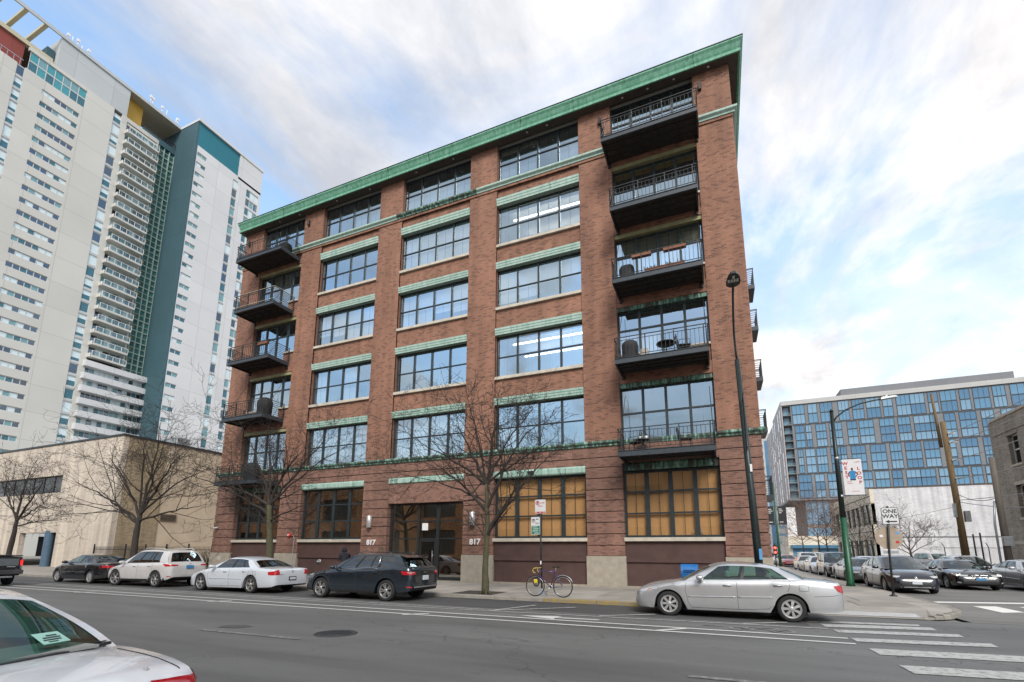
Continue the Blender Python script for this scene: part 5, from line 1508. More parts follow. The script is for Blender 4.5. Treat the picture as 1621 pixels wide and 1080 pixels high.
class Car:
    def __init__(s, d):
        s.d = d
        s.hw = d['W'] / 2
        s.xf, s.xr = d['wb'] / 2, -d['wb'] / 2
        s.R = d.get('R', .315)
        s.Ra = s.R + d.get('archgap', .055)
        s.lower()
    def top(s, x): return herm(s.d['top'], x)
    def plan(s, x): return herm(s.d['plan'], x) * s.hw
    def bot(s, x): return herm(s.d['bottom'], x)
    def drop(s, x): return herm(s.d.get('drop', [(-9, .055), (9, .055)]), x)
    def side(s, x): return s.top(x) - s.drop(x)
    def arch(s, x):
        zb = s.bot(x); z = zb
        for xc in (s.xf, s.xr):
            dx = x - xc
            if abs(dx) < s.Ra:
                z = max(z, s.R + math.sqrt(s.Ra ** 2 - dx ** 2))
        return z
    def section(s, x):
        w = s.plan(x); zb = s.bot(x); za = min(s.arch(x), s.side(x) - .1); zt = s.side(x); zc = s.top(x); h = zt - za
        inn = .66 if za > zb + .005 else .90
        tuck = s.d.get('tuck', .955)
        fl = .99 if za > zb + .005 else tuck
        sh = s.d.get('shoulder', .93)
        return [(0, zb), (.64 * w, zb), (inn * w, za - (.0 if za > zb + .005 else 0) + .001), (fl * w, za + .002), ((fl * .4 + .6) * w, za + .12 * h), (.998 * w, za + .34 * h), (1.0 * w, za + .55 * h), (.985 * w, za + .80 * h),
                (.962 * w, zt - .035), (sh * w, zt), (sh * .82 * w, zt + (zc - zt) * .55), (sh * .45 * w, zt + (zc - zt) * .92), (0, zc)]
    def lower(s):
        d = s.d; x0, x1 = d['top'][0][0], d['top'][-1][0]
        xs = set()
        n = 46
        for i in range(n + 1):
            xs.add(round(x0 + (x1 - x0) * i / n, 4))
        for q in (.012, .03, .06, .1, .15, .2): xs.add(round(x0 + q, 4)); xs.add(round(x1 - q, 4))
        for xc in (s.xf, s.xr):
            e = math.sqrt(max(0, s.Ra ** 2 - (s.R - s.bot(xc)) ** 2))
            for k in range(17):
                xs.add(round(xc - e * math.cos(math.pi * k / 16) * .9999, 4))
            xs.add(round(xc - e - .004, 4)); xs.add(round(xc + e + .004, 4))
        xs = sorted(xs)
        ys = [xs[0]]
        for x in xs[1:]:
            if x - ys[-1] > .003: ys.append(x)
        xs = ys
        rings = []
        for x in xs:
            h = s.section(x)
            ring_ = [(x, y, z) for y, z in h] + [(x, -y, z) for y, z in reversed(h[1:-1])]
            rings.append(ring_)
        m = len(rings[0]); s.V = [p for r_ in rings for p in r_]; s.Fc = []
        for i in range(len(rings) - 1):
            for k in range(m):
                j = (k + 1) % m
                s.Fc.append((i * m + k, i * m + j, (i + 1) * m + j, (i + 1) * m + k))
        c0 = len(s.V); s.V.append((xs[0] - .01, 0, sum(p[2] for p in rings[0]) / m)); c1 = len(s.V); s.V.append((xs[-1] + .01, 0, sum(p[2] for p in rings[-1]) / m))
        for k in range(m):
            j = (k + 1) % m
            s.Fc.append((c0, j, k)); b = (len(rings) - 1) * m; s.Fc.append((c1, b + k, b + j))
        s.nlow = len(s.Fc)
        s.bvh = BVHTree.FromPolygons([Vector(p) for p in s.V], s.Fc)
    # greenhouse ----------------------------------------------------
    def gh(s, mb, glasses):
        d = s.d; g = d['gh']
        br, bf, rr, rf = g['belt'][0], g['belt'][1], g['roof'][0], g['roof'][1]
        yb = g.get('yb', .915); yr = g.get('yr', .70)
        bul = g.get('bulge', .035)
        zr = lambda x: herm(g['zroof'], x)
        edge = g.get('edge', .055)
        bb = lambda t: Vector((br + (bf - br) * t, s.plan(br + (bf - br) * t) * yb, s.side(br + (bf - br) * t) - .012))
        def rl(t):
            x = rr + (rf - rr) * t
            return Vector((x, s.hw * yr * herm([(0, .93), (.25, 1.0), (.75, 1.0), (1, .95)], t), zr(x) - edge))
        def S(t, u, sg=1, off=0):
            p = bb(t).lerp(rl(t), u); p.y += bul * math.sin(math.pi * u) - off
            return Vector((p.x, p.y * sg, p.z))
        U0, U1 = g.get('u', (.06, .90))
        wins = g['windows']
        ts = sorted(set([0, 1] + [v for w in wins for v in w[:2]]))
        def grid(fn, a0, a1, na, b0, b1, nb, tgt, mi=0):
            vs = [fn(a0 + (a1 - a0) * i / na, b0 + (b1 - b0) * j / nb) for i in range(na + 1) for j in range(nb + 1)]
            fs = [(i * (nb + 1) + j, (i + 1) * (nb + 1) + j, (i + 1) * (nb + 1) + j + 1, i * (nb + 1) + j + 1) for i in range(na) for j in range(nb)]
            tgt.add(vs, fs, mi, True)
        pil = g.get('pillar_mi', 1)
        for sg in (1, -1):
            f = lambda t, u: S(t, u, sg)
            for a, b in zip(ts[:-1], ts[1:]):
                isw = [w for w in wins if abs(w[0] - a) < 1e-6 and abs(w[1] - b) < 1e-6]
                grid(f, a, b, 3, 0, U0, 1, mb, 0); grid(f, a, b, 3, U1, 1, 1, mb, 0)
                if isw:
                    gm_ = MB(); grid(lambda t, u: S(t, u, sg, .010), a, b, 5, U0 - .01, U1 + .01, 4, gm_)
                    glasses.append(('side_window', gm_, isw[0][2] if len(isw[0]) > 2 else 0))
                else:
                    inner = a > wins[0][0] - 1e-6 and b < wins[-1][1] + 1e-6
                    grid(f, a, b, 3, U0, U1, 4, mb, pil if inner else 0)
        # roof
        def Rf(t, v):
            e = rl(t); y = e.y * v
            xo = (g.get('rb', .05) * (1 - v * v)) * (1 if t > .5 else -1) * (abs(t - .5) * 2) ** 2
            return Vector((e.x + xo, y, e.z + edge * (1 - abs(v) ** 3.2)))
        grid(Rf, 0, 1, 14, -1, 1, 14, mb, g.get('roof_mi', 0))
        # windscreen / rear screen
        def scr(front):
            t0 = 1 if front else 0
            cb = g.get('cb', .13) if front else -g.get('rbb', .09)
            def fn(v, u):
                b = bb(t0); yv = b.y * v
                pb = Vector((b.x + cb * (1 - v * v), yv, s.top(b.x + cb * (1 - v * v)) - s.drop(b.x) * abs(v) ** 2 - .012))
                pt = Rf(t0, v)
                p = pb.lerp(pt, u)
                nb = .018 * math.sin(math.pi * u) * (1 if front else -1)
                p.x += nb; p.y += (1 if v > 0 else -1) * bul * math.sin(math.pi * u) * abs(v) ** 3
                return p
            vm = g.get('vm', .90); u0, u1 = (.03, .95) if front else g.get('ru', (.05, .93))
            for sg in (-1, 1):
                grid(fn, sg * vm, sg, 2, 0, 1, 8, mb, 0)
            grid(fn, -vm, vm, 12, 0, u0, 1, mb, 1 if front else 0); grid(fn, -vm, vm, 12, u1, 1, 1, mb, 0)
            gm_ = MB()
            def fo_(v, u):
                p = fn(v, u); p.x += -.008 if front else .008
                return p
            grid(fo_, -vm - .01, vm + .01, 12, u0 - .01, u1 + .01, 8, gm_)
            glasses.append(('windscreen' if front else 'rear_window', gm_, 2))
        scr(True)
        if not g.get('norear'): scr(False)
        s.bb, s.rl, s.S = bb, rl, S
    # surface helpers -----------------------------------------------
    def near(s, p, off=.004):
        loc, nor, i, dd = s.bvh2.find_nearest(Vector(p))
        if nor.dot(Vector(p) - Vector((p[0] * .7, 0, .55))) < 0: nor = -nor
        return loc + nor * off
    def patch(s, c, nu=6, nv=4, off=.006, bow=0):
        a, b, cc, dd = [Vector(p) for p in c]
        mb = MB(); vs = []
        for i in range(nu + 1):
            for j in range(nv + 1):
                p = a.lerp(b, i / nu).lerp(dd.lerp(cc, i / nu), j / nv); k = .13 * math.sin(math.pi * i / nu) * bow; p = p + Vector((math.copysign(k, p.x), math.copysign(k, p.y) if abs(p.y) > .1 else 0, 0)); vs.append(s.near(p, off))
        mb.add(vs, [(i * (nv + 1) + j, (i + 1) * (nv + 1) + j, (i + 1) * (nv + 1) + j + 1, i * (nv + 1) + j + 1) for i in range(nu) for j in range(nv)], 0, True)
        return mb
    def sideline(s, pts, sg, rad=.004, off=.001, n=5, mb=None, step=.06):
        mb = mb or MB(); path = []
        for a, b in zip(pts[:-1], pts[1:]):
            L = math.hypot(b[0] - a[0], b[1] - a[1]); k = max(1, int(L / step))
            for i in range(k): path.append((a[0] + (b[0] - a[0]) * i / k, a[1] + (b[1] - a[1]) * i / k))
        path.append(pts[-1]); out_ = []
        for x, z in path:
            h = s.bvh.ray_cast(Vector((x, sg * 3, z)), Vector((0, -sg, 0)))
            if h[0] is not None: out_.append(h[0] + Vector((0, sg * off, 0)))
        if len(out_) > 1: mb.tube(out_, rad, n, cap=True)
        return mb
    def sidey(s, x, z, sg):
        h = s.bvh.ray_cast(Vector((x, sg * 3, z)), Vector((0, -sg, 0)))
        return h[0].y if h[0] is not None else sg * s.plan(x)

WHEELCACHE = {}
def wheel_meshes(R, style, width=.2):
    k = (R, style)
    if k in WHEELCACHE: return WHEELCACHE[k]
    w = width / 2; ri = R * .66
    ty = MB().lathe([(ri, -w * .8), (ri + .02, -w * .98), (R * .93, -w), (R * .985, -w * .8), (R, -w * .4), (R, w * .4), (R * .985, w * .8), (R * .93, w), (ri + .02, w * .98), (ri, w * .8)], 'y', (0, 0, 0), 32, close=True)
    rim = MB()
    rim.lathe([(ri, -w * .8), (ri * .96, -w * .5), (ri * .96, w * .55), (ri * .985, w * .85), (ri, w * .92), (ri + .012, w * .9)], 'y', (0, 0, 0), 32)
    rim.lathe([(.001, w * .25), (ri * .97, w * .25)], 'y', (0, 0, 0), 24, 1)
    yo = w * .86
    def spoke(a, r0, r1, w0, w1, y0, y1, th=.03):
        c, s_ = math.cos(a), math.sin(a)
        vs = []
        for (r_, ww, y) in ((r0, w0, y0), (r1, w1, y1)):
            for sg in (-1, 1):
                for dy in (0, -th):
                    vs.append((c * r_ - s_ * sg * ww, y + dy, s_ * r_ + c * sg * ww))
        rim.add(vs, [(0, 2, 6, 4), (1, 5, 7, 3), (0, 4, 5, 1), (2, 3, 7, 6), (4, 6, 7, 5), (0, 1, 3, 2)])
    if style == 'cover7':
        for k_ in range(7):
            spoke(k_ * 2 * math.pi / 7, .05, ri * .97, .022, .036, yo * 1.02, yo * .9)
        rim.lathe([(ri * .86, yo * .84), (ri * .97, yo * .9), (ri * .99, yo * .7)], 'y', (0, 0, 0), 28)
    elif style == 'five_twin':
        for k_ in range(5):
            a = k_ * 2 * math.pi / 5 + .3
            for da in (-.16, .16): spoke(a + da, .05, ri * .96, .016, .017, yo * .9, yo * .92)
    elif style == 'ten':
        for k_ in range(5):
            a = k_ * 2 * math.pi / 5
            spoke(a - .2, .045, ri * .96, .014, .02, yo * .88, yo * .92); spoke(a + .2, .045, ri * .96, .014, .02, yo * .88, yo * .92)
    elif style == 'six':
        for k_ in range(6):
            spoke(k_ * 2 * math.pi / 6, .045, ri * .96, .026, .03, yo * .9, yo * .9)
    else:
        for k_ in range(9): spoke(k_ * 2 * math.pi / 9, .05, ri * .96, .016, .022, yo * .9, yo * .9)
    rim.lathe([(.001, yo * 1.06), (.035, yo * 1.05), (.055, yo * .95), (.06, yo * .7)], 'y', (0, 0, 0), 16)
    WHEELCACHE[k] = (ty.mesh('tyre', RUBBER), rim.mesh('rim', [CAPSILVER if style == 'cover7' else ALLOY, TRIM]))
    return WHEELCACHE[k]

def make_car(name, label, cat, d, paint_, loc, rz, group=None, gl=(CARGLASS, CARGLASS, CARGLASS), detail=2, wheelstyle='five_twin', steer=0, cabin=CABIN):
    c = Car(d)
    root = thing(name, label, cat, loc, rz, group)
    mb = MB(); mb.add(c.V, c.Fc, 0, True)
    # underside and arches dark
    glasses = []
    c.gh(mb, glasses)
    for i in range(c.nlow):
        zs = [c.V[k][2] for k in c.Fc[i]]; f = c.Fc[i]
        ys_ = [abs(c.V[k][1]) for k in f]; xm = sum(c.V[k][0] for k in f) / len(f)
        w = c.plan(xm)
        if max(ys_) < .975 * w and max(zs) < c.side(xm) - .08 and max(ys_) <= .972 * w and min(abs(xm - d['top'][0][0]), abs(xm - d['top'][-1][0])) > .02: mb.m[i] = 1
        if d.get('clad') and max(zs) < d['clad'] and mb.m[i] == 0: mb.m[i] = 2
    c.bvh2 = BVHTree.FromPolygons([Vector(p) for p in mb.v], mb.f)
    me = mb.mesh('body', [paint_, TRIM, d.get('cladmat', TRIM)])
    bm = bmesh.new(); bm.from_mesh(me); bmesh.ops.remove_doubles(bm, verts=bm.verts, dist=.0005); bmesh.ops.recalc_face_normals(bm, faces=bm.faces); bm.to_mesh(me); bm.free()
    try: me.set_sharp_from_angle(angle=R(38))
    except Exception: pass
    body = link('body', me, root, local=True)
    for nm, gm_, gi in glasses:
        gm_.build(nm, gl[gi], root, local=True)
    g = d['gh']
    # interior
    it = MB(); br, bf = g['belt']
    xa_, xb_ = br + .02, bf - .02
    for i in range(8):
        x0_, x1_ = xa_ + (xb_ - xa_) * i / 8, xa_ + (xb_ - xa_) * (i + 1) / 8
        w0_, w1_ = c.plan(x0_) * .86, c.plan(x1_) * .86
        it.add([(x0_, -w0_, c.top(x0_) + .006), (x1_, -w1_, c.top(x1_) + .006), (x1_, w1_, c.top(x1_) + .006), (x0_, w0_, c.top(x0_) + .006)], [(0, 1, 2, 3)])
    it.build('cabin_floor', cabin, root, local=True, normals=False)
    zf = max(c.top(x) for x in (br, (br + bf) / 2, bf))
    hs = g.get('seatx', (.05, -.85)); rh_ = herm(g['zroof'], hs[0])
    for q, xs in enumerate(hs):
        for y in ((-.37, .37) if q == 0 else (-.4, 0, .4)):
            st = MB(); zt_ = zf + (rh_ - zf) * (.42 if q == 0 else .2)
            st.bbox(xs - .07, xs + .07, y - .24 + (.05 if q else 0), y + .24 - (.05 if q else 0), zf, zt_, .05)
            st.bbox(xs - .05, xs + .05, y - .12, y + .12, zt_ + .02, zt_ + (.17 if q == 0 else .11), .04)
            st.build('seat', cabin, root, local=True, normals=False)
    if detail:
        dsh = MB().bbox(bf - .42, bf - .2, -c.hw * .8, c.hw * .8, c.top(bf - .3) - .02, c.top(bf - .3) + .035, .02); dsh.build('dashboard', TRIM, root, local=True, normals=False)
        sw = MB(); pts = []
        for k in range(13):
            a = 2 * math.pi * k / 12; pts.append((g['mirror'][0] - .28 + .05 * math.sin(a), .37 + .18 * math.cos(a), zf + .0 + .17 * math.sin(a)))
        sw.tube(pts, .014, 5, cap=False); sw.build('steering_wheel', TRIM, root, local=True)
    # wheels
    ty, rim = wheel_meshes(c.R, wheelstyle)
    for xc in (c.xf, c.xr):
        for sg in (1, -1):
            wo = bpy.data.objects.new('wheel', None); wo.empty_display_size = .1; COL.objects.link(wo)
            wo.parent = root; wo.location = (xc, sg * (c.hw * .985 - .115), c.R)
            wo.rotation_euler = (0, R(random.uniform(0, 70)), (0 if sg > 0 else math.pi) + (steer if xc > 0 else 0))
            wo.rotation_mode = 'ZXY' if False else 'XYZ'
            wo.rotation_euler = (0, 0, (0 if sg > 0 else math.pi) + (steer if xc > 0 else 0))
            a = link('tyre', ty, wo, local=True); b = link('rim', rim, wo, local=True)
    MB().box(c.xr + .1, c.xf - .1, -c.hw * .6, c.hw * .6, c.bot(0) - .03, c.bot(0) + .02).build('underbody', TRIM, root, local=True, normals=False)
    if detail:
        # mirrors
        for sg in (1, -1):
            mx_ = g.get('mirror', (bf - .42, None))
            x = mx_[0]; y = c.plan(x) * 1.0; z = c.side(x) + .07
            m_ = MB()
            cx, cy, cz = x, sg * (y + .085), z
            n_u, n_v = 10, 6; vs = []
            for i in range(n_u + 1):
                th = math.pi * i / n_u
                for j in range(12):
                    ph = 2 * math.pi * j / 12
                    vs.append((cx + .075 * math.cos(ph) * math.sin(th) ** .6 + (.03 if math.cos(ph) > 0 else 0), cy + .115 * math.cos(th), cz + .07 * math.sin(ph) * math.sin(th) ** .6))
            fs = [(i * 12 + j, i * 12 + (j + 1) % 12, (i + 1) * 12 + (j + 1) % 12, (i + 1) * 12 + j) for i in range(n_u) for j in range(12)]
            m_.add(vs, fs, 0, True)
            m_.box(cx - .03, cx + .03, min(sg * (y - .06), cy), max(sg * (y - .06), cy), cz - .06, cz - .03, 0)
            m_.build('mirror', d.get('mirrormat') or paint_, root, local=True)
        # door seams, handles, mouldings
        sm = g.get('seams')
        if sm:
            for sg in (1, -1):
                for ln in sm:
                    q = c.sideline(ln, sg, .0042, .0005)
                    if q.f: q.build('door_seam', SEAM, body, local=True)
        for hx, hz in d.get('handles', ()):
            for sg in (1, -1):
                y = c.sidey(hx, hz, sg)
                hb_ = MB().tube([(hx - .09, y + sg * .006, hz), (hx - .07, y + sg * .03, hz + .004), (hx + .07, y + sg * .03, hz + .004), (hx + .09, y + sg * .006, hz)], .014, 6)
                hb_.build('door_handle', d.get('handlemat') or paint_, root, local=True)
        for (x0, x1, z0, z1) in d.get('moulding', ()):
            for sg in (1, -1):
                q = c.sideline([(x0, z0), (x1, z1)], sg, .014, .004, 6)
                if q.f: q.build('door_moulding', d.get('mouldmat') or paint_, root, local=True)
        # lights: name, material, quad corners on +y side, mirrored
        for (nm, mt, quad_) in d.get('lights', ()):
            for sg in (1, -1):
                q = c.patch([(p[0], p[1] * sg, p[2]) for p in quad_], 16, 5, .007, 1)
                q.build(nm, mt, root, local=True)
        for (nm, mt, quad_) in d.get('panels', ()):
            c.patch(quad_, 8, 4, .006).build(nm, mt, root, local=True)
        for (nm, mt, x0, x1, y0, y1, z0, z1) in d.get('boxes', ()):
            MB().bbox(x0, x1, y0, y1, z0, z1, .008).build(nm, mt, root, local=True, normals=False)
    c.root = root
    return c

def dup_tree(o, parent=None):
    n_ = o.copy(); COL.objects.link(n_)
    if parent is not None: n_.parent = parent
    for ch in list(o.children): dup_tree(ch, n_)
    return n_

PLANS = [(-2.45, .70), (-2.40, .82), (-2.25, .92), (-1.8, .975), (-1.0, 1.0), (1.0, 1.0), (1.55, .975), (1.95, .90), (2.15, .80), (2.26, .62), (2.30, .45)]
def scale_pts(pts, a0, a1, b0, b1):
    return [(b0 + (x - a0) / (a1 - a0) * (b1 - b0), z) for x, z in pts]

# ---- silver saloon (nearest parked car)
camry = dict(W=1.80, wb=2.73, R=.305, archgap=.045,
    top=[(-2.46, .60), (-2.44, .80), (-2.38, .925), (-2.25, .955), (-1.9, .99), (-1.7, 1.0), (-1.3, .99), (-.3, .955), (.7, .93), (1.0, .92), (1.35, .875), (1.7, .82), (1.95, .755), (2.12, .67), (2.22, .56), (2.26, .45)],
    drop=[(-2.46, .02), (-2.2, .05), (-1.2, .03), (.5, .03), (1.1, .05), (1.7, .1), (2.1, .07), (2.26, .02)],
    bottom=[(-2.46, .34), (-2.35, .27), (-1.9, .235), (-1.3, .2), (1.3, .18), (1.9, .185), (2.15, .2), (2.26, .28)],
    plan=[(-2.46, .66), (-2.43, .80), (-2.32, .90), (-1.8, .975), (-1.0, 1.0), (.9, 1.0), (1.5, .975), (1.9, .90), (2.1, .80), (2.2, .66), (2.26, .45)],
    gh=dict(belt=(-1.70, 1.0), roof=(-1.16, .30), zroof=[(-1.25, 1.225), (-1.1, 1.265), (-.85, 1.32), (-.5, 1.357), (-.1, 1.362), (.15, 1.33), (.38, 1.265)], yr=.66, yb=.92, windows=[(.115, .245, 1), (.26, .485, 1), (.515, .86, 1)],
        seatx=(-.05, -.95), mirror=(.58, 0),
        seams=[[(.93, .88), (.96, .66), (.90, .36), (.80, .215)], [(-.235, .93), (-.235, .24)], [(-1.36, .95), (-1.37, .82), (-1.28, .64), (-1.08, .44), (-.88, .28)], [(.80, .24), (-.235, .24), (-.88, .28)], [(1.62, .64), (1.9, .62)],
               [(-1.55, .84), (-1.74, .84), (-1.75, .72), (-1.56, .71), (-1.55, .84)], [(-1.85, .60), (-2.2, .62), (-2.38, .66)]]),
    handles=[(-.02, .80), (-1.12, .83)], moulding=[(.90, -.20, .505, .53), (-.25, -1.0, .53, .555)],
    lights=[('headlight', CLEARLENS, [(2.18, .45, .66), (1.70, .86, .72), (1.80, .84, .62), (2.16, .50, .58)]), ('indicator', AMBER, [(1.84, .82, .69), (1.76, .84, .70), (1.80, .84, .65), (1.88, .81, .65)]),
            ('tail_light', REDLENS, [(-2.24, .86, .86), (-2.43, .62, .93), (-2.45, .60, .68), (-2.34, .84, .72)])],
    panels=[('grille', TRIM, [(2.2, -.35, .60), (2.2, .35, .60), (2.25, .35, .50), (2.25, -.35, .50)]), ('air_intake', TRIM, [(2.25, -.5, .36), (2.25, .5, .36), (2.25, .5, .27), (2.25, -.5, .27)])],
    boxes=[('number_plate', PLATEW, -2.475, -2.455, -.16, .16, .58, .70)])
PCY = 14.05
make_car('silver_saloon', 'silver four door saloon parked nearest the corner beside the yellow kerb', 'car', camry, SILVER, (.065, PCY, 0), math.pi, 'cars parked along the brick building', gl=(CARGLASST, CARGLASST, CARGLASST), wheelstyle='cover7', cabin=CABINLIGHT)

# ---- charcoal crossover in front of the entrance
equinox = dict(W=1.84, wb=2.73, R=.335, archgap=.06, clad=.36, tuck=.95,
    top=[(-2.28, .62), (-2.27, .80), (-2.22, 1.02), (-2.10, 1.09), (-1.6, 1.12), (-1.0, 1.085), (0, 1.04), (.75, 1.005), (1.05, .985), (1.5, .94), (1.85, .88), (2.08, .79), (2.2, .66), (2.26, .5)],
    drop=[(-2.28, .02), (-1.6, .03), (.5, .03), (1.1, .06), (1.7, .1), (2.1, .06), (2.26, .02)],
    bottom=[(-2.28, .42), (-2.2, .33), (-1.8, .27), (-1.2, .24), (1.2, .22), (1.9, .24), (2.2, .26), (2.26, .36)],
    plan=[(-2.28, .72), (-2.25, .84), (-2.12, .93), (-1.6, .985), (-.8, 1.0), (.9, 1.0), (1.5, .98), (1.9, .91), (2.1, .82), (2.2, .68), (2.26, .48)],
    gh=dict(belt=(-2.08, 1.02), roof=(-1.74, .38), zroof=[(-1.95, 1.37), (-1.6, 1.46), (-.9, 1.52), (-.2, 1.51), (.15, 1.475), (.42, 1.40)], yr=.70, yb=.93, edge=.05, windows=[(.13, .325, 1), (.355, .44, 1), (.45, .635, 1), (.66, .895, 1)], rbb=.06, ru=(.1, .86), vm=.86,
        seatx=(.1, -.75, ), mirror=(.72, 0),
        seams=[[(.98, .93), (1.0, .6), (.9, .3)], [(-.13, 1.0), (-.16, .3)], [(-1.2, 1.02), (-1.15, .7), (-.98, .42)], [(.9, .3), (-.9, .3)], [(-1.3, .92), (-1.48, .92), (-1.5, .76), (-1.33, .75), (-1.3, .92)]]),
    handles=[(.05, .87), (-.95, .9)], handlemat=None,
    lights=[('headlight', CLEARLENS, [(2.15, .4, .80), (1.7, .86, .86), (1.8, .86, .78), (2.17, .45, .74)]), ('tail_light', REDLENS, [(-1.92, .92, .96), (-2.24, .56, .93), (-2.24, .56, .84), (-2.0, .92, .84)]),
            ('tail_light_strip', CLEARLENS, [(-2.14, .84, .925), (-2.24, .62, .92), (-2.25, .62, .90), (-2.15, .84, .90)]), ('reflector', REDLENS, [(-2.14, .90, .47), (-2.25, .72, .47), (-2.25, .72, .43), (-2.14, .90, .43)]),  # pale clear-lens strip across the tail lamp
            ('window_chrome', CHROME, [(.72, .86, .985), (-1.02, .88, 1.03), (-1.02, .88, 1.015), (.72, .86, .97)])],
    panels=[('grille', TRIM, [(2.18, -.5, .74), (2.18, .5, .74), (2.25, .5, .52), (2.25, -.5, .52)]), ('bumper_strip', ALLOY, [(-2.28, -.8, .47), (-2.28, .8, .47), (-2.28, .8, .43), (-2.28, -.8, .43)])],
    boxes=[('number_plate', PLATEW, -2.30, -2.27, -.16, .16, .66, .80), ('emblem', pm('gold_emblem', (.6, .45, .15), .25, metal=1), -2.275, -2.255, -.06, .06, .885, .915)])
c_ = make_car('charcoal_crossover', 'glossy charcoal crossover parked in front of the glass entrance', 'car', equinox, CHARC, (-11.28, 13.72, 0), math.pi, 'cars parked along the brick building', gl=(CARGLASSD, CARGLASSD, CARGLASSD), wheelstyle='ten')
rt_ = c_.root
MB().prism([(-1.95, 1.375), (-1.72, 1.445), (-1.7, 1.41), (-1.93, 1.35)], 'y', -.62, .62).build('roof_spoiler', CHARC, rt_, local=True)
for sg in (1, -1):
    MB().tube([(-1.4, sg * .60, 1.49), (-1.2, sg * .62, 1.53), (-.2, sg * .62, 1.55), (.1, sg * .60, 1.50)], .014, 6).build('roof_rail', CHARC, rt_, local=True)
    q = MB(); pts = []
    for t, u in ((.355, .95), (.345, .7), (.34, .4), (.36, .05), (.5, .02), (.7, .02), (.9, .02)): pts.append(c_.S(t, u, sg, -.006))
    q.tube(pts, .011, 5); q.build('chrome_trim', CHROME, rt_, local=True)

# ---- white saloon
impala = dict(W=1.84, wb=2.81, R=.315, archgap=.05,
    top=[(-2.55, .58), (-2.53, .78), (-2.47, .90), (-2.3, .935), (-2.0, .955), (-1.75, .965), (-1.3, .96), (-.3, .93), (.7, .905), (1.05, .89), (1.45, .85), (1.8, .79), (2.1, .70), (2.3, .56), (2.36, .44)],
    drop=[(-2.55, .02), (-2.2, .05), (-1.2, .03), (.5, .03), (1.1, .05), (1.7, .1), (2.2, .06), (2.36, .02)],
    bottom=[(-2.55, .32), (-2.4, .25), (-1.9, .22), (-1.3, .185), (1.3, .165), (1.9, .18), (2.2, .2), (2.36, .28)],
    plan=[(-2.55, .68), (-2.52, .82), (-2.4, .92), (-1.9, .985), (-1.0, 1.0), (.9, 1.0), (1.5, .98), (1.95, .91), (2.2, .80), (2.3, .64), (2.36, .45)],
    gh=dict(belt=(-1.75, 1.02), roof=(-1.12, .33), zroof=[(-1.22, 1.2), (-1.05, 1.25), (-.8, 1.30), (-.45, 1.335), (-.05, 1.335), (.2, 1.30), (.42, 1.235)], yr=.67, yb=.92, windows=[(.17, .27, 1), (.285, .505, 1), (.535, .86, 1)], seatx=(0, -.9), mirror=(.6, 0),
        seams=[[(.95, .85), (.97, .6), (.85, .22)], [(-.22, .9), (-.25, .22)], [(-1.3, .92), (-1.28, .7), (-1.02, .40), (-.92, .25)], [(.85, .22), (-.9, .25)], [(-1.5, .80), (-1.66, .8), (-1.68, .68), (-1.52, .67), (-1.5, .8)]]),
    handles=[(.0, .77), (-1.05, .79)], moulding=[(.85, -.2, .5, .51), (-.26, -.95, .51, .52)],
    lights=[('headlight', CLEARLENS, [(2.25, .42, .66), (1.8, .86, .73), (1.88, .85, .64), (2.25, .46, .58)]), ('tail_light', REDLENS, [(-2.24, .88, .80), (-2.52, .60, .88), (-2.54, .56, .68), (-2.28, .90, .68)])],
    panels=[('grille', TRIM, [(2.28, -.35, .6), (2.28, .35, .6), (2.34, .35, .5), (2.34, -.35, .5)])],
    boxes=[('number_plate', TRIM, -2.575, -2.55, -.17, .17, .47, .61), ('plate_insert', PLATEW, -2.58, -2.574, -.13, .13, .495, .585), ('emblem', GALV, -2.55, -2.53, -.03, .03, .77, .83), ('badge', GALV, -2.55, -2.535, .42, .6, .70, .715), ('brake_light', TRIM, -2.46, -2.38, -.1, .1, .905, .92)])
make_car('white_saloon', 'bluish white four door saloon parked left of the charcoal crossover', 'car', impala, WHITEP, (-17.62, 13.86, 0), math.pi, 'cars parked along the brick building', gl=(CARGLASSD, CARGLASSD, CARGLASSD), wheelstyle='five_twin')

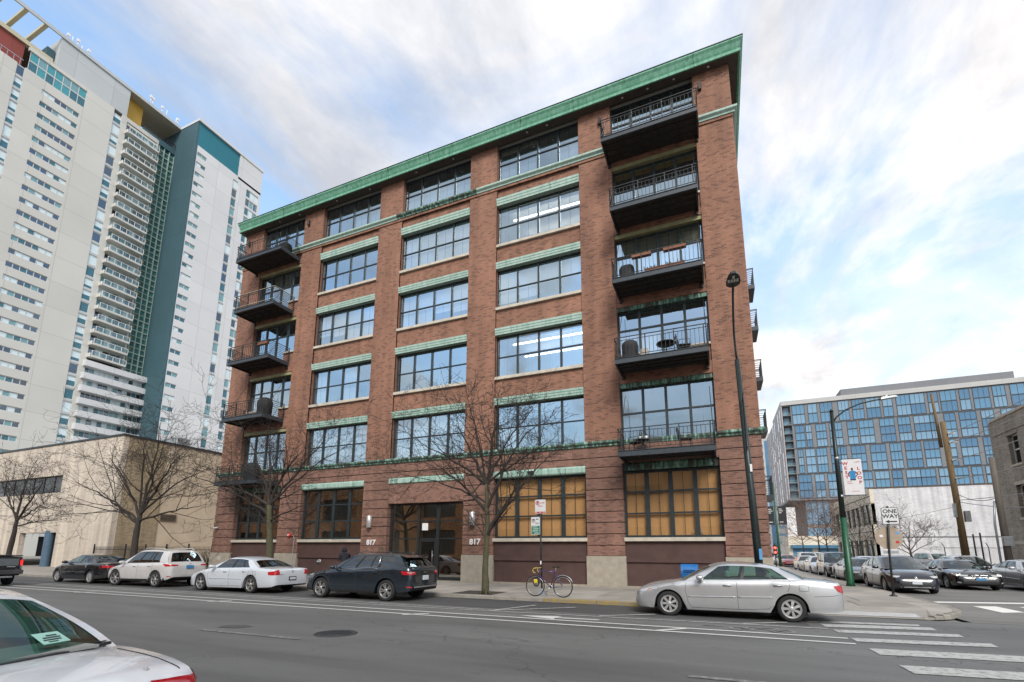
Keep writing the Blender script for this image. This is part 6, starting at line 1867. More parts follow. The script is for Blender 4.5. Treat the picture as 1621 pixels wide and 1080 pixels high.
# ---- white compact SUV
rav4 = dict(W=1.84, wb=2.72, R=.335, archgap=.06, clad=.40, tuck=.95,
    top=[(-2.2, .62), (-2.19, .82), (-2.13, .99), (-2.0, 1.03), (-1.5, 1.05), (-.8, 1.03), (0, 1.01), (.75, .99), (1.1, .97), (1.5, .92), (1.85, .85), (2.08, .75), (2.2, .62), (2.26, .48)],
    drop=[(-2.2, .02), (-1.6, .03), (.5, .03), (1.1, .06), (1.7, .1), (2.1, .06), (2.26, .02)],
    bottom=[(-2.2, .44), (-2.1, .36), (-1.8, .29), (-1.2, .26), (1.2, .24), (1.9, .26), (2.2, .28), (2.26, .36)],
    plan=[(-2.2, .72), (-2.17, .85), (-2.02, .94), (-1.5, .99), (-.8, 1.0), (.9, 1.0), (1.5, .98), (1.9, .91), (2.1, .82), (2.2, .68), (2.26, .48)],
    gh=dict(belt=(-1.98, 1.08), roof=(-1.72, .36), zroof=[(-1.9, 1.50), (-1.5, 1.575), (-.8, 1.61), (-.2, 1.605), (.15, 1.555), (.42, 1.46)], yr=.70, yb=.93, windows=[(.16, .31, 1), (.335, .40, 1), (.41, .615, 1), (.64, .89, 1)], rbb=.06, ru=(.12, .86), vm=.86, seatx=(.1, -.75), mirror=(.76, 0),
        seams=[[(.98, .92), (1.0, .6), (.9, .3)], [(-.15, 1.0), (-.17, .32)], [(-1.15, 1.0), (-1.12, .7), (-.98, .42)], [(.9, .32), (-.9, .32)]]),
    handles=[(.05, .86), (-.92, .88)], mirrormat=None,
    lights=[('headlight', CLEARLENS, [(2.14, .4, .76), (1.7, .86, .84), (1.8, .86, .76), (2.16, .45, .70)]), ('tail_light', REDLENS, [(-1.75, .93, 1.0), (-2.17, .50, .96), (-2.17, .50, .90), (-1.9, .93, .89)]), ('reflector', REDLENS, [(-2.05, .9, .47), (-2.17, .75, .47), (-2.17, .75, .44), (-2.05, .9, .44)])],
    panels=[('grille', TRIM, [(2.18, -.5, .68), (2.18, .5, .68), (2.25, .5, .5), (2.25, -.5, .5)])],
    boxes=[('number_plate', PLATEB, -2.22, -2.19, -.16, .16, .78, .92), ('emblem', GALV, -2.215, -2.195, -.05, .05, .95, .99)])
c_ = make_car('white_compact_suv', 'dusty white compact SUV with dark cladding parked before the iron fence', 'car', rav4, WHITEP2, (-23.55, 13.98, 0), math.pi + R(1.5), 'cars parked along the brick building', gl=(CARGLASSD, CARGLASSD, CARGLASSD), wheelstyle='six', steer=R(12))
for sg in (1, -1):
    MB().tube([(-1.5, sg * .60, 1.56), (-1.3, sg * .62, 1.63), (-.3, sg * .62, 1.645), (0, sg * .60, 1.585)], .017, 6).build('roof_rail', WHITEP2, c_.root, local=True)

# ---- black saloon, farthest of the row
civic = dict(camry, W=1.76, wb=2.74, R=.30,
    lights=[('headlight', CLEARLENS, [(2.18, .45, .66), (1.70, .86, .72), (1.80, .84, .62), (2.16, .50, .58)]), ('tail_light', REDLENS, [(-2.15, .86, .86), (-2.44, .45, .84), (-2.45, .45, .73), (-2.25, .86, .74)])], boxes=[('number_plate', PLATEW, -2.475, -2.455, -.16, .16, .55, .67)])
make_car('black_saloon', 'black four door saloon parked at the far left end of the row', 'car', civic, BLACKP, (-28.45, 14.02, 0), math.pi, 'cars parked along the brick building', gl=(CARGLASS, CARGLASS, CARGLASS), wheelstyle='cover7')

# ---- near car, lower left: pearl white saloon seen over its boot
lex = dict(camry, W=1.80, wb=2.78, R=.32,
    top=[(-2.42, .60), (-2.41, .80), (-2.36, .93), (-2.24, 1.0), (-2.0, 1.035), (-1.7, 1.05), (-1.4, 1.045), (-.3, 1.0), (.7, .95), (1.0, .93), (1.35, .89), (1.7, .83), (1.95, .765), (2.12, .68), (2.22, .57), (2.26, .46)],
    plan=[(-2.42, .62), (-2.40, .76), (-2.3, .88), (-2.0, .95), (-1.6, .985), (-1.0, 1.0), (.9, 1.0), (1.5, .975), (1.9, .90), (2.1, .80), (2.2, .66), (2.26, .45)],
    gh=dict(camry['gh'], belt=(-1.62, .98), roof=(-1.16, .20), zroof=[(-1.3, 1.33), (-1.16, 1.365), (-.8, 1.41), (-.4, 1.43), (-.1, 1.42), (.25, 1.36)], yr=.70, vm=.91, seams=None, rbb=.16, windows=[(.115, .245, 0), (.26, .495, 0), (.53, .865, 0)], seatx=(-.05, -.62)),
    lights=[('headlight', CLEARLENS, [(2.18, .45, .66), (1.70, .86, .72), (1.80, .84, .62), (2.16, .50, .58)]), ('tail_light', REDLENS, [(-2.08, .86, .97), (-2.38, .46, .985), (-2.42, .46, .80), (-2.2, .87, .82)]), ('tail_indicator', AMBER, [(-2.33, .72, .85), (-2.41, .56, .85), (-2.42, .56, .80), (-2.34, .72, .80)])], boxes=[])
lc = make_car('near_white_saloon', 'pearl white saloon cropped in the lower left corner, seen over its boot', 'car', lex, PEARL, (-5.05, .92, -.02), math.pi + R(8), gl=(CARGLASST, CARGLASST, CARGLASST), wheelstyle='five_twin')
STK = pm('mint_sticker', (.35, .62, .52), .6, var=.05)
lr = lc.root
def lexpt(v, u, off):
    # point on the rear screen, v across (+ = far side after the half turn), u up
    b = lc.bb(0); t = lc.rl(0)
    p = Vector((b.x - .16 * (1 - v * v), b.y * v, lc.top(b.x) - .02)).lerp(Vector((t.x - .05 * (1 - v * v), t.y * v, t.z + .055 * (1 - abs(v) ** 3))), u)
    p.x -= off
    return p
q = MB().add([lexpt(-.70, .20, .012), lexpt(-.50, .20, .012), lexpt(-.50, .36, .012), lexpt(-.70, .36, .012)], [(0, 1, 2, 3)])
q.build('window_sticker', STK, lr, local=True)
for k, (u0, u1, a, b_) in enumerate(((.31, .325, -.66, -.58), (.28, .295, -.67, -.54), (.25, .265, -.66, -.53), (.225, .235, -.62, -.55))):
    MB().add([lexpt(a, u0, .016), lexpt(b_, u0, .016), lexpt(b_, u1, .016), lexpt(a, u1, .016)], [(0, 1, 2, 3)]).build('sticker_print', TRIM, lr, local=True)
MB().tube([lexpt(v / 10 * .93, .05, .012) for v in range(-10, 11)], .011, 5).build('screen_seal', TRIM, lr, local=True)
q = MB(); pts = [lc.near((-1.78 - .58 * (i / 12), -.70, 1.1), .002) for i in range(13)]
q.tube(pts, .0035, 4); q.build('boot_seam', SEAM, lr, local=True)
me = text_mesh('LS', .03, .004, 'badge', CHROME)
p = lc.near((-2.27, -.50, 1.02), .004)
link('badge', me, lr, loc=p, rot=(R(48), 0, R(-90)), local=True)
MB().box(-1.72, -1.35, -.62, .62, 1.045, 1.062).build('parcel_shelf', CABINLIGHT, lr, local=True, normals=False)

# ---- pickup moving off at the left edge
pick = dict(W=2.0, wb=3.4, R=.39, archgap=.07, clad=.42,
    top=[(-2.7, .60), (-2.69, 1.2), (-2.64, 1.26), (-1.0, 1.28), (-.6, 1.24), (0.5, 1.2), (1.2, 1.17), (1.6, 1.14), (2.2, 1.08), (2.55, .95), (2.7, .6)],
    drop=[(-2.7, .02), (3, .03)], bottom=[(-2.7, .5), (-2.5, .42), (2.4, .38), (2.7, .5)], plan=[(-2.7, .86), (-2.66, .93), (-2.4, .97), (-1, 1.0), (1.5, 1.0), (2.3, .95), (2.6, .82), (2.7, .6)], shoulder=.955,
    gh=dict(belt=(-.62, 1.35), roof=(-.5, .65), zroof=[(-.6, 1.78), (-.2, 1.85), (.4, 1.85), (.8, 1.76)], yr=.74, yb=.94, windows=[(.05, .47, 1), (.52, .9, 1)], seatx=(.3, -.25), mirror=(1.0, 0), seams=None),
    lights=[('tail_light', emit('lit_tail_lamp', (.9, .01, .01), 1.6), [(-2.55, .96, 1.10), (-2.7, .84, 1.10), (-2.7, .84, .88), (-2.55, .96, .88)]), ('reverse_light', CLEARLENS, [(-2.62, .95, .86), (-2.7, .86, .86), (-2.7, .86, .72), (-2.62, .95, .72)])],
    panels=[('tailgate_band', pm('tailgate_grey', (.16, .18, .19), .35, metal=.4), [(-2.72, -.78, 1.16), (-2.72, .78, 1.16), (-2.72, .78, .86), (-2.72, -.78, .86)])],
    boxes=[('bumper', GREYP, -2.86, -2.62, -.92, .92, .50, .68), ('tow_bar', GALV, -2.84, -2.7, -.6, .6, .36, .42), ('tonneau', TRIM, -2.68, -.7, -.9, .9, 1.27, 1.31), ('badge', CHROME, -2.735, -2.72, -.68, -.4, .80, .83)], mirrormat=TRIM)
make_car('black_pickup', 'black pickup with a grey tailgate and lit tail lamp at the left edge', 'pickup', pick, BLACKP, (-31.1, 10.35, 0), math.pi, gl=(CARGLASSD,) * 3, wheelstyle='six')

# ---- side street cars, facing the camera
S90 = -math.pi / 2
prius = dict(W=1.78, wb=2.74, R=.32, archgap=.05,
    top=[(-2.3, .6), (-2.28, .85), (-2.22, 1.02), (-2.0, 1.05), (-1.2, 1.03), (0, .99), (.9, .97), (1.25, .95), (1.6, .90), (1.9, .82), (2.1, .70), (2.22, .56), (2.26, .42)],
    drop=[(-2.3, .02), (-1.5, .03), (.7, .03), (1.2, .05), (1.8, .09), (2.2, .03)], bottom=[(-2.3, .36), (-2.1, .27), (-1.2, .2), (1.2, .17), (2.0, .17), (2.26, .24)],
    plan=[(-2.3, .72), (-2.26, .84), (-2.1, .93), (-1.4, .99), (-.6, 1.0), (.9, 1.0), (1.5, .98), (1.9, .91), (2.1, .82), (2.2, .70), (2.26, .55)],
    gh=dict(belt=(-2.05, 1.35), roof=(-1.75, .15), zroof=[(-1.9, 1.38), (-1.4, 1.45), (-.7, 1.50), (-.2, 1.50), (.0, 1.48), (.3, 1.42)], yr=.68, yb=.92, windows=[(.12, .30, 1), (.325, .545, 1), (.57, .83, 1)], seatx=(.0, -.85), mirror=(.85, 0), ru=(.1, .9),
        seams=[[(1.05, .9), (1.05, .6), (.92, .25)], [(-.1, .97), (-.12, .24)], [(-1.15, 1.0), (-1.1, .7), (-.95, .4)]]),
    handles=[(.0, .86), (-.98, .88)],
    lights=[('headlight', CLEARLENS, [(2.10, .46, .70), (1.60, .84, .86), (1.72, .86, .74), (2.14, .56, .62)]), ('tail_light', REDLENS, [(-2.1, .86, 1.0), (-2.28, .66, .95), (-2.28, .66, .75), (-2.15, .87, .75)])],
    panels=[('grille', TRIM, [(2.16, -.45, .60), (2.16, .45, .60), (2.2, .38, .555), (2.2, -.38, .555)]), ('lower_grille', TRIM, [(2.25, -.55, .44), (2.25, .55, .44), (2.26, .62, .27), (2.26, -.62, .27)]), ('bumper_bar', ALLOY, [(2.26, -.56, .285), (2.26, .56, .285), (2.26, .52, .25), (2.26, -.52, .25)])],
    boxes=[('number_plate', PLATEW, 2.25, 2.29, -.16, .16, .385, .51)])
pc = make_car('navy_estate', 'dark navy estate car parked first at the kerb behind the one way sign', 'car', prius, NAVY, (7.05, 26.45, 0), S90, 'cars lined up in the side street', gl=(CARGLASS,) * 3, wheelstyle='nine')
em = MB(); pts = []
for k in range(17):
    a = 2 * math.pi * k / 16; pts.append((2.205, .075 * math.cos(a), .605 + .05 * math.sin(a)))
em.tube(pts, .008, 5, cap=False)
pts = [(2.21, .03 * math.cos(2 * math.pi * k / 12), .605 + .05 * math.sin(2 * math.pi * k / 12)) for k in range(13)]
em.tube(pts, .006, 5, cap=False); em.tube([(2.212, .05 * math.cos(2 * math.pi * k / 12), .62 + .02 * math.sin(2 * math.pi * k / 12)) for k in range(13)], .006, 5, cap=False)
em.build('emblem', CHROME, pc.root, local=True)
bmw = dict(impala, W=1.86, wb=2.97, R=.33,
    top=[(-2.45, .6), (-2.43, .8), (-2.37, .93), (-2.2, .965), (-1.85, .985), (-1.3, .975), (-.3, .945), (.8, .92), (1.2, .905), (1.6, .875), (2.0, .81), (2.25, .71), (2.38, .58), (2.42, .44)],
    plan=[(-2.45, .7), (-2.42, .83), (-2.3, .92), (-1.8, .985), (-1, 1), (1, 1), (1.7, .98), (2.1, .91), (2.3, .82), (2.38, .72), (2.42, .58)],
    gh=dict(impala['gh'], belt=(-1.8, 1.08), seams=[[(1.0, .85), (1.02, .6), (.95, .25)], [(-.22, .9), (-.25, .22)], [(-1.3, .92), (-1.2, .45), (-1.0, .25)]]),
    lights=[('headlight', CLEARLENS, [(2.33, .38, .70), (1.95, .84, .76), (2.02, .86, .66), (2.36, .42, .61)]), ('angel_eye', emit('lit_ring', (1, .96, .85), 1.4), [(2.22, .62, .71), (2.14, .72, .715), (2.16, .72, .65), (2.24, .62, .645)]), ('kidney_grille', TRIM, [(2.36, .02, .70), (2.34, .27, .70), (2.38, .25, .56), (2.40, .03, .56)]), ('tail_light', REDLENS, [(-2.2, .88, .85), (-2.43, .6, .9), (-2.44, .6, .74), (-2.25, .88, .72)]), ('fog_light', CLEARLENS, [(2.35, .66, .36), (2.28, .78, .36), (2.28, .78, .30), (2.36, .66, .30)])],
    panels=[('lower_grille', TRIM, [(2.41, -.6, .40), (2.41, .6, .40), (2.42, .62, .29), (2.42, -.62, .29)])],
    boxes=[('number_plate', PLATEB, 2.41, 2.45, -.18, .18, .44, .54)], moulding=())
bc = make_car('black_sports_saloon', 'glossy black saloon with lit round headlamps waiting at the stop line', 'car', bmw, BLACKP, (10.34, 30.15, 0), S90, 'cars lined up in the side street', gl=(CARGLASS,) * 3, wheelstyle='ten')
for sg in (1, -1):
    pts = [bc.near((2.4, sg * y, z), .012) for y, z in ((.02, .70), (.15, .715), (.27, .70), (.27, .6), (.2, .555), (.05, .555), (.02, .6), (.02, .70))]
    MB().tube(pts, .012, 5, cap=False).build('grille_chrome', CHROME, bc.root, local=True)
simple = lambda base, **k: dict(base, **k)
fs1 = make_car('dark_grey_saloon', 'dark grey saloon half hidden by the green lamp post', 'car', simple(impala, handles=()), GREYP, (7.05, 33.0, 0), S90, 'cars lined up in the side street', gl=(CARGLASS,) * 3)
suvb = simple(rav4, W=1.82, top=[(-2.2, .62), (-2.19, .9), (-2.15, 1.06), (-2.0, 1.08), (-.8, 1.07), (.75, 1.05), (1.1, 1.04), (1.6, 1.0), (2.0, .95), (2.15, .85), (2.22, .66), (2.26, .5)],
    gh=dict(rav4['gh'], belt=(-2.02, .95), roof=(-1.9, .3), zroof=[(-2.0, 1.62), (-1.6, 1.66), (-.4, 1.67), (.1, 1.64), (.4, 1.57)], windows=[(.06, .28, 1), (.31, .56, 1), (.585, .88, 1)], yr=.76))
sv1 = make_car('boxy_black_suv', 'boxy black SUV parked between the grey saloon and the silver cars', 'car', suvb, NAVY, (6.98, 38.2, 0), S90, 'cars lined up in the side street', gl=(CARGLASS,) * 3, wheelstyle='nine')
make_car('silver_small_saloon', 'small silver saloon parked right behind the boxy black SUV', 'car', simple(civic, handles=()), SILVER, (6.95, 44.0, 0), S90, 'cars lined up in the side street')
make_car('beige_saloon', 'beige saloon parked fifth from the corner in the side street', 'car', simple(civic, handles=()), paintmat('beige_paint', (.42, .38, .32), .3), (6.95, 50.2, 0), S90, 'cars lined up in the side street', detail=1)
van = make_car('pale_tall_suv', 'pale tall SUV beyond the beige saloon in the side street', 'car', simple(suvb, handles=()), WHITEP2, (8.2, 58.5, 0), S90, 'cars lined up in the side street', detail=1)
make_car('white_estate', 'white estate car parked at the east kerb behind the black saloon', 'car', simple(prius, handles=()), WHITEP2, (12.62, 35.4, 0), S90, 'cars lined up in the side street')
make_car('silver_grey_saloon', 'silver grey saloon cut off at the right edge beside the black saloon', 'car', simple(civic, handles=()), SILVER, (12.75, 29.2, 0), S90, 'cars lined up in the side street')
make_car('white_lot_suv', 'white SUV standing in the fenced lot under the white wall', 'car', simple(suvb, handles=()), WHITEP2, (18.6, 58.0, 0), S90 + R(12), 'cars in the fenced lot', detail=1)
make_car('dark_lot_saloon', 'dark saloon in the fenced lot left of the white SUV', 'car', simple(civic, handles=()), BLACKP, (17.9, 63.5, 0), S90 + R(20), 'cars in the fenced lot', detail=1)
make_car('grey_lot_saloon', 'dark grey saloon in the fenced lot right of the white SUV', 'car', simple(civic, handles=()), GREYP, (22.0, 61.0, 0), S90, 'cars in the fenced lot', detail=1)
cols_f = [('far_red_saloon', 'dark red saloon far down the side street near the signals', paintmat('dark_red_paint', (.2, .02, .02)), civic, 7.0, 64.5), ('far_silver_saloon', 'silver saloon far down the side street in front of the awnings', SILVER, civic, 7.0, 71), ('far_black_suv', 'black SUV far down the side street past the silver saloon', NAVY, suvb, 7.0, 78), ('far_white_suv', 'white SUV in the far travel lane of the side street', WHITEP, suvb, 10.4, 66), ('far_grey_saloon', 'grey saloon in the right lane well behind the black saloon', GREYP, civic, 10.4, 38.5), ('far_white_saloon', 'white saloon in the right lane far behind the stop line', WHITEP, civic, 10.4, 46.0)]
for nm, lb, mt, dd, x_, y_ in cols_f:
    make_car(nm, lb, 'car', simple(dd, handles=()), mt, (x_, y_, 0), S90, 'cars lined up in the side street', detail=1)
# ================================================================== trees
BARK = pm('bark', (0.045, 0.037, 0.032), .9, var=.35, scale=9, bump=.8, bscale=30, stretch=(3, 3, .7))
MOSSBARK = pm('mossy_bark', (0.075, 0.07, 0.038), .9, var=.35, scale=9, bump=.8, bscale=30, stretch=(3, 3, .7))
TWIG = pm('twig_bark', (0.034, 0.027, 0.022), .9, var=.3, scale=4)
REDTWIG = pm('reddish_twigs', (0.17, 0.085, 0.06), .9, var=.3, scale=2)
GREYTWIG = pm('grey_twigs', (0.14, 0.11, 0.095), .9, var=.3, scale=2)

def bare_tree(name, label, base, trunk, limbs, seed, r0=.13, levels=4, spread=1.0, group=None, trunkmat=BARK, twigmat=TWIG, droop=.0, twig=1.0, minr=.0075, kids=(4, 4, 3, 2), sides=(7, 5, 4, 3, 3)):
    """trunk: list of offsets from base; limbs: list of (start index or fraction, end offset, radius)"""
    rn = random.Random(seed)
    root = thing(name, label, 'tree', base, 0, group)
    B = Vector(base)
    tr = [B + Vector(p) for p in trunk]
    n = len(tr)
    tm = MB(); rad = [r0 * (1.25 if i == 0 else 1 - .42 * i / (n - 1)) for i in range(n)]
    # finer path with bumps
    path = []; rr = []
    for i in range(n - 1):
        for k in range(5):
            t = k / 5; path.append(tr[i].lerp(tr[i + 1], t) + Vector((rn.uniform(-1, 1), rn.uniform(-1, 1), 0)) * r0 * .07); rr.append((rad[i] * (1 - t) + rad[i + 1] * t) * rn.uniform(.95, 1.07))
    path.append(tr[-1]); rr.append(rad[-1])
    tm.tube(path, rr, 12)
    for k in range(5):   # root flare
        a = k * 1.257 + rn.uniform(-.3, .3)
        tm.tube([B + Vector((math.cos(a) * r0 * 1.9, math.sin(a) * r0 * 1.9, -.03)), B + Vector((math.cos(a) * r0 * .8, math.sin(a) * r0 * .8, .12)), B + Vector((0, 0, .4))], [r0 * .35, r0 * .45, r0 * .5], 5)
    tm.build('trunk', trunkmat, root)
    cm = MB()
    def grow(p, d, L, r, lev):
        seg = max(3, int(5 - lev * .4)); pts = [p]; rs = [r]
        q = p.copy(); dd = d.normalized()
        for i in range(seg):
            jit = Vector((rn.uniform(-1, 1), rn.uniform(-1, 1), rn.uniform(-.7, .9))) * (.20 + .05 * lev)
            dd = (dd + jit + Vector((0, 0, (.10 if lev < 2 else .02) - droop * lev * .04))).normalized()
            q = q + dd * (L / seg); pts.append(q.copy()); rs.append(max(minr * .7, r * (1 - .72 * (i + 1) / seg)))
        cm.tube(pts, rs, sides[min(lev, len(sides) - 1)], cap=False)
        if lev >= levels: return
        nk = kids[min(lev, len(kids) - 1)]
        for k in range(nk):
            t = .25 + .75 * (k + rn.uniform(.1, .9)) / nk
            i = min(seg - 1, int(t * seg)); f = t * seg - i
            bp_ = pts[i].lerp(pts[i + 1], max(0, min(1, f)))
            dl = (pts[i + 1] - pts[i]).normalized()
            ax = dl.orthogonal().normalized(); ax.rotate(Matrix.Rotation(rn.uniform(0, 6.283), 3, dl))
            an = rn.uniform(.5, 1.15)
            nd = dl * math.cos(an) + ax * math.sin(an); nd.z *= .8
            grow(bp_, nd, L * rn.uniform(.42, .68) * twig, max(minr, r * (1 - .6 * t) * rn.uniform(.42, .62)), lev + 1)
    for (fi, off, rl_) in limbs:
        i = int(fi); f = fi - i
        p0 = tr[min(i, n - 1)] if i >= n - 1 else tr[i].lerp(tr[i + 1], f)
        p1 = B + Vector(off)
        # bowed limb
        L = (p1 - p0).length; mid = p0.lerp(p1, .5) + Vector((rn.uniform(-.1, .1), rn.uniform(-.1, .1), .10)) * L * .6
        pts = []; rs = []
        for k in range(9):
            t = k / 8; pp_ = p0.lerp(mid, t).lerp(mid.lerp(p1, t), t) + Vector((rn.uniform(-1, 1), rn.uniform(-1, 1), rn.uniform(-1, 1))) * .035 * L * .4 * (1 if 0 < k < 8 else 0)
            pts.append(pp_); rs.append(rl_ * (1 - .72 * t))
        cm.tube(pts, rs, 7, cap=False)
        nk = 6
        for k in range(nk):
            t = .18 + .82 * (k + rn.uniform(.1, .9)) / nk; j = min(7, int(t * 8))
            dl = (pts[j + 1] - pts[j]).normalized(); ax = dl.orthogonal().normalized(); ax.rotate(Matrix.Rotation(rn.uniform(0, 6.283), 3, dl))
            an = rn.uniform(.45, 1.1); nd = dl * math.cos(an) + ax * math.sin(an)
            grow(pts[j], nd, L * rn.uniform(.42, .75) * spread, max(minr, rl_ * (1 - .7 * t) * .55), 1)
        grow(pts[-1], pts[-1] - pts[-2], L * .35, rl_ * .28, 2)
    cm.build('branches', twigmat, root, normals=False)
    return root
STREETT = 'bare trees along the pavement'
bare_tree('street_tree', 'bare branching street tree beside the bicycle in front of the entrance', (-7.72, 15.6, .1), [(0, 0, 0), (-.03, 0, 1.0), (.02, .02, 2.0), (.02, 0, 2.9), (-.02, 0, 3.9)],
    [(2.0, (1.35, -.2, 3.75), .075), (2.1, (1.9, .5, 4.6), .06), (1.85, (-.75, .3, 2.65), .032), (3.0, (-2.0, .2, 4.6), .07), (3.1, (1.6, -.2, 5.6), .065), (4, (-1.2, .1, 6.0), .07), (4, (.25, .3, 6.7), .065), (4, (-2.7, -.3, 5.6), .05), (4, (1.3, .4, 6.3), .05), (3.3, (-3.3, .6, 4.4), .045), (4, (-.6, -.4, 6.9), .045), (4, (2.4, -.2, 5.2), .045)], 4, .115, 4, 1.0, STREETT, MOSSBARK)
bare_tree('street_tree', 'bare street tree standing behind the white saloon before the left balconies', (-18.5, 15.7, .1), [(0, 0, 0), (-.05, 0, 1.2), (-.2, 0, 2.4), (-.38, 0, 3.5)],
    [(3, (-2.6, -.2, 4.4), .085), (3, (-.9, .2, 6.0), .08), (3, (1.0, .0, 5.6), .085), (2.6, (-4.8, -.3, 4.9), .07), (3, (2.3, .2, 6.2), .065), (2.3, (2.2, -.3, 3.4), .045), (3, (-2.5, .3, 6.8), .06), (2.2, (-2.2, .5, 3.2), .04), (3, (3.3, -.1, 5.6), .05)], 9, .18, 4, 1.0, STREETT, MOSSBARK, twigmat=TWIG)
bare_tree('street_tree', 'wide bare street tree standing behind the dusty white SUV', (-28.55, 15.7, .1), [(0, 0, 0), (.03, 0, 1.3), (.0, 0, 2.5), (.1, 0, 3.3)],
    [(2.4, (-4.5, .2, 4.6), .085), (2.8, (-2.6, -.2, 6.2), .075), (3, (.6, .1, 7.2), .085), (3, (2.6, 0, 6.2), .08), (2.6, (4.2, .1, 3.6), .065), (3, (-.9, .3, 7.4), .065), (2.5, (-6.2, -.2, 5.4), .06), (3, (4.6, .1, 5.4), .06), (3, (2.0, -.3, 7.4), .05)], 15, .18, 4, .95, STREETT)
bare_tree('street_tree', 'bare street tree at the far left edge above the pickup', (-41.8, 15.8, .1), [(0, 0, 0), (.03, 0, 1.2), (.2, 0, 2.4), (.25, 0, 3.2)],
    [(3, (2.2, .1, 5.4), .08), (3, (3.6, -.2, 4.2), .06), (2.6, (4.5, .1, 3.2), .05), (3, (.3, .2, 6.4), .08), (3, (-2.5, .1, 5.4), .07)], 22, .17, 4, .95, STREETT)
FART = 'bare trees down the side street'
ft = [('side_street_tree', 'reddish bare tree down the side street behind the silver cars', (14.4, 84, .1), 31, REDTWIG, 1.6), ('side_street_tree', 'grey bare tree down the side street left of the reddish one', (14.6, 108, .1), 33, GREYTWIG, 1.9),
      ('side_street_tree', 'bare dark tree before the cream windows of the office', (14.5, 66, .1), 37, BARK, 1.1), ('side_street_tree', 'small bare tree behind the stop sign near the fenced lot', (16.6, 57.5, .1), 39, GREYTWIG, .85), ('side_street_tree', 'tall grey bare tree in front of the glass block base', (15.3, 96, .1), 41, GREYTWIG, 2.0)]
for nm, lb, bs, sd, tm_, k in ft:
    bare_tree(nm, lb, bs, [(0, 0, 0), (.05, 0, 1.0 * k), (0, .1, 2.0 * k)], [(2, (-2.2 * k, .2, 4.2 * k), .06), (2, (2.0 * k, .3, 4.4 * k), .06), (2, (.2, -.3, 5.4 * k), .065), (1.6, (-2.6 * k, 0, 3.0 * k), .05), (1.7, (2.6 * k, .2, 3.2 * k), .05), (2, (-1.0 * k, .8, 5.0 * k), .05)], sd, .14, 3, 1.0, FART, BARK, tm_, minr=.012, kids=(5, 5, 4, 3))

# ================================================================== lamp posts
POSTM = pm('lamp_post_paint', (.018, .028, .027), .4, metal=.2, var=.25, scale=12)
POSTG = pm('green_post_paint', (.012, .085, .04), .4, var=.25, scale=8)
LEDM = pm('led_panel', (.55, .56, .52), .4)
lp = thing('corner_lamp_post', 'tall dark street lamp post at the loft building corner beside the silver saloon', 'lamp post', (.98, 15.4, .12))
pb_ = MB().tube([(.98, 15.4, .1), (.98, 15.4, .35)], [.17, .14], 14)
pb_.build('base', POSTG, lp)
MB().tube([(.98, 15.4, .35), (.93, 15.4, 3), (.83, 15.4, 7.4)], [.115, .10, .07], 14).build('pole', POSTM, lp)
MB().tube([(.83, 15.4, 7.35), (.815, 15.38, 7.7), (.80, 15.25, 8.2), (.80, 14.9, 8.6), (.80, 14.3, 8.9), (.80, 13.75, 9.02)], .032, 8).build('arm', POSTM, lp)
hd = MB(); pts = [(-.17, 0), (-.19, .2), (-.15, .45), (-.06, .62), (.06, .62), (.15, .45), (.19, .2), (.17, 0), (.08, -.1), (-.08, -.1)]
vs = [(.8 + x, 13.8 - y, 9.0 + .02 * (y > .3)) for x, y in pts] + [(.8 + x * .85, 13.8 - y * .95, 9.1) for x, y in pts]
k = len(pts); hd.add(vs, [tuple(range(k)), tuple(reversed(range(k, 2 * k)))] + [(i, i + k, (i + 1) % k + k, (i + 1) % k) for i in range(k)])
ho = hd.build('lamp_head', POSTM, lp)
for i in range(4):
    MB().box(.8 - .14 + i * .072, .8 - .14 + i * .072 + .055, 13.45, 13.6, 8.985, 8.998).build('led_panel', LEDM, ho, normals=False)
MB().box(.8 - .03, .8 + .03, 13.28, 13.42, 8.985, 8.998).build('led_panel', LEDM, ho, normals=False)
BAN = pm('black_banner', (.02, .02, .022), .7, var=.15)
MB().box(.872, .878, 14.72, 15.28, 4.55, 6.1).build('banner', BAN, lp, normals=False)
WLET = pm('banner_white', (.7, .7, .7), .7)
for k, (dy_, dz_) in enumerate(((.0, .2), (.05, .42), (-.04, .6), (.03, .8), (-.02, 1.0), (.04, 1.2))): MB().box(.8785, .8805, 14.88 + dy_, 15.1 + dy_, 4.6 + dz_, 4.72 + dz_).build('banner_print', WLET, lp, normals=False)
for z in (6.12, 4.53): MB().tube([(.9, 15.4, z), (.875, 14.7, z)], .014, 6).build('banner_arm', POSTM, lp)
MB().box(.93, .99, 15.27, 15.285, 3.9, 4.12).build('post_sticker', WHITEMETAL, lp, normals=False)
MB().box(.98, 1.06, 15.275, 15.288, 1.4, 1.7).build('post_sticker', pm('blue_sticker', (.1, .3, .55), .6), lp, normals=False)

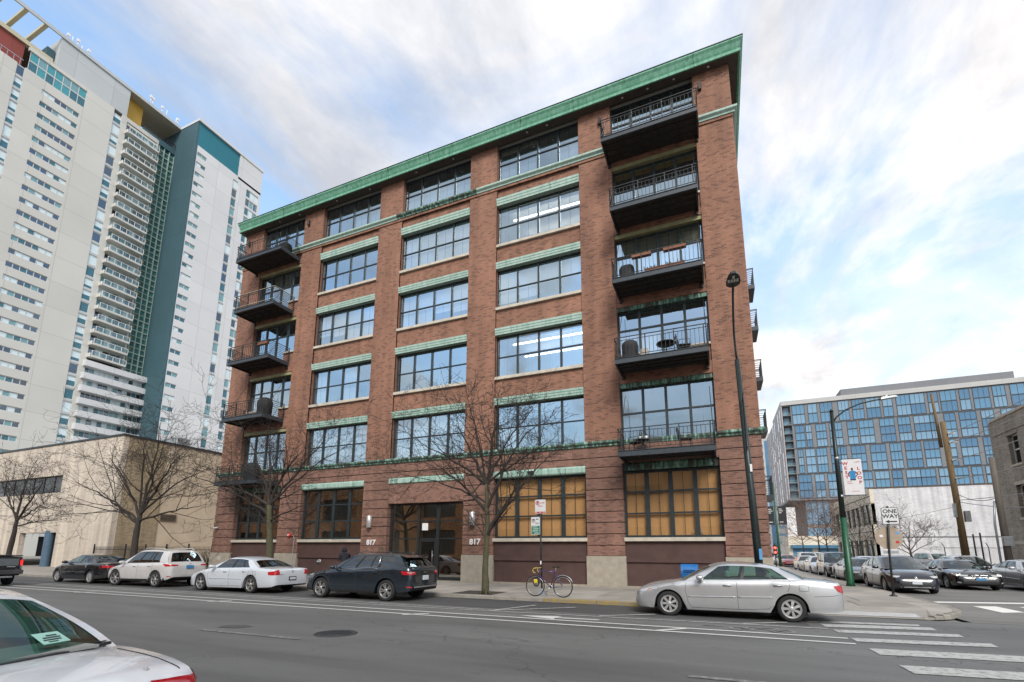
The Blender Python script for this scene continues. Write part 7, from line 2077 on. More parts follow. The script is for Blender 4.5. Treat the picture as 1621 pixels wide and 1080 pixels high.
gl_ = thing('green_lamp_post', 'street lamp post with green base, curved arm and white banner at the side street', 'lamp post', (5.3, 26.5, .12))
MB().tube([(5.3, 26.5, .1), (5.3, 26.5, .3), (5.3, 26.5, 3.2)], [.19, .15, .125], 14).build('base', POSTG, gl_)
MB().tube([(5.3, 26.5, 3.2), (5.33, 26.5, 8.3)], [.12, .08], 14).build('pole', POSTM, gl_)
MB().tube([(5.33, 26.5, 8.3), (5.33, 26.5, 8.42)], [.10, .03], 10).build('finial', POSTM, gl_)
MB().tube([(5.35, 26.5, 7.75), (5.5, 26.5, 8.0), (5.9, 26.5, 8.32), (6.5, 26.5, 8.56), (7.1, 26.5, 8.66), (7.4, 26.5, 8.68)], .035, 8).build('arm', POSTM, gl_)
MB().add([(7.3, 26.35, 8.64), (7.95, 26.38, 8.70), (7.95, 26.62, 8.70), (7.3, 26.65, 8.64), (7.35, 26.4, 8.76), (7.9, 26.42, 8.78), (7.9, 26.58, 8.78), (7.35, 26.6, 8.76)], [(0, 1, 2, 3), (7, 6, 5, 4), (0, 4, 5, 1), (1, 5, 6, 2), (2, 6, 7, 3), (3, 7, 4, 0)]).build('lamp_head', GALV, gl_)
MB().lathe([(.04, 8.77), (.05, 8.84), (.001, 8.86)], 'z', (7.55, 26.5, 0), 8).build('photocell', WHITEMETAL, gl_)
BANW = pm('white_banner', (.66, .65, .66), .7, var=.06)
bn = MB().box(5.50, 6.26, 26.49, 26.498, 4.25, 5.92).build('banner', BANW, gl_, normals=False)
for z in (5.95, 4.22): MB().tube([(5.33, 26.5, z), (6.3, 26.5, z)], .016, 6).build('banner_arm', POSTM, gl_)
for z in (6.0, 4.2): MB().lathe([(.10, -.06), (.115, -.04), (.115, .04), (.10, .06)], 'z', (5.32, 26.5, z), 12).build('collar', GALV, gl_)
BRED = pm('banner_red', (.42, .02, .03), .7)
for i, chh in enumerate('WEST'): put_text(chh, .2, (5.62 + i * .008, 26.486, 5.72 - i * .215), bn, BRED, 'letter', .001, .006, sx=1.1)
for i, chh in enumerate('LOOP'): put_text(chh, .2, (6.12 + i * .008, 26.486, 5.46 - i * .215), bn, BRED, 'letter', .001, .006, sx=1.1)
MB().tube([(5.98 + k * .02, 26.487, 5.76 + .03 * math.sin(k * 2.2) + k * .004) for k in range(12)], .006, 4).build('script_logo', BRED, bn)
SKIN = pm('print_skin', (.12, .06, .04), .8); BLUET = pm('print_blue', (.03, .22, .48), .8); PANTS = pm('print_dark', (.03, .03, .04), .8)
def flat(pts, m, z=26.487, nm='printed_figure'): return MB().poly([(x, z, y) for x, y in pts]).build(nm, m, bn, normals=False)
cx, cy = 5.87, 5.18
flat([(cx - .13, cy + .16), (cx - .05, cy + .2), (cx + .05, cy + .2), (cx + .14, cy + .15), (cx + .11, cy - .05), (cx + .11, cy - .2), (cx - .11, cy - .2), (cx - .10, cy - .05)], BLUET)
flat([(cx - .13, cy + .16), (cx - .19, cy + .02), (cx - .14, cy - .1), (cx - .10, cy - .06), (cx - .14, cy + .02), (cx - .09, cy + .12)], SKIN, 26.486)
flat([(cx + .14, cy + .15), (cx + .22, cy + .02), (cx + .13, cy - .12), (cx + .10, cy - .08), (cx + .17, cy + .02), (cx + .10, cy + .11)], SKIN, 26.486)
flat([(cx + .045 * math.cos(a * .524), cy + .27 + .07 * math.sin(a * .524)) for a in range(12)], SKIN, 26.486)
flat([(cx - .11, cy - .2), (cx + .11, cy - .2), (cx + .11, cy - .26), (cx - .11, cy - .26)], PANTS)
for (x0, x1, z) in ((5.62, 5.8, 4.86), (5.62, 5.84, 4.78), (5.78, 6.05, 4.40)): flat([(x0, z), (x1, z), (x1, z + .018), (x0, z + .018)], BRED, nm='small_print')
MB().box(5.29, 5.34, 26.37, 26.38, 1.25, 1.6).build('post_sticker', WHITEMETAL, gl_, normals=False)

l3 = thing('far_lamp_post', 'far dark green lamp post with two black banners at the loft side', 'lamp post', (5.75, 59.2, .12))
MB().tube([(5.75, 59.2, .1), (5.75, 59.2, 3), (5.7, 59.2, 9.2)], [.16, .13, .08], 10).build('pole', POSTG, l3)
for x0, x1 in ((4.95, 5.55), (5.95, 6.75)):
    b1 = MB().box(x0, x1, 59.18, 59.2, 4.6, 6.5).build('banner', BAN, l3, normals=False)
    for z, w_ in ((6.2, .3), (6.0, .4), (5.8, .25), (4.8, .35)): MB().box(x0 + .1, x0 + .1 + w_, 59.165, 59.179, z, z + .07).build('banner_print', WLET, b1, normals=False)
for z in (6.55, 4.55): MB().tube([(4.95, 59.2, z), (6.75, 59.2, z)], .03, 5).build('banner_arm', POSTM, l3)
ts_ = thing('traffic_signal', 'small red traffic signal far down the side street beside the green post', 'traffic light', (5.45, 59.9, .12))
MB().tube([(5.45, 60.2, .1), (5.45, 60.2, 2.6)], .06, 8).build('post', POSTM, ts_)
MB().bbox(5.28, 5.62, 60.0, 60.2, 1.3, 2.4, .03).build('housing', BLACKIRON, ts_, normals=False)
RL = emit('signal_red', (1, .03, .02), 6)
for z in (2.1, 1.6): MB().lathe([(.001, -.03), (.11, -.02), (.12, 0)], 'y', (5.45, 60.0, z), 12).build('red_lens', RL, ts_)

# ================================================================== signs
SIGNW = pm('sign_white', (.62, .63, .63), .45, var=.05); SIGNB = pm('sign_black', (.015, .015, .015), .5); SIGNR = pm('sign_red', (.5, .03, .04), .5); SIGNG = pm('sign_green', (.02, .18, .11), .5)
SIGNBACK = pm('sign_back', (.34, .27, .20), .6, var=.15)
def rrect(x0, x1, z0, z1, r, y0, y1):
    pts = []
    for cx_, cz_, a0 in ((x1 - r, z1 - r, 0), (x0 + r, z1 - r, 90), (x0 + r, z0 + r, 180), (x1 - r, z0 + r, 270)):
        for k in range(4): a = R(a0 + k * 30); pts.append((cx_ + r * math.cos(a), cz_ + r * math.sin(a)))
    return MB().prism(pts, 'y', y0, y1)
ow_ = thing('one_way_sign', 'white one way arrow sign on a dark post with a stop sign back', 'road sign', (5.42, 21.03, .12))
MB().tube([(5.42, 21.03, .1), (5.46, 21.03, 1.6), (5.58, 21.03, 3.25)], .035, 8).build('post', BLACKIRON, ow_)
MB().lathe([(.13, 0), (.13, .02), (.06, .05), (.05, .1)], 'z', (5.42, 21.03, .12), 10).build('post_foot', BLACKIRON, ow_)
pl = rrect(5.36, 5.86, 2.6, 3.2, .05, 20.985, 20.992).build('sign_plate', SIGNB, ow_)
rrect(5.378, 5.842, 2.618, 3.182, .04, 20.980, 20.9845).build('sign_face', SIGNW, ow_)
put_text('ONE', .19, (5.61, 20.976, 3.06), pl, SIGNB, 'lettering', .001, .004, sx=1.05)
put_text('WAY', .19, (5.61, 20.976, 2.885), pl, SIGNB, 'lettering', .001, .004, sx=1.05)
MB().poly([(x, 20.976, z) for x, z in ((5.45, 2.70), (5.57, 2.765), (5.565, 2.722), (5.79, 2.722), (5.79, 2.678), (5.565, 2.678), (5.57, 2.635))]).build('arrow', SIGNB, pl, normals=False)
oc = MB().prism([(5.52 + .42 * math.cos(R(22.5 + 45 * k)), 2.13 + .42 * math.sin(R(22.5 + 45 * k))) for k in range(8)], 'y', 21.075, 21.083).build('stop_sign', [SIGNBACK], ow_)
for x, z, m_ in ((5.78, 2.3, 'blue_sticker'), (5.75, 1.98, 'banner_red'), (5.3, 2.2, 'banner_white')): MB().box(x - .05, x + .05, 21.07, 21.0745, z - .04, z + .04).build('sticker', MATS[m_], oc, normals=False)
MB().box(5.3, 5.74, 21.05, 21.06, 1.58, 1.68).build('plaque', GALV, ow_, normals=False)

ps = thing('parking_sign_post', 'black post with two parking rule signs beside the locked bicycle', 'road sign', (-5.74, 15.97, .12))
MB().tube([(-5.74, 15.97, .1), (-5.8, 15.97, 3.4)], .032, 8).build('post', BLACKIRON, ps)
MB().add([(-5.9, 15.85, .12), (-5.56, 15.85, .12), (-5.56, 16.09, .12), (-5.9, 16.09, .12), (-5.78, 15.93, .34), (-5.70, 15.93, .34), (-5.70, 16.01, .34), (-5.78, 16.01, .34)], [(0, 1, 5, 4), (1, 2, 6, 5), (2, 3, 7, 6), (3, 0, 4, 7), (4, 5, 6, 7)]).build('post_foot', GALV, ps)
s1 = rrect(-5.97, -5.57, 2.91, 3.40, .03, 15.925, 15.932).build('sign_plate', SIGNW, ps)
def ringy(cx_, cz_, r0_, r1_, y, m_, par, n=18):
    mb = MB(); vs = []
    for k in range(n):
        a = 2 * math.pi * k / n; vs += [(cx_ + r0_ * math.cos(a), y, cz_ + r0_ * math.sin(a)), (cx_ + r1_ * math.cos(a), y, cz_ + r1_ * math.sin(a))]
    mb.add(vs, [(2 * k, 2 * k + 1, (2 * k + 3) % (2 * n), (2 * k + 2) % (2 * n)) for k in range(n)]); return mb.build('symbol_ring', m_, par, normals=False)
ringy(-5.87, 3.28, .055, .075, 15.922, SIGNR, s1); put_text('P', .12, (-5.87, 15.9215, 3.28), s1, SIGNB, 'letter', .0005, .003)
MB().poly([(x, 15.919, z) for x, z in ((-5.93, 3.335), (-5.92, 3.345), (-5.81, 3.225), (-5.82, 3.215))]).build('slash', SIGNR, s1, normals=False)
MB().poly([(x, 15.922, z) for x, z in ((-5.77, 3.29), (-5.66, 3.29), (-5.66, 3.305), (-5.61, 3.28), (-5.66, 3.255), (-5.66, 3.27), (-5.77, 3.27))]).build('arrow', SIGNR, s1, normals=False)
for z, x0, x1 in ((3.16, -5.86, -5.68), ): MB().box(x0, x1, 15.921, 15.9225, z, z + .022).build('small_print', SIGNR, s1, normals=False)
MB().box(-5.95, -5.59, 15.921, 15.9235, 2.925, 2.975).build('tow_strip', SIGNR, s1, normals=False)
for x0 in (-5.94, -5.79, -5.66): MB().box(x0, x0 + .04, 15.919, 15.9205, 2.94, 2.965).build('strip_print', SIGNW, s1, normals=False)
s2 = rrect(-6.12, -5.79, 2.17, 2.79, .03, 15.925, 15.932).build('sign_plate', SIGNW, ps)
rrect(-6.105, -5.80, 2.185, 2.48, .02, 15.9225, 15.9245).build('green_panel', SIGNG, s2)
ringy(-6.03, 2.66, .05, .065, 15.922, SIGNB, s2); put_text('P', .11, (-6.03, 15.9215, 2.66), s2, SIGNB, 'letter', .0005, .003)
MB().poly([(x, 15.921, z) for x, z in ((-5.95, 2.71), (-5.90, 2.735), (-5.90, 2.72), (-5.83, 2.72), (-5.83, 2.70), (-5.90, 2.70), (-5.90, 2.685))]).build('arrow', SIGNB, s2, normals=False)
MB().box(-5.96, -5.83, 15.921, 15.9225, 2.56, 2.58).build('small_print', SIGNB, s2, normals=False)
for z, x0, x1 in ((2.43, -6.07, -5.88), (2.36, -6.05, -5.84), (2.29, -6.07, -5.86), (2.215, -6.0, -5.84)): MB().box(x0, x1, 15.9195, 15.9215, z, z + .022).build('small_print', SIGNW, s2, normals=False)
MB().box(-5.79, -5.745, 15.935, 15.945, 1.15, 1.27).build('post_sticker', WHITEMETAL, ps, normals=False)

# ================================================================== bicycle locked to the post
bk = thing('bicycle', 'purple road bicycle with yellow bar tape locked to the sign post', 'bicycle', (-5.3, 15.42, .12), R(-3))
PURP = paintmat('purple_paint', (.06, .03, .14), .3, .3); YTAPE = pm('yellow_tape', (.55, .42, .10), .7)
def bw(xc, nm):
    w_ = bpy.data.objects.new('wheel', None); COL.objects.link(w_); w_.parent = bk; w_.location = (xc, 0, .34)
    MB().lathe([(.325 + .018 * math.cos(a * .785), .018 * math.sin(a * .785)) for a in range(8)], 'y', (0, 0, 0), 36, close=True).build('tyre', RUBBER, w_, local=True)
    MB().lathe([(.295, -.01), (.308, -.01), (.308, .01), (.295, .01)], 'y', (0, 0, 0), 36, close=True).build('rim', ALLOY, w_, local=True)
    sp = MB()
    for k in range(24):
        a = k * math.pi / 12; sp.tube([(0.02 * math.cos(a), (-1) ** k * .025, .02 * math.sin(a)), (.296 * math.cos(a + .2), 0, .296 * math.sin(a + .2))], .0012, 3, cap=False)
    sp.build('spokes', GALV, w_, local=True); MB().tube([(0, -.06, 0), (0, .06, 0)], .02, 8).build('hub', ALLOY, w_, local=True)
bw(-.49, 'f'); bw(.49, 'r')
fr = MB(); Hd = (-.33, 0, .83); Bb = (.06, 0, .30); St = (.22, 0, .80); Hl = (-.36, 0, .70)
fr.tube([Hd, St], .016, 8); fr.tube([Hl, Bb], .018, 8); fr.tube([Bb, St, (.24, 0, .86)], .015, 8); fr.tube([(-.315, 0, .88), Hl], .019, 8)
for y in (-.05, .05):
    fr.tube([(.49, y, .34), (.2, y * .3, .78)], .009, 6); fr.tube([(.49, y, .34), (.06, y * .6, .30)], .009, 6)
fr.build('frame', PURP, bk, local=True)
fk = MB()
for y in (-.05, .05): fk.tube([(-.365, y * .7, .68), (-.42, y, .48), (-.49, y, .34)], [.012, .011, .008], 6)
fk.build('fork', PURP, bk, local=True)
MB().tube([(.24, 0, .85), (.255, 0, .95)], .012, 6).build('seat_post', ALLOY, bk, local=True)
sd = MB(); sd.add([(.12, 0, .97), (.2, -.03, .975), (.36, -.075, .985), (.4, -.06, .99), (.4, .06, .99), (.36, .075, .985), (.2, .03, .975), (.14, 0, .94), (.36, -.05, .95), (.36, .05, .95)], [(0, 1, 2, 3, 4, 5, 6), (7, 8, 2, 1, 0), (7, 0, 6, 5, 9), (8, 9, 5, 4, 3, 2), (7, 9, 8)]); sd.build('saddle', TRIM, bk, local=True)
hb_ = MB()
for y in (-.2, .2):
    hb_.tube([(-.36, 0, .92), (-.36, y, .93), (-.45, y, .92), (-.50, y, .86), (-.47, y, .79), (-.40, y, .77)], .014, 7)
hb_.build('handlebar', YTAPE, bk, local=True)
MB().tube([(-.32, 0, .86), (-.36, 0, .93)], .013, 6).build('stem', TRIM, bk, local=True)
ck = MB().lathe([(.07, -.055), (.09, -.055), (.09, -.05), (.07, -.05)], 'y', (.06, 0, .30), 20, close=True)
ck.tube([(.06, -.065, .30), (-.05, -.065, .17)], .01, 6); ck.tube([(.06, .065, .30), (.17, .065, .43)], .01, 6); ck.box(-.1, 0.0, -.13, -.07, .155, .18)
ck.build('crankset', ALLOY, bk, local=True)
fd_ = MB(); pts = []
for k in range(9): a = R(20 + k * 14); pts.append((.49 + .365 * math.cos(a), 0, .34 + .365 * math.sin(a)))
fd_.tube(pts, .016, 5); fd_.build('mudguard', GALV, bk, local=True)
lk = MB(); pts = [(-.42 + .10 * math.cos(2 * math.pi * k / 14), -.06 + .05 * math.sin(2 * math.pi * k / 14) * .5, .48 + .14 * math.sin(2 * math.pi * k / 14)) for k in range(15)]
lk.tube(pts, .024, 6, cap=False); lk.build('lock', TRIM, bk, local=True)
MB().bbox(-.52, -.38, -.10, -.05, .44, .56, .03).build('lock_tag', pm('yellow_tag', (.6, .5, .03), .5), bk, local=True, normals=False)

# ================================================================== post box
mbx = thing('blue_post_box', 'blue metal collection box behind the silver saloon bonnet', 'post box', (-.9, 15.6, .12))
PB = pm('post_blue', (.012, .13, .38), .4, var=.15)
MB().bbox(-1.14, -.66, 15.4, 15.85, .28, .95, .02).build('body', PB, mbx, normals=False)
pts = [(15.4, .95)] + [(15.625 - .225 * math.cos(R(a)), .97 + .27 * math.sin(R(a))) for a in range(0, 181, 15)] + [(15.85, .95)]
MB().prism(pts, 'x', -1.14, -.66).build('hood', PB, mbx)
MB().box(-1.06, -.74, 15.385, 15.41, 1.0, 1.08).build('chute', pm('post_blue_dark', (.01, .07, .2), .4), mbx, normals=False)
for x in (-1.1, -.74):
    for y in (15.43, 15.78): MB().box(x, x + .04, y, y + .04, .1, .28).build('leg', PB, mbx, normals=False)

# ================================================================== utility poles, wires, lot fence
WOOD = pm('pole_wood', (.17, .115, .055), .85, var=.25, scale=6, stretch=(6, 6, .4)); WOODG = pm('grey_pole_wood', (.15, .13, .11), .85, var=.25, scale=6, stretch=(6, 6, .4))
up1 = thing('leaning_utility_pole', 'tall brown timber utility pole in front of the white wall', 'utility pole', (14.4, 40, .1))
MB().tube([(14.4, 40, .0), (14.25, 40, 10.3)], [.20, .15], 12).build('pole', WOOD, up1)
MB().tube([(14.05, 40.2, 8.6), (13.95, 40.2, 12.4)], [.10, .08], 8).build('extension', WOOD, up1)
for z in (6.4, 7.6, 8.8, 9.4): MB().box(14.35, 14.75, 39.8, 40.0, z, z + .1).build('crossarm', GALV, up1, normals=False)
MB().bbox(14.55, 14.85, 39.75, 40.0, 3.6, 4.3, .03).build('transformer_box', GALV, up1, normals=False)
MB().box(14.05, 14.2, 39.8, 40.0, 3.9, 4.8).build('meter_box', GALV, up1, normals=False)
up2 = thing('grey_utility_pole', 'shorter grey timber utility pole beside the grey brick building', 'utility pole', (13.95, 34, .1))
MB().tube([(13.95, 34, 0), (13.95, 34, 6.8)], [.17, .13], 12).build('pole', WOODG, up2)
MB().tube([(13.6, 34, 0), (13.62, 34, 3.2), (13.75, 34, 4.4)], .05, 6).build('conduit', GALV, up2)
MB().bbox(13.75, 14.2, 33.75, 33.95, 2.0, 2.5, .03).build('junction_box', GALV, up2, normals=False)
WIRE = pm('cable', (.35, .34, .33), .5, metal=.4); WIRED = pm('dark_cable', (.04, .04, .04), .6)
def wire(name, label, a, b_, sag, r_, m_):
    pts = [Vector(a).lerp(Vector(b_), k / 14) - Vector((0, 0, sag * 4 * (k / 14) * (1 - k / 14))) for k in range(15)]
    tag(MB().tube(pts, r_, 5).build(name, m_), label, 'cable', 'overhead cables')
for i, (za, zb_, m_, lb) in enumerate(((9.4, 11.4, WIRE, 'highest pale overhead cable right of the brown timber pole'), (8.8, 10.2, WIRE, 'second pale overhead cable from the brown timber pole'), (7.6, 9.0, WIRE, 'third pale overhead cable crossing before the blue windows'), (6.4, 6.9, WIRE, 'pale overhead cable along the top of the white wall'), (5.0, 5.4, WIRE, 'thick pale overhead cable across the white wall'))):
    wire('overhead_cable', lb, (14.4, 39.9, za), (17.6, 22.5, zb_), .35, .022, m_)
wire('overhead_cable', 'dark sagging cable between the two timber poles', (14.4, 39.9, 5.4), (13.95, 34, 4.6), .3, .018, WIRED)
wire('overhead_cable', 'pale drooping service cable leaving the grey timber pole', (14.4, 39.9, 4.9), (15.2, 26, 4.0), .5, .022, WIRE)
wire('overhead_cable', 'thin dark cable running left across the white wall', (14.3, 40, 4.6), (14.0, 75, 4.9), .2, .012, WIRED)
lf = thing('lot_fence', 'chain link fence with steel posts round the parking lot by the white wall', 'fence', (20, 50, 0))
for x in (17.0, 18.4, 19.8, 21.2, 22.6, 24.0, 25.6):
    MB().tube([(x, 51, 0), (x, 51, 2.1), (x - .2, 50.8, 2.45)], .035, 6).build('fence_post', GALV, lf)
MB().tube([(17.0, 51, 2.05), (26, 51, 2.05)], .025, 6).build('top_rail', GALV, lf)
mesh_ = MB()
x = 17.0
while x < 25.6:
    mesh_.tube([(x, 51, .05), (x + 2.0, 51, 2.05)], .004, 3, cap=False); mesh_.tube([(x, 51, 2.05), (x + 2.0, 51, .05)], .004, 3, cap=False); x += .12
mo = mesh_.build('wire_mesh', GALV, lf, normals=False); mo['kind'] = 'stuff'
for i, (x, y, h) in enumerate(((15.6, 44, 3.3), (17.1, 46, 3.0), (17.5, 46, 3.1))):
    o_ = MB().tube([(x, y, 0), (x, y, h)], .05, 6).build('steel_bollard_post', BLACKIRON)
    tag(o_, ['black steel post left of the lot entrance', 'thin black steel post at the lot entrance, left of a pair', 'thin black steel post at the lot entrance, right of a pair'][i], 'post', 'steel posts at the lot')

# ================================================================== balcony furniture
GRILLC = pm('grill_cover', (.02, .02, .022), .75, var=.2, bump=.3, bscale=12)
def covered_grill(x, y, z, lb, w_=.62, h=1.0):
    mb = MB(); vs = []
    prof = [(0, 1.0), (.35, 1.02), (.72, .98), (.92, .80), (1.0, .66)]
    for zz, k in ((0, .92), (.35, .95), (.72, 1.0), (.88, .86), (.98, .5), (1.0, .15)):
        for q in range(14):
            a = 2 * math.pi * q / 14; c_, s_ = math.cos(a), math.sin(a)
            sq = (abs(c_) ** 4 + abs(s_) ** 4) ** -.25
            vs.append((x + w_ * k * c_ * sq * .95, y + .32 * k * s_ * sq, z + h * zz))
    mb.add(vs, [(i * 14 + j, i * 14 + (j + 1) % 14, (i + 1) * 14 + (j + 1) % 14, (i + 1) * 14 + j) for i in range(5) for j in range(14)] + [tuple(range(70, 84))], 0, True)
    tag(mb.build('covered_grill', GRILLC), lb, 'grill', 'things on the balconies')
covered_grill(-3.0, F - .9, SLABTOP[3] + .01, 'black covered grill on the third floor right balcony', .36, .95)
covered_grill(-3.0, F - .9, SLABTOP[4] + .01, 'black covered grill on the fourth floor right balcony', .34, .8)
covered_grill(-24.85, F - .85, SLABTOP[3] + .01, 'black covered grill on the third floor left balcony', .5, 1.15)
covered_grill(-25.4, F - .85, SLABTOP[2] + .01, 'dark covered grill on the second floor left balcony', .55, 1.1)
covered_grill(-24.6, F - .7, SLABTOP[6] + .01, 'black covered box on the top left balcony', .42, .75)
def chair(x, y, z, rz, lb):
    t = thing('balcony_chair', lb, 'chair', (x, y, z), rz, 'balcony chairs')
    for dx_ in (-.22, .22):
        for dy_ in (-.2, .2): MB().tube([(dx_, dy_, 0), (dx_ * .95, dy_ * .95, .44)], .014, 6).build('leg', BLACKIRON, t, local=True)
        MB().tube([(dx_, .2, .42), (dx_ * 1.05, .2, .64), (dx_ * 1.05, -.2, .64), (dx_, -.24, .44)], .013, 6).build('arm', BLACKIRON, t, local=True)
    MB().bbox(-.24, .24, -.24, .24, .42, .45, .02).build('seat', BLACKIRON, t, local=True, normals=False)
    bk_ = MB()
    for q in range(6): bk_.tube([(-.2 + q * .08, -.23, .45), (-.2 + q * .08, -.33, .88)], .008, 5)
    bk_.tube([(-.22, -.23, .45), (-.22, -.33, .9), (.22, -.33, .9), (.22, -.23, .45)], .014, 6)
    bk_.build('backrest', BLACKIRON, t, local=True)
def table(x, y, z, lb, r_=.35, h=.7):
    t = thing('balcony_table', lb, 'table', (x, y, z), 0, 'balcony tables')
    MB().lathe([(.001, h - .03), (r_, h - .03), (r_, h), (.001, h)], 'z', (0, 0, 0), 20).build('tabletop', BLACKIRON, t, local=True)
    MB().tube([(0, 0, 0), (0, 0, h - .03)], .025, 8).build('leg', BLACKIRON, t, local=True); MB().lathe([(.2, 0), (.2, .02), (.03, .04)], 'z', (0, 0, 0), 12).build('base', BLACKIRON, t, local=True)
z2 = SLABTOP[2] + .005
chair(-2.95, F - .75, z2, R(70), 'black metal chair at the left of the second floor right balcony')
chair(-1.0, F - .7, z2, R(-80), 'black metal chair at the right of the second floor right balcony')
table(-2.7, F - .4, z2, 'small dark table with white pots on the second floor right balcony', .3, .62)
for i, dx_ in enumerate((-.1, .12)):
    pt_ = thing('potted_plant', ['small white pot with green plant, left of the pair', 'small white pot with green plant, right of the pair'][i] + ' on the second floor balcony', 'plant', (-2.7 + dx_, F - .45, z2 + .63), 0, 'pots on the balcony table')
    MB().lathe([(.001, 0), (.06, 0), (.08, .13), (.07, .13)], 'z', (0, 0, 0), 14).build('pot', WHITEMETAL, pt_, local=True)
    lv = MB(); rn = random.Random(i)
    for k in range(26):
        a = rn.uniform(0, 6.28); l_ = rn.uniform(.05, .12); p0 = Vector((rn.uniform(-.04, .04), rn.uniform(-.04, .04), .13)); p1 = p0 + Vector((math.cos(a) * l_ * .6, math.sin(a) * l_ * .6, l_)); s_ = Vector((-math.sin(a), math.cos(a), 0)) * .015
        lv.add([p0, (p0 + p1) / 2 + s_, p1, (p0 + p1) / 2 - s_], [(0, 1, 2, 3)])
    lv.build('leaves', pm('leaf_green', (.05, .12, .03), .6) if 'leaf_green' not in MATS else MATS['leaf_green'], pt_, local=True, normals=False)
z3 = SLABTOP[3] + .005
table(-1.55, F - .7, z3, 'dark table in the middle of the third floor right balcony', .4, .68)
chair(-.85, F - .7, z3, R(-80), 'black metal chair on the third floor right balcony')
MB_ = MB().bbox(-2.55, -2.25, F - 1.15, F - .85, z3, z3 + .42, .02).build('planter_box', pm('pale_planter', (.5, .46, .38), .8)); tag(MB_, 'pale square planter beside the grill on the third floor right balcony', 'planter')
rn = random.Random(77)
GREENL = MATS['leaf_green']
def planter(x0, x1, y, z, lb):
    t = thing('railing_planter', lb, 'planter', ((x0 + x1) / 2, y, z), 0, 'railing planters')
    w_ = (x1 - x0) / 2
    MB().box(-w_, w_, -.09, .09, -.16, 0).build('trough', pm('terracotta', (.24, .09, .05), .8) if 'terracotta' not in MATS else MATS['terracotta'], t, local=True, normals=False)
    lv = MB()
    for k in range(int(90 * (x1 - x0))):
        a = rn.uniform(0, 6.28); l_ = rn.uniform(.06, .2); p0 = Vector((rn.uniform(-w_, w_), rn.uniform(-.08, .08), -.02)); p1 = p0 + Vector((math.cos(a) * l_ * .7, math.sin(a) * l_ * .7, rn.uniform(-.1, .16))); s_ = Vector((-math.sin(a), math.cos(a), .3)) * .018
        lv.add([p0, (p0 + p1) / 2 + s_, p1, (p0 + p1) / 2 - s_], [(0, 1, 2, 3)])
    lv.build('leaves', GREENL, t, local=True, normals=False)
planter(-2.7, -1.9, F - 1.42, SLABTOP[4] + .92, 'left railing planter with trailing leaves on the fourth floor right balcony')
planter(-1.4, -.5, F - 1.42, SLABTOP[4] + .92, 'right railing planter with trailing leaves on the fourth floor right balcony')
planter(-2.2, -.6, F - 1.3, SLABTOP[4] + .2, 'low planter with dry leaves on the fourth floor right balcony floor')
planter(-25.2, -24.4, F - 1.42, SLABTOP[4] + .86, 'red railing planter on the fourth floor left balcony')
# string of lights on the fifth floor left balcony
sl2 = MB(); zt = SLABTOP[5]
for zz in (zt + .93, zt + .12):
    for k in range(44): sl2.box(-27.7 + k * .08 - .012, -27.7 + k * .08 + .012, F - 1.53, F - 1.51, zz - .012, zz + .012)
    for k in range(18): sl2.box(-24.17, -24.15, F - 1.5 + k * .08 - .012, F - 1.5 + k * .08 + .012, zz - .012, zz + .012)
o_ = sl2.build('string_lights', pm('pale_bulbs', (.75, .70, .55), .4), normals=False); tag(o_, 'string of small pale bulbs round the fifth floor left balcony railing', 'string lights')

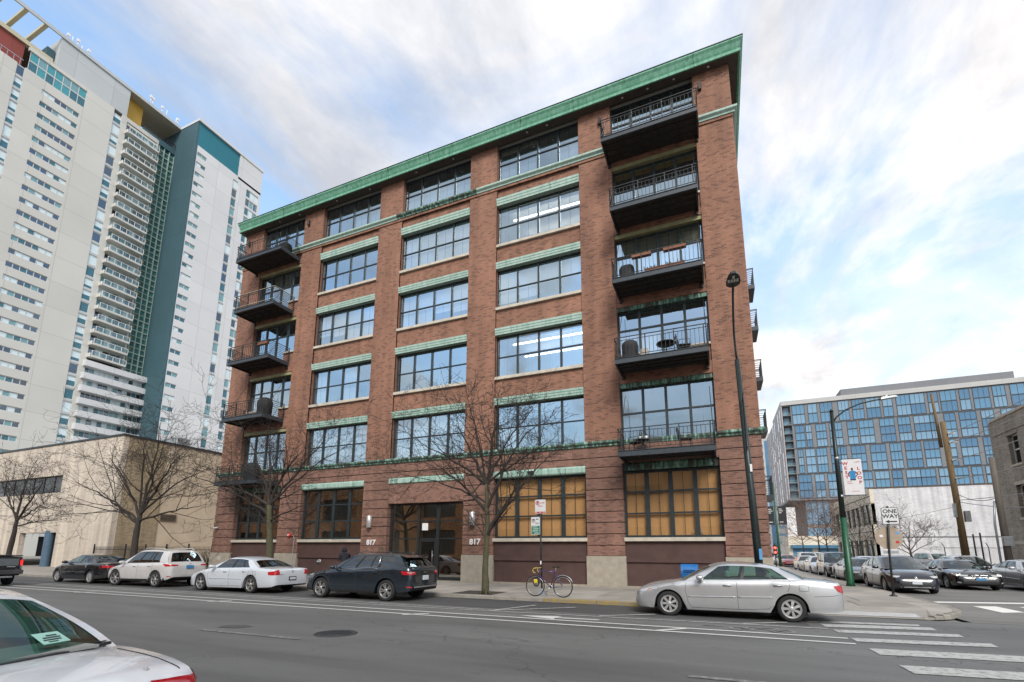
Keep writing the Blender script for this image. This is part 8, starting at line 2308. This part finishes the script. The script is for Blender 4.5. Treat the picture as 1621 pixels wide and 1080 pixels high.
# ================================================================== person
def person(loc, rz, label):
    t = bpy.data.meshes.new('body'); vs = []; es = []; rs = []
    def add(p, r_, par=None):
        vs.append(p); rs.append(r_)
        if par is not None: es.append((par, len(vs) - 1))
        return len(vs) - 1
    pel = add((0, 0, .88), (.16, .12)); wst = add((.02, 0, 1.03), (.15, .11), pel); ch = add((.06, 0, 1.22), (.18, .125), wst); nk = add((.10, 0, 1.36), (.075, .07), ch)
    hd0 = add((.14, 0, 1.43), (.085, .09), nk); hd1 = add((.17, 0, 1.50), (.095, .10), hd0); add((.17, 0, 1.555), (.06, .065), hd1)
    for sg in (1, -1):
        hp = add((0, sg * .09, .82), (.10, .10), pel); kn = add((.03 + .04 * sg, sg * .10, .46), (.065, .065), hp); an = add((-.03 + .06 * sg, sg * .10, .09), (.045, .045), kn); add((.10 + .06 * sg, sg * .11, .045), (.045, .035), an)
        shd = add((.06, sg * .18, 1.27), (.075, .075), ch); el = add((.10, sg * .25, 1.03), (.055, .055), shd); wr = add((.28, sg * .16, 1.12), (.04, .04), el); hnd = add((.34, sg * .12, 1.17), (.038, .022), wr)
        for q in range(4): k1 = add((.385, sg * .12 + (q - 1.5) * .019, 1.20 - .004 * q), (.0095, .0095), hnd); add((.40, sg * .115 + (q - 1.5) * .017, 1.235), (.008, .008), k1)
        th_ = add((.345, sg * .085, 1.20), (.010, .010), hnd); add((.37, sg * .07, 1.22), (.009, .009), th_)
    t.from_pydata(vs, es, [])
    ob = bpy.data.objects.new('tmp_person', t); COL.objects.link(ob)
    ob.modifiers.new('skin', 'SKIN'); sub = ob.modifiers.new('sub', 'SUBSURF'); sub.levels = 2; sub.render_levels = 2
    for i, sv in enumerate(t.skin_vertices[0].data): sv.radius = rs[i]
    t.skin_vertices[0].data[0].use_root = True
    dg = bpy.context.evaluated_depsgraph_get(); me = bpy.data.meshes.new_from_object(ob.evaluated_get(dg)); bpy.data.objects.remove(ob, do_unlink=True)
    DK = pm('dark_jacket', (.008, .009, .018), .85, var=.2); JN = pm('dark_jeans', (.02, .025, .04), .85, var=.2); SK = pm('skin', (.35, .2, .14), .6)
    for m_ in (DK, JN, SK): me.materials.append(m_)
    for p in me.polygons:
        c_ = p.center; p.use_smooth = True
        p.material_index = 1 if c_.z < .86 else (2 if (c_.x > .30 and c_.z < 1.3) or (c_.x > .235 and 1.42 < c_.z < 1.53) else 0)
    root = thing('person', label, 'person', loc, rz)
    link('body', me, root, local=True)
    hood = MB(); n1, n2 = 10, 14; vs2 = []
    for i in range(n1 + 1):
        th = R(8 + i * 13)
        for j in range(n2): ph = 2 * math.pi * j / n2; vs2.append((.145 + .125 * math.cos(th) * -1 * -1 * (-1), .125 * math.sin(th) * math.cos(ph), 1.475 + .125 * math.sin(th) * math.sin(ph)))
    hood.add(vs2, [(i * n2 + j, i * n2 + (j + 1) % n2, (i + 1) * n2 + (j + 1) % n2, (i + 1) * n2 + j) for i in range(n1) for j in range(n2)] + [tuple(range(n2))], 0, True)
    hood.build('hood', DK, root, local=True)
    fc = MB()
    for sg in (1, -1): fc.lathe([(.001, -.008), (.008, -.006), (.012, 0)], 'x', (.268, sg * .033, 1.497), 8)
    fc.build('eyes', TRIM, root, local=True)
    MB().add([(.262, 0, 1.50), (.262, -.014, 1.462), (.262, .014, 1.462), (.288, 0, 1.465)], [(0, 1, 3), (0, 3, 2), (1, 2, 3)]).build('nose', SK, root, local=True)
    MB().box(.255, .266, -.022, .022, 1.438, 1.444).build('mouth', pm('lips', (.28, .1, .08), .6), root, local=True, normals=False)
person((-15.7, 17.3, .12), R(150), 'person in a dark hooded jacket standing behind the charcoal crossover')
